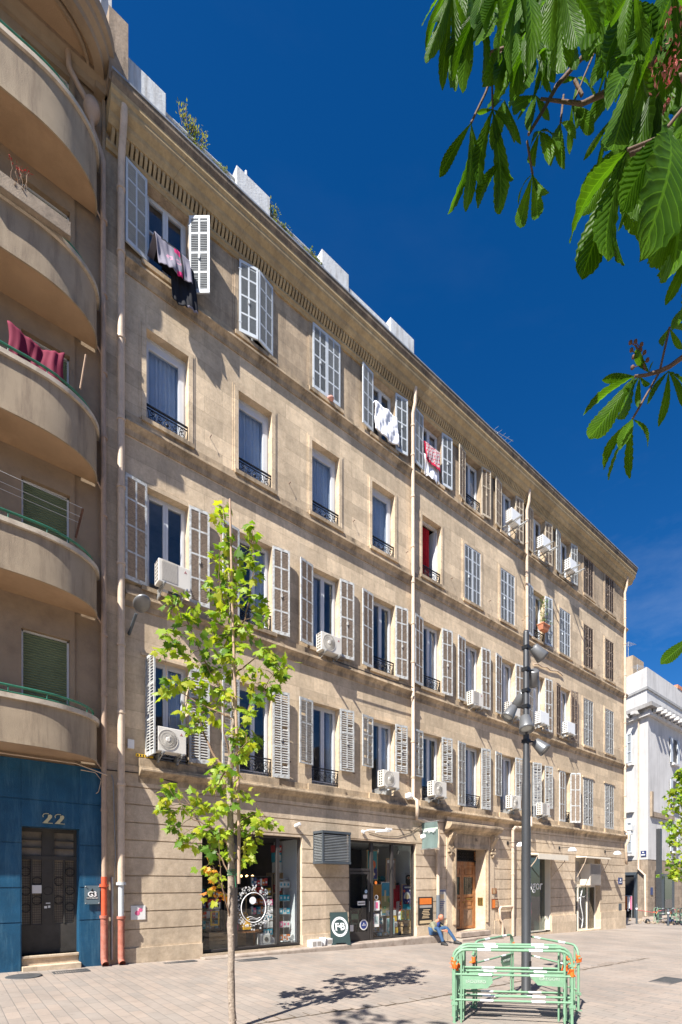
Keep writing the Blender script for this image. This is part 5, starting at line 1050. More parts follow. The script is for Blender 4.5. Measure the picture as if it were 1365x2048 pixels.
# plates and notices
def plate(x0, x1, z0, z1, mats, label, cat='sign', y=-.03, t_=.02, extra=None, name='wall_plate', grp=None):
    m = MB(); m.box(x0, x1, y-t_, y, z0, z1, 0)
    if extra: extra(m, y-t_)
    return tag(m.build(name, mats), label, cat, grp)
def ex(m, y):
    m.box(9.66, 10.27, y-.003, y, 1.08, 1.3, 1); m.box(9.66, 10.27, y-.004, y, .96, 1.05, 3); m.box(9.66, 10.27, y-.003, y, .42, .52, 2)
    for i in range(6): m.box(9.78+.03*(i % 3), 10.18-.03*((i+1) % 3), y-.004, y, .6+i*.055, .625+i*.055, 2)
plate(9.6, 10.33, .38, 1.34, [m_black, c_or, sand, m_acgrey], 'black menu board with an orange top on the pier right of the second shop', 'menu board', extra=ex)
def ex(m, y):
    m.box(10.7, 10.95, y-.003, y, 1.25, 1.42, 1); m.box(10.58, 11.02, y-.003, y, 1.52, 1.56, 2)
    for i in range(6): m.box(10.6, 11.0-.05*i, y-.003, y, 1.14-i*.065, 1.165-i*.065, 2)
plate(10.55, 11.08, .55, 1.6, [flat('notice_paper', (.5,.47,.42)), sand, c_nv], 'pale notice board with blue text behind the sitting man', extra=ex)
def ex(m, y):
    for i in range(2):
        for j in range(4): m.box(13.86+i*.1, 13.93+i*.1, y-.003, y, 1.42+j*.05, 1.45+j*.05, 1)
plate(13.82, 14.12, 1.4, 1.62, [flat('copper_plate', (.25,.09,.03)), sand], 'small brown plate above the orange one right of the house door', y=-.06, extra=ex)
def ex(m, y):
    m.box(13.84, 14.02, y-.003, y, .84, 1.16, 1)
    for i in range(2):
        for j in range(5): m.box(14.05+i*.08, 14.1+i*.08, y-.003, y, .86+j*.06, .9+j*.06, 2)
plate(13.8, 14.22, .8, 1.2, [flat('copper_dark', (.16,.06,.03)), c_or, sand], 'orange and brown plate with small panels right of the house door', y=-.06, extra=ex)
t = thing('intercom', 'brass intercom panel with buttons on the stone jamb of the house door', 'intercom', (13.39, .2, 1.1))
m = MB(); m.box(13.375, 13.4, .05, .28, .95, 1.25); m.build('panel', m_brass, t); m = MB()
for i in range(3):
    for j in range(5): m.box(13.37, 13.376, .08+i*.07, .11+i*.07, .98+j*.05, 1.01+j*.05)
m.build('buttons', m_black, t)
plate(.13, .45, .98, 1.3, [c_wh, c_pk], 'small white tile with two pink circles on the stone pier left', extra=lambda m, y: (m.lathe([(.055,0),(.055,.003)], Matrix.Translation((.27, y, 1.13)) @ Matrix.Rotation(R(90),4,'X'), 14, 1), m.lathe([(.045,0),(.045,.003)], Matrix.Translation((.34, y, 1.2)) @ Matrix.Rotation(R(90),4,'X'), 14, 1)))
o = plate(25.35, 25.85, 1.78, 2.13, [m_navy, m_text], 'small blue enamel number plate near the right corner of the stone building', extra=lambda m, y: (m.box(25.45, 25.75, y-.004, y, 1.86, 1.9, 1), m.box(25.55, 25.65, y-.004, y, 1.95, 2.06, 1)))
plate(25.4, 25.75, .35, .72, [m_anth], 'dark grey plate low on the right corner of the stone building')
plate(.23, .62, 4.7, 4.76, [c_ye, m_tblack], 'narrow yellow strip of numbers below the white junction box', y=-.05, extra=lambda m, y: [m.box(.26+i*.06, .29+i*.06, y-.003, y, 4.71, 4.75, 1) for i in range(5)])
# street lamp head on the wall at second floor
t = thing('wall_lamp', 'oval grey lamp head on an arm above the first floor at the left end', 'wall lamp', (.1, 0, 7.45))
m = MB(); m.tube([(.1, 0, 7.45), (.1, -.15, 7.5), (.14, -.42, 7.75)], .035, 8); m.build('arm', m_anth, t)
m = MB(); m.lathe([(0, -.07), (.1, -.06), (.17, -.02), (.18, .02), (.12, .07), (0, .09)], Matrix.Translation((.2, -.62, 7.9)) @ Matrix.Rotation(R(-20), 4, 'X') @ Matrix.Diagonal((1, 1.35, 1, 1)), 20); m.build('lamp_head', m_lamphead, t)
t = thing('corner_camera', 'white floodlight and camera on the right corner above the shop cornice', 'security camera', (26.3, -.1, 4.6))
m = MB(); m.box(26.2, 26.65, -.35, -.05, 4.75, 5.0); m.box(26.25, 26.6, -.3, -.1, 4.5, 4.72); m.tube([(26.1, 0, 4.6), (26.4, -.2, 4.75)], .03, 6); m.build('housing', m_acwhite, t)
# ------------------------------------------------------------------ the curved balcony building on the left
A = thing('balcony_building', 'tall brown rendered apartment building with rounded balconies above a dark blue ground floor', 'building', (0, 0, 0))
LX0, LX1 = -9.0, -.62
AW = [(-1.96, -1.09)]
AZ = [(5.2, 6.95), (8.45, 10.0), (11.55, 12.95), (14.45, 16.0), (17.4, 18.85)]
opsA = [(a, b, c, d) for a, b in ((-1.96, -1.09), (-4.6, -3.4), (-7.2, -6.0)) for c, d in AZ]
def depA(x, z):
    for a, b, c, d in opsA:
        if a < x < b and c < z < d: return None
    return -.05 if x > -1.0 else 0.
relief('upper_wall', [LX0, -1.0, LX1+.16] + [v for a, b, c, d in opsA for v in (a, b)], [4.3, 21.0] + [v for a, b in AZ for v in (a, b)], depA, m_plaster, A, .3)
m = MB(); m.ext([(-.1, 4.3), (.03, 4.3), (.03, 19.0), (-.1, 19.0)], LX1+.16, -.404); m.build('corner_pilaster', m_plaster, A)
def depB(x, z):
    if -1.96 < x < -.92 and .12 < z < 2.96: return None
    for q in (1.02, 1.72, 2.62, 3.5):
        if abs(z-q) < .012: return .03
    if abs(x+.92-.0) < .012 or abs(x+1.97) < .012: return .04
    return .045 if z > 1.02 else .06
relief('ground_floor_wall', [LX0, -1.982, -1.96, -.932, -.92, -.906, -.47], [-.3, .12, 2.96, 4.3] + [q+e for q in (1.02, 1.72, 2.62, 3.5) for e in (-.012, .012)], depB, m_blue, A, .3)
m = MB(); m.box(-.47, -.402, -.03, .3, -.3, 4.3); m.build('end_strip', m_plaster, A)
m = MB(); m.box(LX0, -.41, .6, 10.5, -.3, .2); m.box(-.62, -.41, .06, 10.5, -.3, 21); m.box(LX0, -.4, 10.3, 10.5, -.3, 21); m.box(LX0, LX0+.2, .02, 10.5, -.3, 21); m.box(LX0, -.41, .0, 10.5, 21, 21.2); m.build('rear_body', m_plaster, A)
# windows with green roller blinds
m_blind = M('roller_blind', (.16,.2,.115), .7, var=.1, scale=4)
m = MB(); m.box(-1.3, 1.3, 0, 0.02, 0, .1)
for i, (a, b, c, d) in enumerate(opsA):
    m = MB(); m.box(a, a+.04, .1, .16, c, d); m.box(b-.04, b, .1, .16, c, d); m.box(a, b, .1, .16, d-.03, d)
    w0 = m.build('window', m_white, A)
    m = MB(); n = int((d-c)/.052)
    for k in range(n):
        z = c+k*.052; m.add([(a+.04, .14, z), (b-.04, .14, z), (b-.04, .115, z+.02), (a+.04, .115, z+.02), (b-.04, .125, z+.046), (a+.04, .125, z+.046), (b-.04, .14, z+.052), (a+.04, .14, z+.052)], [(0,1,2,3), (3,2,4,5), (5,4,6,7)])
    m.build('roller_blind', m_blind, w0)
# balconies
def bal_path(sc=-1.95, a=1.36, P=.85, n=22, x0=LX0):
    pts = [(x0, P), (-4, P), (sc-.3, P)]
    for i in range(n+1):
        t = R(90)*i/n; pts.append((sc+a*math.sin(t)**.92, P*math.cos(t)**.92 if i < n else 0.))
    return pts
def sweep(m, path, sec, mi=0):                          # sec: closed [(outward, z)] section
    n = len(sec); vs = []
    for i, (x, p) in enumerate(path):
        j0, j1 = max(i-1, 0), min(i+1, len(path)-1); tx, tp = path[j1][0]-path[j0][0], path[j1][1]-path[j0][1]
        l = math.hypot(tx, tp); nx, np_ = (-tp/l, tx/l)   # outward normal in (x, p)
        if np_ < 0 and nx < 0: nx, np_ = -nx, -np_
        if i == len(path)-1: nx, np_ = 1, 0
        for o_, z in sec: vs.append((x+nx*o_, -(max(0, p+np_*o_) if i < len(path)-1 else -.0), z))
    fs = [(i*n+k, i*n+(k+1) % n, (i+1)*n+(k+1) % n, (i+1)*n+k) for i in range(len(path)-1) for k in range(n)]
    m.add(vs, fs + [tuple(range(n))], mi, False)
    return m
def smooth_path(o):
    for p in o.data.polygons: p.use_smooth = True
    md = o.modifiers.new('sharp', 'EDGE_SPLIT'); md.split_angle = R(35); return o
PB = bal_path()
LV = [(4.42, 5.30), (7.58, 8.50), (10.50, 11.55), (13.43, 14.40), (16.35, 17.42)]
for zb, zt in LV:
    m = sweep(MB(), PB, [(0, zb+.04), (0, zt-.09), (-.13, zt-.09), (-.13, zb+.04)]); bo = smooth_path(m.build('balcony', m_fascia, A))
    m = sweep(MB(), PB, [(.055, zt-.09), (.055, zt), (-.17, zt), (-.17, zt-.09)]); smooth_path(m.build('coping', m_coping, bo))
    m = sweep(MB(), PB, [(-.02, zb-.02), (.012, zb-.02), (.012, zb+.04), (-.02, zb+.04)]); smooth_path(m.build('drip_edge', m_fascia, bo))
    m = MB(); n = len(PB); top = [(x, -max(p-.02, 0), zb+.12) for x, p in PB]+[(LX0, .0, zb+.12)]; bot = [(x, -max(p-.02, 0), zb) for x, p in PB]+[(LX0, .0, zb)]; k = len(top)
    m.add(bot+top, [tuple(range(k)), tuple(range(k, 2*k))]); m.build('slab', M('balcony_soffit', (.4,.27,.165), .9, var=.1, scale=1.5, bump=.4, bscale=80, dirt=(.25,.16,.09), dirt_amt=.5) if 'balcony_soffit' not in bpy.data.materials else bpy.data.materials['balcony_soffit'], bo)
    m = MB(); rp = [(x-.06*(p < .8), -max(p-.05, 0), zt+.17) for x, p in PB]; m.tube(rp, .024, 8); m.tube([(x, y, zt+.05) for x, y, z in rp], .014, 6)
    for q in (1, 2, 6, 11, 17, 22): m.tube([rp[q], (rp[q][0], rp[q][1], zt-.02)], .012, 6)
    m.tube([(-3.2, -.8, zt+.17), (-3.2, -.8, zt)], .012, 6); m.build('handrail', m_green, bo)
    m = MB(); m.tube([(-.62, -.1, zb+.05), (-.5, -.1, zb-.12)], .02, 6); m.build('drain_spout', m_lpipe, bo)
# crowning canopy with mouldings
PC = bal_path(-2.05, 1.62, 1.0)
m = sweep(MB(), PC, [(-.2, 19.2), (-.02, 19.2), (0, 19.3), (.1, 19.36), (.12, 19.46), (.2, 19.5), (.22, 19.68), (-.2, 19.7)]); co = smooth_path(m.build('canopy', m_plaster, A))
m = MB(); top = [(x, -max(p-.1, 0)) for x, p in PC]+[(LX0, 0)]; k = len(top); m.add([(x, y, 19.28) for x, y in top]+[(x, y, 19.66) for x, y in top], [tuple(range(k)), tuple(range(k, 2*k))]); m.build('canopy_slab', bpy.data.materials['balcony_soffit'], co)
PC2 = bal_path(-2.05, 1.3, .72); m = sweep(MB(), PC2, [(-.03, 19.2), (.03, 19.2), (.03, 19.3), (-.03, 19.3)]); smooth_path(m.build('soffit_moulding', m_plaster, co))
m = MB(); m.ext([(0, 19.0), (.06, 19.02), (.1, 19.12), (.18, 19.2), (.18, 19.28), (0, 19.28)], LX0, -.42); m.build('wall_moulding', m_plaster, A)
m = MB(); m.box(-.62, -.22, -.12, .4, 19.0, 20.4); m.build('end_pier', m_plaster, A)
m = MB(); m.box(-.95, -.28, -.06, .5, 20.4, 22.2); m.build('attic_pier', m_whitewall, A); m = MB(); m.box(-.97, -.42, -.12, -.06, 20.4, 20.45); m.box(-.97, -.42, -.12, -.06, 20.62, 20.66); m.build('attic_rail', m_zinc, A)
m = MB(); m.prism([(-.1, 0), (.1, 0), (.12, .5), (.08, .75), (0, .85), (-.08, .75), (-.12, .5)], Matrix.Translation((-.62, -.07, 20.7)) @ Matrix.Rotation(R(90), 4, 'X'), .06); m.prism([(-.1, 0), (.1, 0), (.1, .35), (0, .5), (-.08, .4)], Matrix.Translation((-.2, -.05, 20.55)) @ Matrix.Rotation(R(90), 4, 'X'), .06); m.build('attic_ornament', m_white, A)
# rain pipe with hopper
m = MB(); m.tube([(-1.15, -.12, 19.18), (-1.13, -.14, 18.85), (-.95, -.16, 18.6), (-.8, -.16, 18.45)], .055, 10); m.lathe([(.03, .22), (.15, .16), (.17, .05), (.13, -.1), (.06, -.2), (.055, -.24)], Matrix.Translation((-.7, -.16, 18.3)), 16)
m.tube([(-.7, -.16, 18.1), (-.7, -.16, 17.95), (-.55, -.14, 17.7), (-.47, -.13, 17.5), (-.45, -.13, 1.95)], .055, 12)
for z in (16.2, 14.6, 12.9, 11.5, 9.8, 7.2, 5.9, 3.4): collar(m, (-.45, -.13, z), .055)
dp = m.build('downpipe', m_lpipe, A)
m = MB(); m.tube([(-.45, -.13, 1.95), (-.45, -.13, 1.05)], .062, 12); collar(m, (-.45, -.13, 1.76), .075); m.build('red_sleeve', m_redpipe, dp)
m = MB(); m.tube([(-.45, -.13, 1.05), (-.45, -.13, .18), (-.45, -.18, .08), (-.45, -.26, .05)], .072, 14, caps=False); collar(m, (-.45, -.13, 1.08), .075); m.build('cast_iron_shoe', m_oldred, dp)
m = MB(); m.tube([(-.9, -.08, 4.22), (-.62, -.1, 4.2), (-.5, -.1, 4.05), (-.55, -.08, 3.8), (-.6, -.08, 3.75)], .01, 5); m.tube([(-3, -.08, 4.36), (-1, -.1, 4.34), (-.4, -.2, 4.15)], .014, 5); m.build('wall_cable', m_pipe, A)
# door 22
y = .24; m = MB(); x0, x1 = -1.96, -.92
m.box(x0, x1, y, y+.05, .34, .42); m.box(x0, x1, y-.02, y+.05, 2.3, 2.38); m.box(x0, x1, y, y+.05, 2.88, 2.96); m.box(x0, x0+.03, y, y+.05, .42, 2.88); m.box(x1-.05, x1, y, y+.05, .42, 2.88)
for a in (-1.76, -1.56, -1.36, -1.16): m.box(a-.015, a+.015, y-.01, y+.04, .95, 2.3)
for a in (-1.56, -1.36): m.box(a-.015, a+.015, y-.01, y+.04, 2.38, 2.88)
for z in (2.55, 2.71):
    m.box(x0, -1.56, y-.01, y+.03, z-.01, z+.012); m.box(-1.36, x1, y-.01, y+.03, z-.01, z+.012)
m.box(x0+.03, x1-.05, y+.003, y+.04, .42, .95); m.box(-1.545, -1.375, y, y+.03, .95, 2.88)
do = m.build('door', M('dull_door_paint', (.05,.045,.04), .5, var=.3, scale=3), A)
m_frost = M('frosted_pane', (.2,.17,.14), .3, var=.3, scale=3, bump=.4, bscale=60); m = MB()
m.box(x0, x1, y+.05, y+.06, .4, 2.96); m.build('door_pane', m_frost, do)
m = MB()
for cx, zs_ in ((-1.86, (1.3, 1.65, 2.05)), (-1.66, (1.45, 1.85)), (-1.46, (1.65,)), (-1.26, (1.45, 1.85)), (-1.05, (1.3, 1.65, 2.05))):
    for z in zs_: m.tube([(cx+.085*math.cos(k*R(18)), y-.0, z+.085*math.sin(k*R(18))) for k in range(20)], .008, 5, closed=True)
    if cx != -1.46:
        for k in range(26): m.box(cx-.09, cx+.09, y+.035, y+.04, 1.0+k*.05, 1.006+k*.05)
        for k in range(5): m.box(cx-.08+k*.04, cx-.077+k*.04, y+.035, y+.04, .97, 2.28)
m.build('door_grille', m_iron, do)
m = MB(); m.box(-1.75, -1.58, y-.012, y-.004, 1.6, 1.77); m.build('door_notice', c_wh, do); m = MB(); m.box(-1.5, -1.42, y-.006, y, 1.38, 1.4); m.box(-1.53, -1.48, y-.006, y, 1.28, 1.33); m.box(-1.46, -1.42, y-.006, y, 1.29, 1.34); m.build('door_notice', c_wh, do)
m = MB(); m.box(x0, x1, -.0, .3, .1, .34); m.box(x0, x1+.0, -.04, .3, .28, .34); m.box(x0, x1+.02, -.16, .2, -.1, .14); bevel(m.build('door_step', m_gf, A), .012)
for i, cx in enumerate((-1.51, -1.29)):                 # slanted art deco numerals
    m = MB(); Mt = Matrix.Translation((cx-.09, -.075, 3.04)) @ Matrix.Rotation(R(90), 4, 'X')
    arc = [(.05+.055*math.cos(a), .145+.055*math.sin(a)) for a in [R(q) for q in range(200, -41, -20)]]
    m.prism([(.0, .005), (.09, .115), (.1, .17), (.14, .185), (.17, .16), (.165, .12), (.08, .005)], Mt, -.02)
    m.tube([Mt @ Vector((x, yy, -.01)) for x, yy in [(.012, .12), (.0, .15), (.02, .185), (.06, .2), (.11, .195)]], .009, 6)
    m.prism([(.0, 0), (.18, 0), (.18, .012), (.0, .012)], Mt, -.02); m.build('numeral', m_gold, A)
t = thing('company_plate', 'square glass company plate with a dark triangle beside the blue doorway', 'sign', (-.68, -.08, 1.35))
m = MB(); m.box(-.83, -.53, -.1, -.085, 1.36, 1.76); m.build('plate', flat('plate_grey', (.12,.17,.2), .15), t)
m = MB(); m.prism([(-.8+.0, 1.47), (-.56, 1.47), (-.68, 1.7)], Matrix.Translation((0, -.101, 0)) @ Matrix.Rotation(R(90), 4, 'X'), .003); m.build('triangle', m_black, t)
text('plate_lettering', 'G3', .155, m_text, t, (-.68, -.107, 1.57), WALLROT, .002, bold=.004, sx=.95); text('plate_lettering', 'IMMOBILIER', .042, m_text, t, (-.68, -.107, 1.49), WALLROT, .001)
m = MB()
for x in (-.81, -.55):
    for z in (1.38, 1.74): m.lathe([(.01, 0), (.01, .02), (0, .022)], Matrix.Translation((x, -.1, z)) @ Matrix.Rotation(R(90), 4, 'X'), 8)
m.build('fixing_screw', m_galv, t)
# washing, lines and wooden box on the balconies
f_maroon = flat('maroon_cotton', (.15,.004,.03), .85)
def bcloth(x0, x1, z1, z0, p, mt, label, cat, seed):
    rr = random.Random(seed); m = MB(); n, rows = 30, 16; vs = []
    for j in range(rows+1):
        for i in range(n+1):
            u, v = i/n, j/rows; vs.append((x0+(x1-x0)*u+.03*math.sin(v*5+u*3), -p-.03*math.sin(u*8+v*2)-.02*math.sin(u*19-v*3)-.012*math.sin(u*41+v)-.05*v, z1-.12*math.sin(u*math.pi)*(1-v)+(z0-z1)*v*(1+.06*math.sin(u*7))))
    m.add(vs, [(j*(n+1)+i, j*(n+1)+i+1, (j+1)*(n+1)+i+1, (j+1)*(n+1)+i) for j in range(rows) for i in range(n)], 0, True)
    o = m.build('bed_sheet', mt); o.modifiers.new('thickness', 'SOLIDIFY').thickness = .006; return tag(o, label, cat)
bcloth(-2.25, -1.3, 12.35, 11.45, .62, f_maroon, 'dark red cloth pegged above the third rounded balcony from the ground', 'laundry', 3)
t = thing('clothes_line', 'clothes lines held by a rusty bracket beside the second row of balcony windows', 'clothes line', (-.98, 0, 9.0))
m = MB(); m.tube([(-1.0, -.1, 9.1), (-.93, -.45, 9.55)], .022, 4); m.build('bracket', m_rust, t); m = MB()
for i, (dx, dz) in enumerate(((0, 0), (-.02, -.13), (-.03, -.2))): m.tube([(-.93+dx, -.45+.1*i, 9.55+dz), (-2.5, -.6+.1*i, 9.5+dz), (-4.5, -.62+.1*i, 9.55+dz), (-8, -.5, 9.6+dz)], .005, 4)
m.build('line', m_white, t)
m = MB(); m.tube([(-1.0, -.55, 11.9), (-.93, -.72, 12.5)], .018, 5); tag(m.build('bamboo_cane', m_stake), 'short bamboo cane leaning over the rail right of the dark red cloth', 'cane')
m = MB(); m.box(-2.7, -1.25, -1.02, -.91, 14.32, 14.6); bevel(tag(m.build('balcony_planter', M('grey_wood', (.3,.24,.18), .9, var=.3, scale=6, bump=.5, dirt=(.12,.09,.07), dirt_amt=.7)), 'long weathered wooden trough fixed outside the second highest balcony', 'planter'), .01)
m = MB(); rr = random.Random(2)
for k in range(6):
    p = [Vector((-2.1+rr.uniform(-.08,.08), -.92, 14.55))]
    for i in range(5): p.append(p[-1]+Vector((rr.uniform(-.04,.04), rr.uniform(-.03,.03), rr.uniform(.06,.13))))
    m.tube(p, .005, 4); leafbits(m, p[-1].x, p[-1].y, p[-1].z, .05, 8, .04, rr, 1)
leafbits(m, -2.1, -.95, 14.6, .1, 30, .05, rr, 2); tag(m.build('potted_plant', [m_twig, flat('red_flower', (.5,.03,.03)), flat('dry_leaf', (.3,.16,.08))]), 'small dry plant with red tips above the weathered trough', 'plant')
# grates in the paving
def grate(x0, x1, y0, y1, label, n=14):
    m = MB(); z = gz((x0+x1)/2)
    for a, b, c, d in ((x0, x1, y0, y0+.03), (x0, x1, y1-.03, y1), (x0, x0+.03, y0+.03, y1-.03), (x1-.03, x1, y0+.03, y1-.03)): m.box(a, b, c, d, gz(a)-.02, z+.012)
    for i in range(n): m.box(x0+.03+(x1-x0-.06)*i/n, x0+.03+(x1-x0-.06)*(i+.55)/n, y0+.03, y1-.03, z-.02, z+.009)
    return tag(m.build('drain_grate', m_grate), label, 'grate', 'metal grates let into the paving')
grate(-1.5, -.85, -.75, -.42, 'metal grate directly in front of the step of the blue doorway'); grate(.75, 1.5, -.52, -.3, 'metal grate at the foot of the striped stone pier'); grate(2.0, 3.35, -1.1, -.75, 'long metal grate in front of the left shop window', 26)
m = MB(); m.lathe([(.3, 0), (.3, .012), (.27, .014), (.0, .014)], Matrix.Translation((-2.0, -.75, gz(-2))), 24); tag(m.build('manhole_cover', m_grate), 'round metal cover in front of the blue wall at the left edge', 'manhole cover')
grate(8.1, 9.0, -8.15, -7.75, 'metal grate in the paving at the lower right, beyond the green barriers')

# ------------------------------------------------------------------ white corner house across the side street
Wb = thing('white_corner_house', 'white rendered corner house with a heavy bracketed cornice above a rough stone ground floor', 'building', (41, 4.1, -1.03))
CX_, CY_ = 40.9, 4.15
ld = Vector((-.42, -.94, 0)).normalized()*-1           # left face runs away from the corner
ld = Vector((.42, .94, 0)).normalized()
def face_mat(u, v, w_): return u
def wface(m, s0, s1, z0, z1, off, mi=0, th=.12):       # panel on the chamfer face, s metres from the corner
    n = Vector((-ld.y, ld.x, 0)); c = Vector((CX_, CY_, 0))
    P = [c+ld*s+n*(off+e) for e in (0, -th) for s in (s0, s1)]
    vs = [Vector((p.x, p.y, z)) for z in (z0, z1) for p in P]
    m.add(vs, [(0,1,3,2), (4,5,7,6), (0,1,5,4), (2,3,7,6), (0,2,6,4), (1,3,7,5)], mi)
HB = [(-1.4, 3.6), (3.6, 15.3), (15.3, 19.0)]
m_rough = stone_mat('rough_corner_stone', (.4,.33,.26), bw=.55, bh=.33, joint=.5, gamt=.7)
def body(name, z0, z1, off, mat):
    n = Vector((-ld.y, ld.x, 0)); c = Vector((CX_, CY_, 0))-ld*0; a = c+n*off+Vector((0,-off,0)); b = c+ld*14+n*off; e = Vector((CX_+24, CY_-off, 0)); f = Vector((CX_+24, CY_+14, 0))
    P = [a, e, f, b]; m = MB(); m.add([(p.x, p.y, z0) for p in P]+[(p.x, p.y, z1) for p in P], [(0,1,5,4),(1,2,6,5),(2,3,7,6),(3,0,4,7),(4,5,6,7),(0,3,2,1)]); return m.build(name, mat, Wb)
body('ground_floor', -1.4, 3.75, .0, m_rough); body('upper_floors', 3.75, 15.2, .04, m_whitewall)
body('cornice', 15.2, 15.45, .5, m_whitewall); body('cornice_lip', 15.75, 16.05, 1.0, M('grey_cornice', (.33,.32,.31), .9, dirt=(.15,.14,.13), dirt_amt=.7)); body('cornice_core', 15.45, 15.75, .35, m_whitewall)
for i in range(26): m = MB(); m.box(CX_+.2+i*.9, CX_+.55+i*.9, CY_-.95, CY_-.3, 15.47, 15.74); m.build('cornice_bracket', m_whitewall, Wb)
n_ = Vector((-ld.y, ld.x, 0))
for i in range(8):
    m = MB(); c = Vector((CX_, CY_, 15.6))+ld*(.6+i*1.0)+n_*.62; m.obox(Matrix.Translation(c) @ Matrix.Rotation(math.atan2(ld.y, ld.x), 4, 'Z'), .38, .62, .26); m.build('cornice_bracket', m_whitewall, Wb)
body('attic', 16.05, 17.5, -.35, m_whitewall); body('attic_band', 17.5, 17.7, -.2, M('weathered_band', (.3,.3,.3), .9)); body('attic_parapet', 17.7, 19.3, -.35, m_whitewall)
m = MB(); m.box(45.9, 48.3, 7.2, 8.3, 17, 22.6); m.build('chimney', m_fascia, Wb)
m = MB(); m.box(CX_+5.6, CX_+7.2, CY_+2, CY_+3, 18, 20.4); m.build('chimney', m_whitewall, Wb)
m = MB(); m.box(CX_+7.2, CX_+24, CY_+.2, CY_+8, 19.3, 19.6); m.build('tiled_roof', m_roof, Wb)
for (bx, by, bz) in ((46.4, 7.8, 22.6), (CX_+3.2, CY_+2.0, 19.3)):
    m = MB(); m.tube([(bx, by, bz), (bx, by, bz+1.6)], .03, 5); m.tube([(bx-.7, by, bz+1.3), (bx+1.0, by-.3, bz+1.5)], .02, 4)
    for i in range(6): m.tube([(bx-.5+i*.25, by-.35, bz+1.32+i*.03), (bx-.5+i*.25, by+.35, bz+1.32+i*.03)], .012, 4)
    m.build('aerial', m_zinc, Wb)
def wshut(s, z0, z1, w_=.95):
    m = MB(); 
    for k in (0, 1):
        a = s+k*w_/2; wface(m, a, a+.07, z0, z1, .14, 0, .06); wface(m, a+w_/2-.07, a+w_/2-.0, z0, z1, .14, 0, .06)
        for q in (0, .35, .68, .97): wface(m, a+.07, a+w_/2-.07, z0+(z1-z0)*q, z0+(z1-z0)*q+.07, .13, 0, .05)
        wface(m, a+.07, a+w_/2-.07, z0, z1, .09, 1, .03)
    m.build('shutter', [m_shwhite, m_slatg], Wb)
wshut(1.5, 11.9, 14.3); wshut(1.5, 4.4, 6.9)
for z in (11.6, 4.1, 7.7):
    m = MB(); wface(m, 1.3, 2.7, z, z+.18, .3, 0, .3); m.build('sill', m_whitewall, Wb)
for i in range(5):
    x = CX_+5.0+i*3.2
    for z0 in (4.6, 8.6, 12.2):
        m = MB(); m.box(x, x+1.0, CY_-.06, CY_-.02, z0, z0+2.1); w0 = m.build('window', m_acdark, Wb); m = MB(); m.box(x-.55, x-.03, CY_-.16, CY_-.1, z0, z0+2.1); m.box(x+1.03, x+1.55, CY_-.16, CY_-.1, z0, z0+2.1); m.build('shutter', m_shwhite, w0)
        m = MB(); m.box(x-.2, x+1.2, CY_-.3, CY_-.04, z0-.2, z0-.02); m.build('sill', m_whitewall, w0)
m = MB(); wface(m, .76, .84, 3.9, 15.1, .16, 0, .08); m.tube([Vector((CX_, CY_, 3.9))+ld*.79+n_*.15, Vector((CX_, CY_, 3.0))+ld*.79+n_*.15, Vector((CX_, CY_, 2.5))+ld*.15+n_*.15, Vector((CX_, CY_, -.8))+ld*.1+n_*.15], .08, 8); m.build('downpipe', m_pipe, Wb)
m = MB(); m.box(CX_+.5, CX_+5.2, CY_-.2, CY_-.04, 7.2, 7.6); m.box(CX_+.3, CX_+.6, CY_-.2, CY_-.04, 7.2, 9.2); m.build('stone_relic', m_rough, Wb)
m = MB(); wface(m, .12, .62, 4.0, 4.45, .08, 0, .03); sp_ = m.build('street_name_plate', m_navy, Wb); m = MB(); wface(m, .3, .46, 4.28, 4.37, .1, 0, .02); wface(m, .2, .56, 4.08, 4.18, .1, 0, .02); m.build('plate_lettering', m_text, sp_)
m = MB(); m.box(CX_+.5, CX_+.9, CY_-.05, CY_-.01, .9, 1.5); m.build('number_plate', m_navy, Wb)
# shop openings of the corner house
m = MB(); wface(m, 1.2, 5.5, -1.0, 2.6, .05, 0, .06); so_ = m.build('shop_opening', m_dark, Wb)
m = MB(); wface(m, 1.0, 1.25, -1.1, 2.7, .12, 0, .12); wface(m, 1.0, 5.6, 2.5, 2.75, .14, 0, .14); m.build('shop_frame', m_anth, so_)
m = MB(); rr = random.Random(4); gm = [c_or, c_pk, c_re, c_wh, flat('mint_cloth', (.35,.6,.5))]
for i in range(7):
    c = Vector((CX_, CY_, 0))+ld*(1.35+i*.16)+n_*.3; mi = rr.randrange(5); h = rr.uniform(.9, 1.5)
    m.obox(Matrix.Translation((c.x, c.y, .75-h/2)) @ Matrix.Rotation(rr.uniform(0, 1), 4, 'Z'), .13, .1, h, mi)
gt = thing('clothes_rail', 'colourful clothes hanging in the dark doorway of the white corner house', 'clothes rack', (CX_+.6, CY_+1.5, -1.0)); m.build('garments', gm, gt)
m = MB(); a_ = Vector((CX_, CY_, .8))+ld*1.3+n_*.3; b_ = Vector((CX_, CY_, .8))+ld*2.4+n_*.3; m.tube([a_, b_], .03, 6); m.tube([a_, a_-Vector((0,0,1.85))], .03, 6); m.tube([b_, b_-Vector((0,0,1.9))], .03, 6); m.build('rail', m_galv, gt)
m = MB(); m.box(CX_+2.6, CX_+5.4, CY_-.12, CY_-.01, -1.0, 2.6); s2 = m.build('shop_opening', m_anth, Wb)
m = MB(); m.box(CX_+3.1, CX_+4.7, CY_-.16, CY_-.12, -.9, 2.4); m.build('shop_pane', glass_mat('corner_glass', .2, (.3,.35,.34)), s2); m = MB(); m.box(CX_+3.1, CX_+4.7, CY_-.125, CY_-.12, -.9, 2.4); m.build('shop_backing', M('sage_backing', (.16,.2,.17), .6), s2)
m = MB(); m.ext([(.0, 0), (.0, .05), (1.2, .12), (1.2, 0)], 0, 1); 
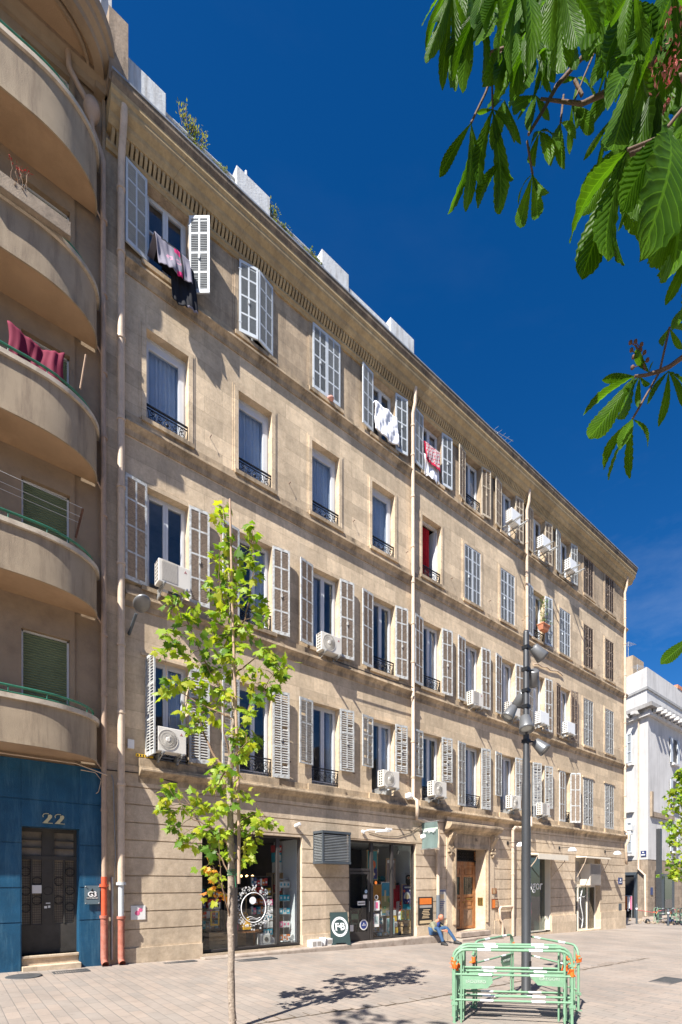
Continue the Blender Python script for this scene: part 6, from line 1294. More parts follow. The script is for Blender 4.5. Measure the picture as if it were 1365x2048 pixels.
m = MB(); m.box(CX_-.6, CX_+24, CY_-1.2, CY_+.2, -1.5, -.85); o = m.build('far_pavement', m_kerb); o['kind'] = 'structure'
# bollards, broom post, far barriers and rubble
def bollard(x, y, label, h=1.05):
    t = thing('bollard', label, 'bollard', (x, y, gz(x)), 0, 'dark bollards across the side street'); m = MB(); m.lathe([(.06, 0), (.06, h-.03), (.045, h), (0, h)], Matrix.Identity(4), 12); m.build('post', m_anth, t, False); m = MB(); m.lathe([(.064, h*.72), (.064, h*.8)], Matrix.Identity(4), 12, cap=False); m.build('band', m_reflect, t, False)
bollard(31.9, 1.55, 'dark bollard nearest the right corner of the stone building', 1.3); bollard(31.9, -.25, 'dark bollard in front of the far green barriers')
m = MB(); m.box(39.55, 39.85, 2.8, 3.1, -1.0, 6.0); tag(m.build('sign_post', m_lamp), 'thick dark post at the right edge in front of the far shop', 'post')
m = MB(); m.lathe([(.0, 0), (.18, .02), (.2, .15), (.15, .35), (.05, .42), (0, .43)], Matrix.Translation((35.5, .8, gz(35.5))), 10); tag(m.build('blue_sack', c_nv), 'blue sack on the ground behind the far barriers at the right edge', 'sack')
m = MB(); m.lathe([(.0, 0), (.16, .02), (.14, .18), (.06, .3), (0, .31)], Matrix.Translation((33.4, 1.45, gz(33.4))), 10); tag(m.build('black_weight', m_black), 'small black weight on the ground left of the far barriers', 'weight')
m = MB(); rr = random.Random(6)
for i in range(60):
    x, y_ = rr.uniform(32.5, 37), rr.uniform(-.5, 3.5); s_ = rr.uniform(.04, .16); m.obox(Matrix.Translation((x, y_, gz(x)+s_*.3)) @ Euler((rr.random(), rr.random(), rr.random()*3)).to_matrix().to_4x4(), s_*1.6, s_, s_*.8)
o = m.build('rubble', m_rough); o['kind'] = 'stuff'
m = MB(); m.tube([(31.9, 1.5, .1), (33.5, 1.2, -.1), (35.5, .8, .1)], .02, 4); m.tube([(31.9, -.25, .0), (34, .2, .05), (36, .5, .15)], .02, 4); tag(m.build('barrier_tape', M('tape_red', (.65,.15,.15), .6)), 'red and white tape strung between the far bollards', 'tape')
# ------------------------------------------------------------------ lamp post
LB = Vector((4.62, -7.12, gz(4.62)))
t = thing('lamp_post', 'tall tapered grey lamp post with six spotlights standing inside the green barriers', 'lamp post', LB)
m = MB(); m.lathe([(.085, 0), (.085, .02), (.078, .03), (.076, 2.6), (.07, 3.6), (.062, 3.65), (.058, 4.05), (.05, 4.1), (.048, 6.2), (.044, 6.24), (0, 6.24)], Matrix.Identity(4), 24)
m.build('post', m_lamp, t, False)
m = MB(); m.box(-.03, .03, -.082, -.074, .35, .6); m.lathe([(.066, 3.2), (.066, 3.5)], Matrix.Identity(4), 20, cap=False); m.build('collar', m_black, t, False)
def spot(px, py, dz, aim, size=1.0, back=0):
    Z = 8.56+back; p = pt(px, py, Z)-LB; ax = Vector((p.x, p.y, 0))
    s_ = MB(); d = Vector(aim).normalized(); q = d.to_track_quat('Z', 'Y').to_matrix().to_4x4(); M0 = Matrix.Translation(p-d*.11*size) @ q @ Matrix.Diagonal((size, size, size, 1))
    s_.lathe([(0, -.0), (.06, 0), (.072, .01), (.105, .2), (.11, .24), (.095, .24), (.09, .2), (.0, .19)], M0, 22, cap=False)
    o = s_.build('spotlight', m_lamphead, t, False)
    m = MB(); m.lathe([(.09, .205), (.05, .225), (0, .23)], M0, 18, cap=False); m.build('lens', m_lens, o, False)
    m = MB(); b = p-d*.1*size; c = Vector((0, 0, b.z+.0)); e = (b-c); e.z = 0
    if e.length > .03: e = e.normalized()
    else: e = -FW
    m.tube([c+e*.04, c+e*.1, b], .014, 6); m.box(c.x-.055, c.x+.055, c.y-.055, c.y+.055, c.z-.03, c.z+.03); m.build('bracket', m_black, o, False)
C2 = lambda x, y, z: FW*y+RT*x+UP*z                     # direction in camera terms: right, away, up
spot(1076, 1304, 0, C2(.75, .25, -.62), 1.05); spot(1067, 1354, 0, C2(.12, .75, -.6), 1.1, .12); spot(1044, 1396, 0, C2(-.1, .8, -.55), 1.05, .15)
spot(1022, 1424, 0, C2(-.5, -.1, -.8), 1.0); spot(1052, 1446, 0, C2(.0, -.35, -.9), 1.15, -.1); spot(1080, 1492, 0, C2(.55, -.25, -.62), 1.05)
# ------------------------------------------------------------------ green street barriers
W_, H_ = 1.5, 1.0
def make_barrier():
    t = thing('street_barrier', 'x', 'barrier', (0, 0, 0), 0, 'green metal barriers stacked round the lamp post'); r = .15
    m = MB(); P = [(0, 0, 0), (0, 0, H_-r)]+[(r-r*math.cos(R(a)), 0, H_-r+r*math.sin(R(a))) for a in (22, 45, 68)]+[(r, 0, H_), (W_-r, 0, H_)]+[(W_-r+r*math.sin(R(a)), 0, H_-r+r*math.cos(R(a))) for a in (22, 45, 68)]+[(W_, 0, H_-r), (W_, 0, 0)]
    m.tube(P, .0185, 10); m.build('frame', m_barrier, t, False)
    m = MB()
    for x in (.09, W_-.09): m.tube([(x, 0, 0), (x, 0, H_-.035)], .013, 8)
    for z in (.33, .67): m.tube([(0, 0, z), (W_, 0, z)], .015, 8)
    m.build('rails', m_barrier, t, False)
    for x in (0, W_):
        m = MB(); m.box(x-.022, x+.022, -.05, .05, .0, .03); m.box(x-.04, x+.04, -.02, .02, .26, .3); m.box(x-.035, x+.035, -.02, .02, .8, .83); m.build('foot', m_barrier, t, False)
    m = MB(); m.prism([(W_-.09, .67), (W_-.48, .67), (W_-.5, .57), (W_-.43, .49), (W_-.09, .47)], Matrix.Translation((0, .003, 0)) @ Matrix.Rotation(R(90), 4, 'X'), .006)
    pl = m.build('name_plate', m_barrier, t, False)
    for yy, rz_ in ((-.0045, 0),):
        o = text('plate_lettering', 'GREGORI', .062, M('worn_lettering', (.42,.47,.42), .6) if 'worn_lettering' not in bpy.data.materials else bpy.data.materials['worn_lettering'], None, (0,0,0), (0,0,0), .0075, sx=1); o.parent = pl; o.location = (W_-.28, 0, .575); o.rotation_euler = (R(90), 0, 0)
    m = MB()
    for z, r_ in ((H_, .0195), (.67, .016), (.33, .016)):
        for a in (.32, .98): m = MB(); m.tube([(a+.05*z, 0, z), (a+.05*z+.17, 0, z)], r_, 10); m.build('reflective_band', m_reflect, t, False)
    rr = random.Random(3)
    for c in ((.0, .72), (W_, .8)):
        m = MB(); m.lathe([(.026, -.05), (.03, -.02), (.026, .02), (.03, .05)], Matrix.Translation((c[0], 0, c[1])), 8)
        for k in range(4): m.obox(Matrix.Translation((c[0]+rr.uniform(-.03,.05), rr.uniform(-.03,.03), c[1]+rr.uniform(-.06,.05))) @ Euler((rr.random()*3, rr.random()*3, rr.random()*3)).to_matrix().to_4x4(), .07, .03, .004)
        m.build('orange_tape', m_orange, t, False)
    return t
b0 = make_barrier(); a0 = R(-45.8); DX = Vector((math.cos(a0), math.sin(a0), 0)); NX = Vector((-math.sin(a0), math.cos(a0), 0)); base = Vector((2.17, -7.55, 0))
BL = ['front green barrier of the stack, its name plate mirrored at the left', 'second green barrier of the stack with a readable name plate at the right', 'third green barrier from the front of the stack', 'fourth green barrier from the front of the stack', 'rearmost green barrier of the straight stack',
      'slanting green barrier behind the stack, rising to the left side of the lamp post', 'slanting green barrier behind the stack, falling away right of the lamp post']
def put(i, p0, ang, flip=False, sx=1):
    o = b0 if i == 0 else copy_tree(b0); o['label'] = BL[i]
    d = Vector((math.cos(ang), math.sin(ang), 0)); p = Vector(p0)+(d*W_*sx if flip else Vector((0,0,0))); p.z = gz(p.x)
    o.location = p; o.rotation_euler = (0, 0, ang+(math.pi if flip else 0)); o.scale = (sx, 1, 1); return o
put(0, base, a0, True); put(1, base+DX*.05+NX*.16, a0+R(1.5)); put(2, base+DX*.02+NX*.36, a0-R(1.0), True); put(3, base+DX*.08+NX*.5, a0+R(1)); put(4, base+DX*.12+NX*.62, a0+R(.5), True)
pa = pt(948, 0, 7.55); pb = pt(1042, 0, 8.95); an = math.atan2(pb.y-pa.y, pb.x-pa.x); put(5, (pa.x, pa.y, 0), an)
pa = pt(1048, 0, 8.95); pb = pt(1160, 0, 7.45); an = math.atan2(pb.y-pa.y, pb.x-pa.x); put(6, (pa.x, pa.y, 0), an)
far = []
for i, (x, y_, ang, lb) in enumerate(((34.2, 1.2, -35, 'far green barrier at an angle, leftmost of the group by the white house'), (35.0, .6, -8, 'far green barrier in the middle of the group by the white house'), (36.3, .5, -4, 'far green barrier at the right edge in front of the white house'), (35.2, 1.7, 10, 'far green barrier behind the others by the white house'))):
    o = copy_tree(b0); o.location = (x, y_, gz(x)); o.rotation_euler = (0, 0, R(ang)); o.scale = (1, 1, 1); o['label'] = lb; o['group'] = 'green barriers across the side street'
m = MB(); m.tube([(36.2, -.3, .55), (38.2, -.5, .5)], .07, 6); tag(m.build('warning_rail', M('yellow_warning', (.75,.6,.03), .5)), 'yellow warning bar at the right edge above the far barriers', 'barrier')

# ------------------------------------------------------------------ the man sitting on the step
def skin(name, chains, mats, parent=None, sub=2):
    """chains: list of [(point, radius), ...]; a chain whose first point equals an earlier one is joined to it"""
    V = []; E = []; RR = []
    def idx(p, r):
        for i, q in enumerate(V):
            if (q-p).length < 1e-4: return i
        V.append(p); RR.append(r); return len(V)-1
    for ch in chains:
        last = None
        for p, r in ch:
            i = idx(Vector(p), r)
            if last is not None: E.append((last, i))
            last = i
    off = ORG.get(parent.name, Vector((0,0,0))) if parent is not None else Vector((0,0,0))
    me = bpy.data.meshes.new(name); me.from_pydata([v-off for v in V], E, []); o = link(bpy.data.objects.new(name, me)); me.materials.append(mats)
    md = o.modifiers.new('skin', 'SKIN'); md.use_smooth_shade = True; md.branch_smoothing = .6
    lay = me.skin_vertices[0] if me.skin_vertices else None
    if lay is None:
        bpy.context.view_layer.objects.active = o
    for i, r in enumerate(RR):
        me.skin_vertices[0].data[i].radius = (r, r)
    me.skin_vertices[0].data[0].use_root = True
    s_ = o.modifiers.new('sub', 'SUBSURF'); s_.levels = sub; s_.render_levels = sub
    if parent is not None: o.parent = parent
    return o
m_skin = M('skin', (.48,.19,.12), .6, var=.1, scale=8, bump=.05); m_jean = M('denim', (.03,.075,.16), .85, var=.25, scale=14, bump=.3); m_jkt = M('olive_jacket', (.2,.2,.14), .9, var=.15, scale=10, bump=.3); m_shoe = M('dark_shoe', (.03,.03,.032), .6)
pel = (10.05, -.2, .12); ch = (10.13, -.33, .4); nk = (10.19, -.42, .53)
t = thing('person', 'bald man in an olive jacket and blue jeans sitting hunched on the shopfront step', 'person', (10.05, -.2, 0))
hl, hr = (10.13, -.74, .2), (10.23, -.76, .19)
chains = [[(pel, .11), (ch, .12), (nk, .055), ((10.215, -.475, .6), .055)],
          [(ch, .12), ((9.98, -.34, .44), .06), ((9.9, -.52, .2), .045), (hl, .03)], [(ch, .12), ((10.33, -.34, .43), .06), ((10.42, -.54, .2), .045), (hr, .03)]]
for hx, s_ in ((hl, 1), (hr, -1)):
    for k in range(4):
        a = Vector(hx)+Vector((s_*(.008*k-.01), -.03-.004*k, .022-.016*k)); b = a+Vector((s_*.035, -.03, -.008)); c = b+Vector((s_*.025, .012, -.012)); chains.append([(hx, .03), (a, .011), (b, .009), (c, .008)])
    a = Vector(hx)+Vector((0, .0, .035)); chains.append([(hx, .03), (a, .012), (a+Vector((s_*.03, -.02, .008)), .009)])
bo_ = skin('body', chains, m_skin, t)
dg = bpy.context.evaluated_depsgraph_get(); bpy.context.view_layer.update(); dg = bpy.context.evaluated_depsgraph_get(); me_ = bpy.data.meshes.new_from_object(bo_.evaluated_get(dg)); bo_.modifiers.clear(); bo_.data = me_
bm2 = bmesh.new(); bm2.from_mesh(me_); f_ = Vector((.12, -.9, -.42)).normalized(); sx_ = f_.cross(UP).normalized(); uz_ = sx_.cross(f_); hc = Vector((10.22, -.51, .635))-ORG[t.name]
NU, NV = 24, 18; rows_ = []
for j in range(NV+1):
    th = math.pi*j/NV; row = []
    for i in range(NU):
        ph = 2*math.pi*i/NU; a_, b_, c_ = math.sin(th)*math.sin(ph), math.sin(th)*math.cos(ph), math.cos(th)   # side, front, up
        w_ = .082*(1-.22*max(0, -c_)); d_ = .098*(1-.1*max(0, -c_)*(b_ < 0)); x_, y_, z_ = a_*w_, b_*d_, c_*.118
        if b_ > .3: y_ += .028*math.exp(-((a_/.16)**2)-((c_+.12)/.2)**2)-.012*math.exp(-(((abs(a_)-.38)/.2)**2)-((c_-.05)/.14)**2)+.008*math.exp(-((a_/.3)**2)-((c_+.5)/.1)**2)
        x_ += .02*math.copysign(1, a_)*math.exp(-(((abs(a_)-1)/.12)**2)-((c_+.02)/.28)**2-((b_+.05)/.22)**2)
        row.append(bm2.verts.new(hc+sx_*x_+f_*y_+uz_*z_))
    rows_.append(row)
for j in range(NV):
    for i in range(NU):
        try: bm2.faces.new((rows_[j][i], rows_[j][(i+1) % NU], rows_[j+1][(i+1) % NU], rows_[j+1][i])).smooth = True
        except Exception: pass
bm2.to_mesh(me_); bm2.free()
skin('jacket', [[(pel, .15), ((10.08, -.26, .27), .165), (ch, .15), ((10.17, -.4, .49), .08)], [(ch, .15), ((9.97, -.34, .44), .085), ((9.9, -.52, .2), .065), ((10.08, -.7, .2), .045)], [(ch, .15), ((10.34, -.34, .43), .085), ((10.43, -.54, .2), .065), ((10.3, -.71, .2), .045)]], m_jkt, t)
m = MB(); m.lathe([(.06, 0), (.075, .1), (.05, .18)], Matrix.Translation((10.17, -.4, .3)) @ Matrix.Rotation(R(20), 4, 'X'), 10); m.build('navy_shirt', c_nv, t)
skin('jeans', [[(pel, .14), ((9.97, -.4, .2), .095), ((9.91, -.64, .3), .075), ((9.86, -.82, .06), .062), ((9.82, -.95, -.15), .055)], [(pel, .14), ((10.2, -.38, .2), .095), ((10.4, -.6, .29), .075), ((10.44, -.8, .05), .062), ((10.48, -.95, -.16), .055)]], m_jean, t)
for sx, sy, r_ in ((9.82, -.95, -8), (10.48, -.95, 14)):
    m = MB(); Mx = Matrix.Translation((sx, sy, -.245)) @ Matrix.Rotation(R(r_), 4, 'Z')
    prof = [(-.045, .07), (.045, .07), (.052, -.05), (.05, -.16), (.02, -.215), (-.02, -.215), (-.05, -.16), (-.052, -.05)]
    n = len(prof); vs = [Mx @ Vector((x, y_, 0)) for x, y_ in prof]+[Mx @ Vector((x, y_, .035)) for x, y_ in prof]+[Mx @ Vector((x*.8, y_*.9, .11 if y_ > -.08 else .07)) for x, y_ in prof]
    m.add(vs, [(k*n+i, k*n+(i+1) % n, (k+1)*n+(i+1) % n, (k+1)*n+i) for k in (0, 1) for i in range(n)]+[tuple(range(n))[::-1], tuple(range(2*n, 3*n))], 0, True); m.build('shoe', m_shoe, t)

# ------------------------------------------------------------------ young maple
LFH = [(0, 0), (.1, .02), (.3, -.14), (.3, .04), (.5, .08), (.42, .26), (.62, .46), (.4, .46), (.36, .6), (.2, .5), (.17, .74), (.09, .76), (0, 1.0)]
def maple_leaf(m, p, d, nrm, s, mi, rr):
    d = d.normalized(); x = d.cross(nrm).normalized(); n = x.cross(d); fold = rr.uniform(-.1, .45); dr = rr.uniform(.0, .5); vs = []
    for sg in (1, -1):
        b = []
        for u, v in LFH: b.append(p+(x*u*sg+d*v-n*(abs(u)*fold+dr*v*v*.5+dr*u*u*.5))*s)
        m.add(b, [tuple(range(len(b)))], mi)
def cluster_leaves(m, c, n, rad, size, mats, rr, stem=None, out=Vector((0,0,0))):
    for _ in range(n):
        o_ = Vector((rr.gauss(0, 1), rr.gauss(0, 1), rr.gauss(0, .9)))*rad*.55; p = c+o_
        d = (o_.normalized()*.7+out*.5+Vector((rr.uniform(-.6,.6), rr.uniform(-.6,.6), rr.uniform(-1.2,.1)))); nm = Vector((rr.uniform(-.9,.5), rr.uniform(-1.0,.2), rr.uniform(.2, 1.1)))
        if d.length < .05: d = Vector((0, 0, -1))
        if abs(d.normalized().dot(nm.normalized())) > .95: nm = Vector((0, 1, .1))
        maple_leaf(m, p, d, nm, size*rr.uniform(.5, 1.3), rr.choice(mats), rr)
        if stem is not None and rr.random() < .5: stem.tube([c, p], .0018, 3)
CL_ = """446,1015 442,1036 450,1060 457,1084 452,1100 506,1058 503,1084 495,1108 508,1123 511,1150 437,1123 452,1118 469,1155 485,1171 448,1179 427,1192 495,1192 462,1190
445,1210 516,1216 527,1240 432,1250 490,1255 458,1240 458,1271 432,1276 475,1215 358,1192 347,1213 387,1218 369,1237 332,1268 358,1276 387,1271 347,1290 329,1303 379,1313 397,1330 424,1300 448,1311 469,1316 419,1334 442,1342 463,1340
519,1300 543,1308 553,1329 572,1334 527,1340 490,1342 511,1366 543,1371 564,1352 543,1392 511,1392 448,1382 427,1374 400,1374 379,1366 353,1371 329,1384 340,1358 469,1408 440,1408 413,1413 387,1413 363,1424 427,1434 400,1434 500,1429 379,1458 395,1450
492,1466 508,1477 482,1487 469,1469 498,1493 480,1508 463,1532 432,1530 441,1552 423,1572 445,1577 471,1585 491,1588 337,1572 329,1594 326,1616 355,1585 344,1625 366,1616 392,1596 408,1610 392,1621 436,1616 449,1607 419,1638 355,1658 357,1676 383,1669 383,1689 405,1662 423,1678 441,1667 449,1682 432,1700 449,1711
489,1638 480,1660 507,1634 524,1638 511,1656 540,1648 493,1687 507,1680 487,1720 436,1283 450,1295 470,1260 440,1225 480,1290 500,1270 433,1165 447,1145 478,1140 470,1180"""
YL_ = "416,1731 434,1733 423,1755 437,1750 425,1772 438,1770 416,1786 432,1801 452,1792 410,1740"
t = thing('young_maple', 'young street maple with bright yellow green leaves tied to a stake', 'tree', pt(466, 2062, 6.14)); Z0 = 6.14
TP = [(466, 2062, .05), (465, 2040, .046), (463, 1950, .044), (462, 1850, .042), (463, 1750, .041), (461, 1650, .039), (460, 1560, .036), (462, 1490, .028), (468, 1430, .024), (467, 1340, .02), (463, 1250, .016), (459, 1160, .012), (453, 1080, .008), (447, 1020, .004)]
tp = [pt(x, y, Z0) for x, y, r in TP]
m = MB(); rr = random.Random(12)
P2, R2 = [], []
for i in range(len(tp)-1):
    for k in range(5):
        q = k/5; P2.append(tp[i].lerp(tp[i+1], q)+Vector((rr.uniform(-1,1), rr.uniform(-1,1), 0))*.004); R2.append((TP[i][2]*(1-q)+TP[i+1][2]*q)*rr.uniform(.94, 1.07))
P2.append(tp[-1]); R2.append(.003); m.tube(P2, R2, 12)
for i in range(22):
    k = rr.randrange(4, 34); a = rr.random()*6.28; m.lathe([(.014, 0), (.012, .008), (0, .012)], Matrix.Translation(P2[k]+Vector((math.cos(a), math.sin(a), 0))*R2[k]*.9) @ Vector((math.cos(a), math.sin(a), 0)).to_track_quat('Z', 'Y').to_matrix().to_4x4(), 7)
m.build('trunk', m_bark, t)
bm_ = MB(); lm = MB()
def at_trunk(z):
    for a, b in zip(tp, tp[1:]):
        if a.z <= z <= b.z: return a.lerp(b, (z-a.z)/(b.z-a.z))
    return tp[-1] if z > tp[-1].z else tp[0]
hub = {}
def nearest_hub(c): return min(hub.values(), key=lambda h: (h-c).length)
LIMBS = [[(459, 1553), (430, 1515), (412, 1478), (398, 1440), (392, 1400)], [(460, 1700), (440, 1670), (415, 1650), (385, 1640), (355, 1600), (340, 1580)], [(464, 1480), (490, 1440), (505, 1400), (525, 1385), (545, 1350), (560, 1335)], [(466, 1400), (440, 1370), (415, 1335), (395, 1290), (372, 1235), (360, 1200)],
         [(467, 1350), (500, 1325), (525, 1305)], [(464, 1270), (490, 1240), (500, 1190), (508, 1140), (505, 1080)], [(462, 1240), (445, 1200), (438, 1150), (440, 1100)], [(462, 1660), (485, 1640), (520, 1620), (535, 1640)], [(455, 1530), (440, 1560), (430, 1600)], [(461, 1760), (445, 1720), (420, 1690), (395, 1640), (380, 1610)],
         [(460, 1800), (445, 1780), (432, 1750), (415, 1700)], [(462, 1845), (453, 1810), (445, 1770), (440, 1720), (438, 1680)], [(461, 1440), (430, 1420), (395, 1405), (360, 1385), (335, 1375)], [(462, 1730), (480, 1710), (498, 1680), (512, 1655)], [(458, 1545), (475, 1505), (500, 1480)], [(456, 1520), (447, 1460), (450, 1390)]]
for L_ in LIMBS:
    dz = rr.uniform(-.35, .35); n = len(L_); P = [pt(x, y, Z0+dz*(i/(n-1))) for i, (x, y) in enumerate(L_)]; P[0] = at_trunk(P[0].z)
    PP = []
    for i in range(n-1):
        for k in range(4): PP.append(P[i].lerp(P[i+1], k/4)+Vector((rr.uniform(-1,1), rr.uniform(-1,1), rr.uniform(-1,1)))*.008)
    PP.append(P[-1]); r0 = .019 if L_[0][1] == 1553 else .011
    bm_.tube(PP, [r0*(1-.75*i/len(PP)) for i in range(len(PP))], 7)
    for i, q in enumerate(PP[2:]): hub[(len(hub))] = q
for k, q in enumerate(P2[30:]): hub['t%d' % k] = q
def do_cl(s, n, rad, size, mats):
    for tok in s.split():
        x, y = map(float, tok.split(',')); h0 = nearest_hub(pt(x, y, Z0)); Zh = (h0-CAM).dot(FW)
        c = pt(x, y, Zh+rr.uniform(-.16, .16)); h = nearest_hub(c); mid = h.lerp(c, .5)+Vector((0, 0, .02)); bm_.tube([h, mid, c], [.0045, .003, .002], 4)
        cluster_leaves(lm, c, n, rad, size, mats, rr, bm_, (c-at_trunk(c.z-.2)).normalized()*.5)
do_cl(CL_, 10, .075, .11, [0, 0, 0, 0, 3, 3, 1, 1]); do_cl(YL_, 4, .06, .09, [1, 1, 2, 0])
bm_.build('branches', m_twig, t); lm.build('crown', [m_l1, m_l2, m_l3, m_l4], t)
m = MB(); m.tube([pt(478, 1768, Z0-.06), pt(478, 1640, Z0-.06), pt(474, 1480, Z0-.08), pt(466, 1250, Z0-.1), pt(460, 998, Z0-.12)], [.021, .02, .019, .016, .013], 9); tag(m.build('support_stake', m_stake), 'slim wooden stake tied beside the young maple trunk', 'stake')
m = MB()
for dz in (0, .02, .04, -.02): m.tube([tp[4]+Vector((.05*math.cos(a*.7), .05*math.sin(a*.7), dz+.003*a)) for a in range(9)]+[pt(481, 1752, Z0-.08)+Vector((0, 0, dz))], .0045, 4)
m.tube([pt(470, 1752, Z0-.1), pt(472, 1775, Z0-.1)], .004, 4); tag(m.build('green_tie', M('tie_green', (.02,.2,.08), .6)), 'green cord knotting the stake to the young maple trunk', 'cord')
# small maple far right, by the white house
base_ = Vector((27.2, -6.1, gz(27))); 
cpos = pt(1372, 1768, 30.0); t = thing('street_maple', 'street maple at the right edge in front of the white corner house', 'tree', (cpos.x, cpos.y, gz(cpos.x))); g0 = Vector((cpos.x, cpos.y, gz(cpos.x)))
m = MB(); m.tube([g0, g0+Vector((0, 0, 2.5)), g0+Vector((.05, 0, 5)), g0+Vector((0, 0, 9.4))], [.09, .07, .045, .01], 9)
lm = MB(); bm_ = MB(); rr = random.Random(33)
for i in range(150):
    z = rr.uniform(3.0, 9.5); w_ = .25+1.25*math.sin(min(1, (9.8-z)/5.5)*1.9)*.9; a = rr.random()*6.28; r_ = w_*rr.random()**.6; c = g0+Vector((r_*math.cos(a), r_*math.sin(a), z-.1*r_)); h = g0+Vector((0, 0, max(2.4, z-.5*r_-.2)))
    if i % 2 == 0: bm_.tube([h, h.lerp(c, .5)+Vector((0, 0, .05)), c], [.015, .01, .005], 4)
    cluster_leaves(lm, c, 6, .22, .26, [0, 0, 1, 3], rr)
m.build('trunk', m_bark, t); bm_.build('branches', m_twig, t); lm.build('crown', [m_l1, m_l2, m_l3, m_l4], t)

# ------------------------------------------------------------------ horse chestnut hanging in from the right
def leaflet(m, a, b, nrm, wr, rr, mi=0):
    L = (b-a).length; d = (b-a)/L; x = d.cross(nrm)
    if x.length < .05: x = d.cross(Vector((.3, .5, .8)))
    x.normalize(); n = x.cross(d); N = 26; vs = []; sag = rr.uniform(.02, .12)*L; fold = rr.uniform(.1, .5); W = wr*L
    for i in range(N+1):
        t_ = i/N; w_ = W*1.55*(t_**.85)*(1-t_**3.6)**.9 if t_ < 1 else 0
        w_ = max(w_, .0015); ser = 1+(.09 if i % 2 else -.03); c = a+d*L*t_+n*(sag*math.sin(math.pi*t_))
        wav = .06*W*math.sin(i*1.9)
        vs += [c-x*w_*ser+n*(w_*fold+wav), c-x*w_*.5+n*(w_*fold*.55), c, c+x*w_*.5+n*(w_*fold*.55), c+x*w_*ser+n*(w_*fold-wav)]
    b0_ = len(m.f); fs = [(i*5+k, i*5+k+1, (i+1)*5+k+1, (i+1)*5+k) for i in range(N) for k in range(4)]
    m.add(vs, fs, mi, True); U = (-1, -.5, 0, .5, 1)
    for q, (i, k) in enumerate([(i, k) for i in range(N) for k in range(4)]): m.uv[b0_+q] = [(U[k], i/N), (U[k+1], i/N), (U[k+1], (i+1)/N), (U[k], (i+1)/N)]
ct = Vector((1.6, -15.2, gz(1.6)))
T = thing('horse_chestnut', 'horse chestnut branches with large dark serrated leaves hanging in at the top right', 'tree', ct)
lm = MB(); bm_ = MB(); rr = random.Random(5)
def hand(bx, by, Z, tips, stem=None, wr=.112):
    b = pt(bx, by, Z)
    for i, (x, y) in enumerate(tips):
        e = pt(x, y, Z+rr.uniform(-.08, .08)); nm = (CAM-b).normalized()*-.2+Vector((rr.uniform(-.5,.5), rr.uniform(-.5,.5), .6))+RT*rr.uniform(-.5,.5)
        if rr.random() < .5: nm = (b-CAM).normalized()*.8+Vector((rr.uniform(-.4,.4), rr.uniform(-.4,.4), rr.uniform(-.2,.4)))
        leaflet(lm, b, e, nm, wr*rr.uniform(.85, 1.15), rr)
    if stem: bm_.tube([pt(x, y, Z) for x, y in stem]+[b], .004, 6)
Zc = 1.9
hand(905, -20, 1.6, [(852, 125), (885, 180), (912, 182), (940, 120)]); hand(960, 10, 1.6, [(905, 160), (925, 185), (965, 165), (890, 110)])
hand(1000, 108, 1.7, [(965, 172), (1003, 182), (1036, 188), (1045, 150), (985, 160)], [(1060, 60), (1030, 90)]); hand(1040, -30, 1.5, [(1000, 120), (1055, 150), (1090, 120), (1020, 150)]); hand(1120, -60, 1.3, [(1100, 100), (1128, 145), (1160, 90), (1200, 60)], wr=.165); hand(1180, -60, 1.4, [(1165, 105), (1205, 85), (1230, 40)], wr=.16)
hand(1085, 40, 1.6, [(1070, 160), (1110, 165), (1140, 130), (1050, 130)])
hand(943, 245, 1.75, [(879, 353), (896, 428), (932, 423), (958, 300)], [(1000, 105), (972, 185)]); hand(986, 218, 1.75, [(957, 370), (998, 428), (1030, 285), (955, 225), (1000, 200)], [(1000, 105), (985, 170)])
hand(1010, 200, 1.8, [(1043, 288), (1022, 260), (985, 300)]); hand(1003, 320, 1.8, [(955, 412), (1000, 428), (1028, 358)]); hand(1066, 348, 1.8, [(1040, 455), (1076, 436), (1098, 386), (1038, 408)], [(1055, 282)])
hand(1072, 190, 1.85, [(1035, 240), (1060, 262), (1025, 215), (1100, 240)]); hand(1080, 262, 1.85, [(1098, 330), (1065, 330), (1118, 300), (1060, 300)]); hand(1122, 245, 1.85, [(1102, 332), (1130, 338), (1152, 278)], [(1128, 190)]); hand(1145, 210, 1.85, [(1140, 308), (1188, 263), (1160, 250)]); hand(1155, 155, 1.9, [(1120, 160), (1150, 195), (1190, 200)])
hand(1235, 85, 1.7, [(1182, 175), (1230, 200), (1260, 150), (1200, 130)]); hand(1225, 235, 1.75, [(1168, 320), (1195, 340), (1245, 330)])
hand(1255, 300, 1.35, [(1142, 482), (1164, 558), (1215, 520), (1250, 530), (1290, 440)], [(1330, 270)], wr=.16); hand(1335, 255, 1.3, [(1280, 520), (1345, 548), (1380, 420), (1240, 420)], [(1380, 200)], wr=.16); hand(1395, 380, 1.3, [(1300, 530), (1385, 560), (1330, 470)]); hand(1390, 470, 1.35, [(1332, 610), (1400, 640)])
hand(1275, 120, 1.5, [(1225, 300), (1290, 330), (1330, 260), (1215, 220)]); hand(1330, 60, 1.5, [(1270, 200), (1330, 240), (1380, 180)]); hand(1270, -30, 1.4, [(1250, 110), (1300, 110), (1215, 60)], wr=.14); hand(1350, -20, 1.4, [(1310, 110), (1370, 130), (1400, 60)]); hand(1310, 170, 1.45, [(1260, 380), (1320, 400), (1365, 330)], wr=.135); hand(1370, 200, 1.4, [(1330, 380), (1400, 420)], wr=.135)
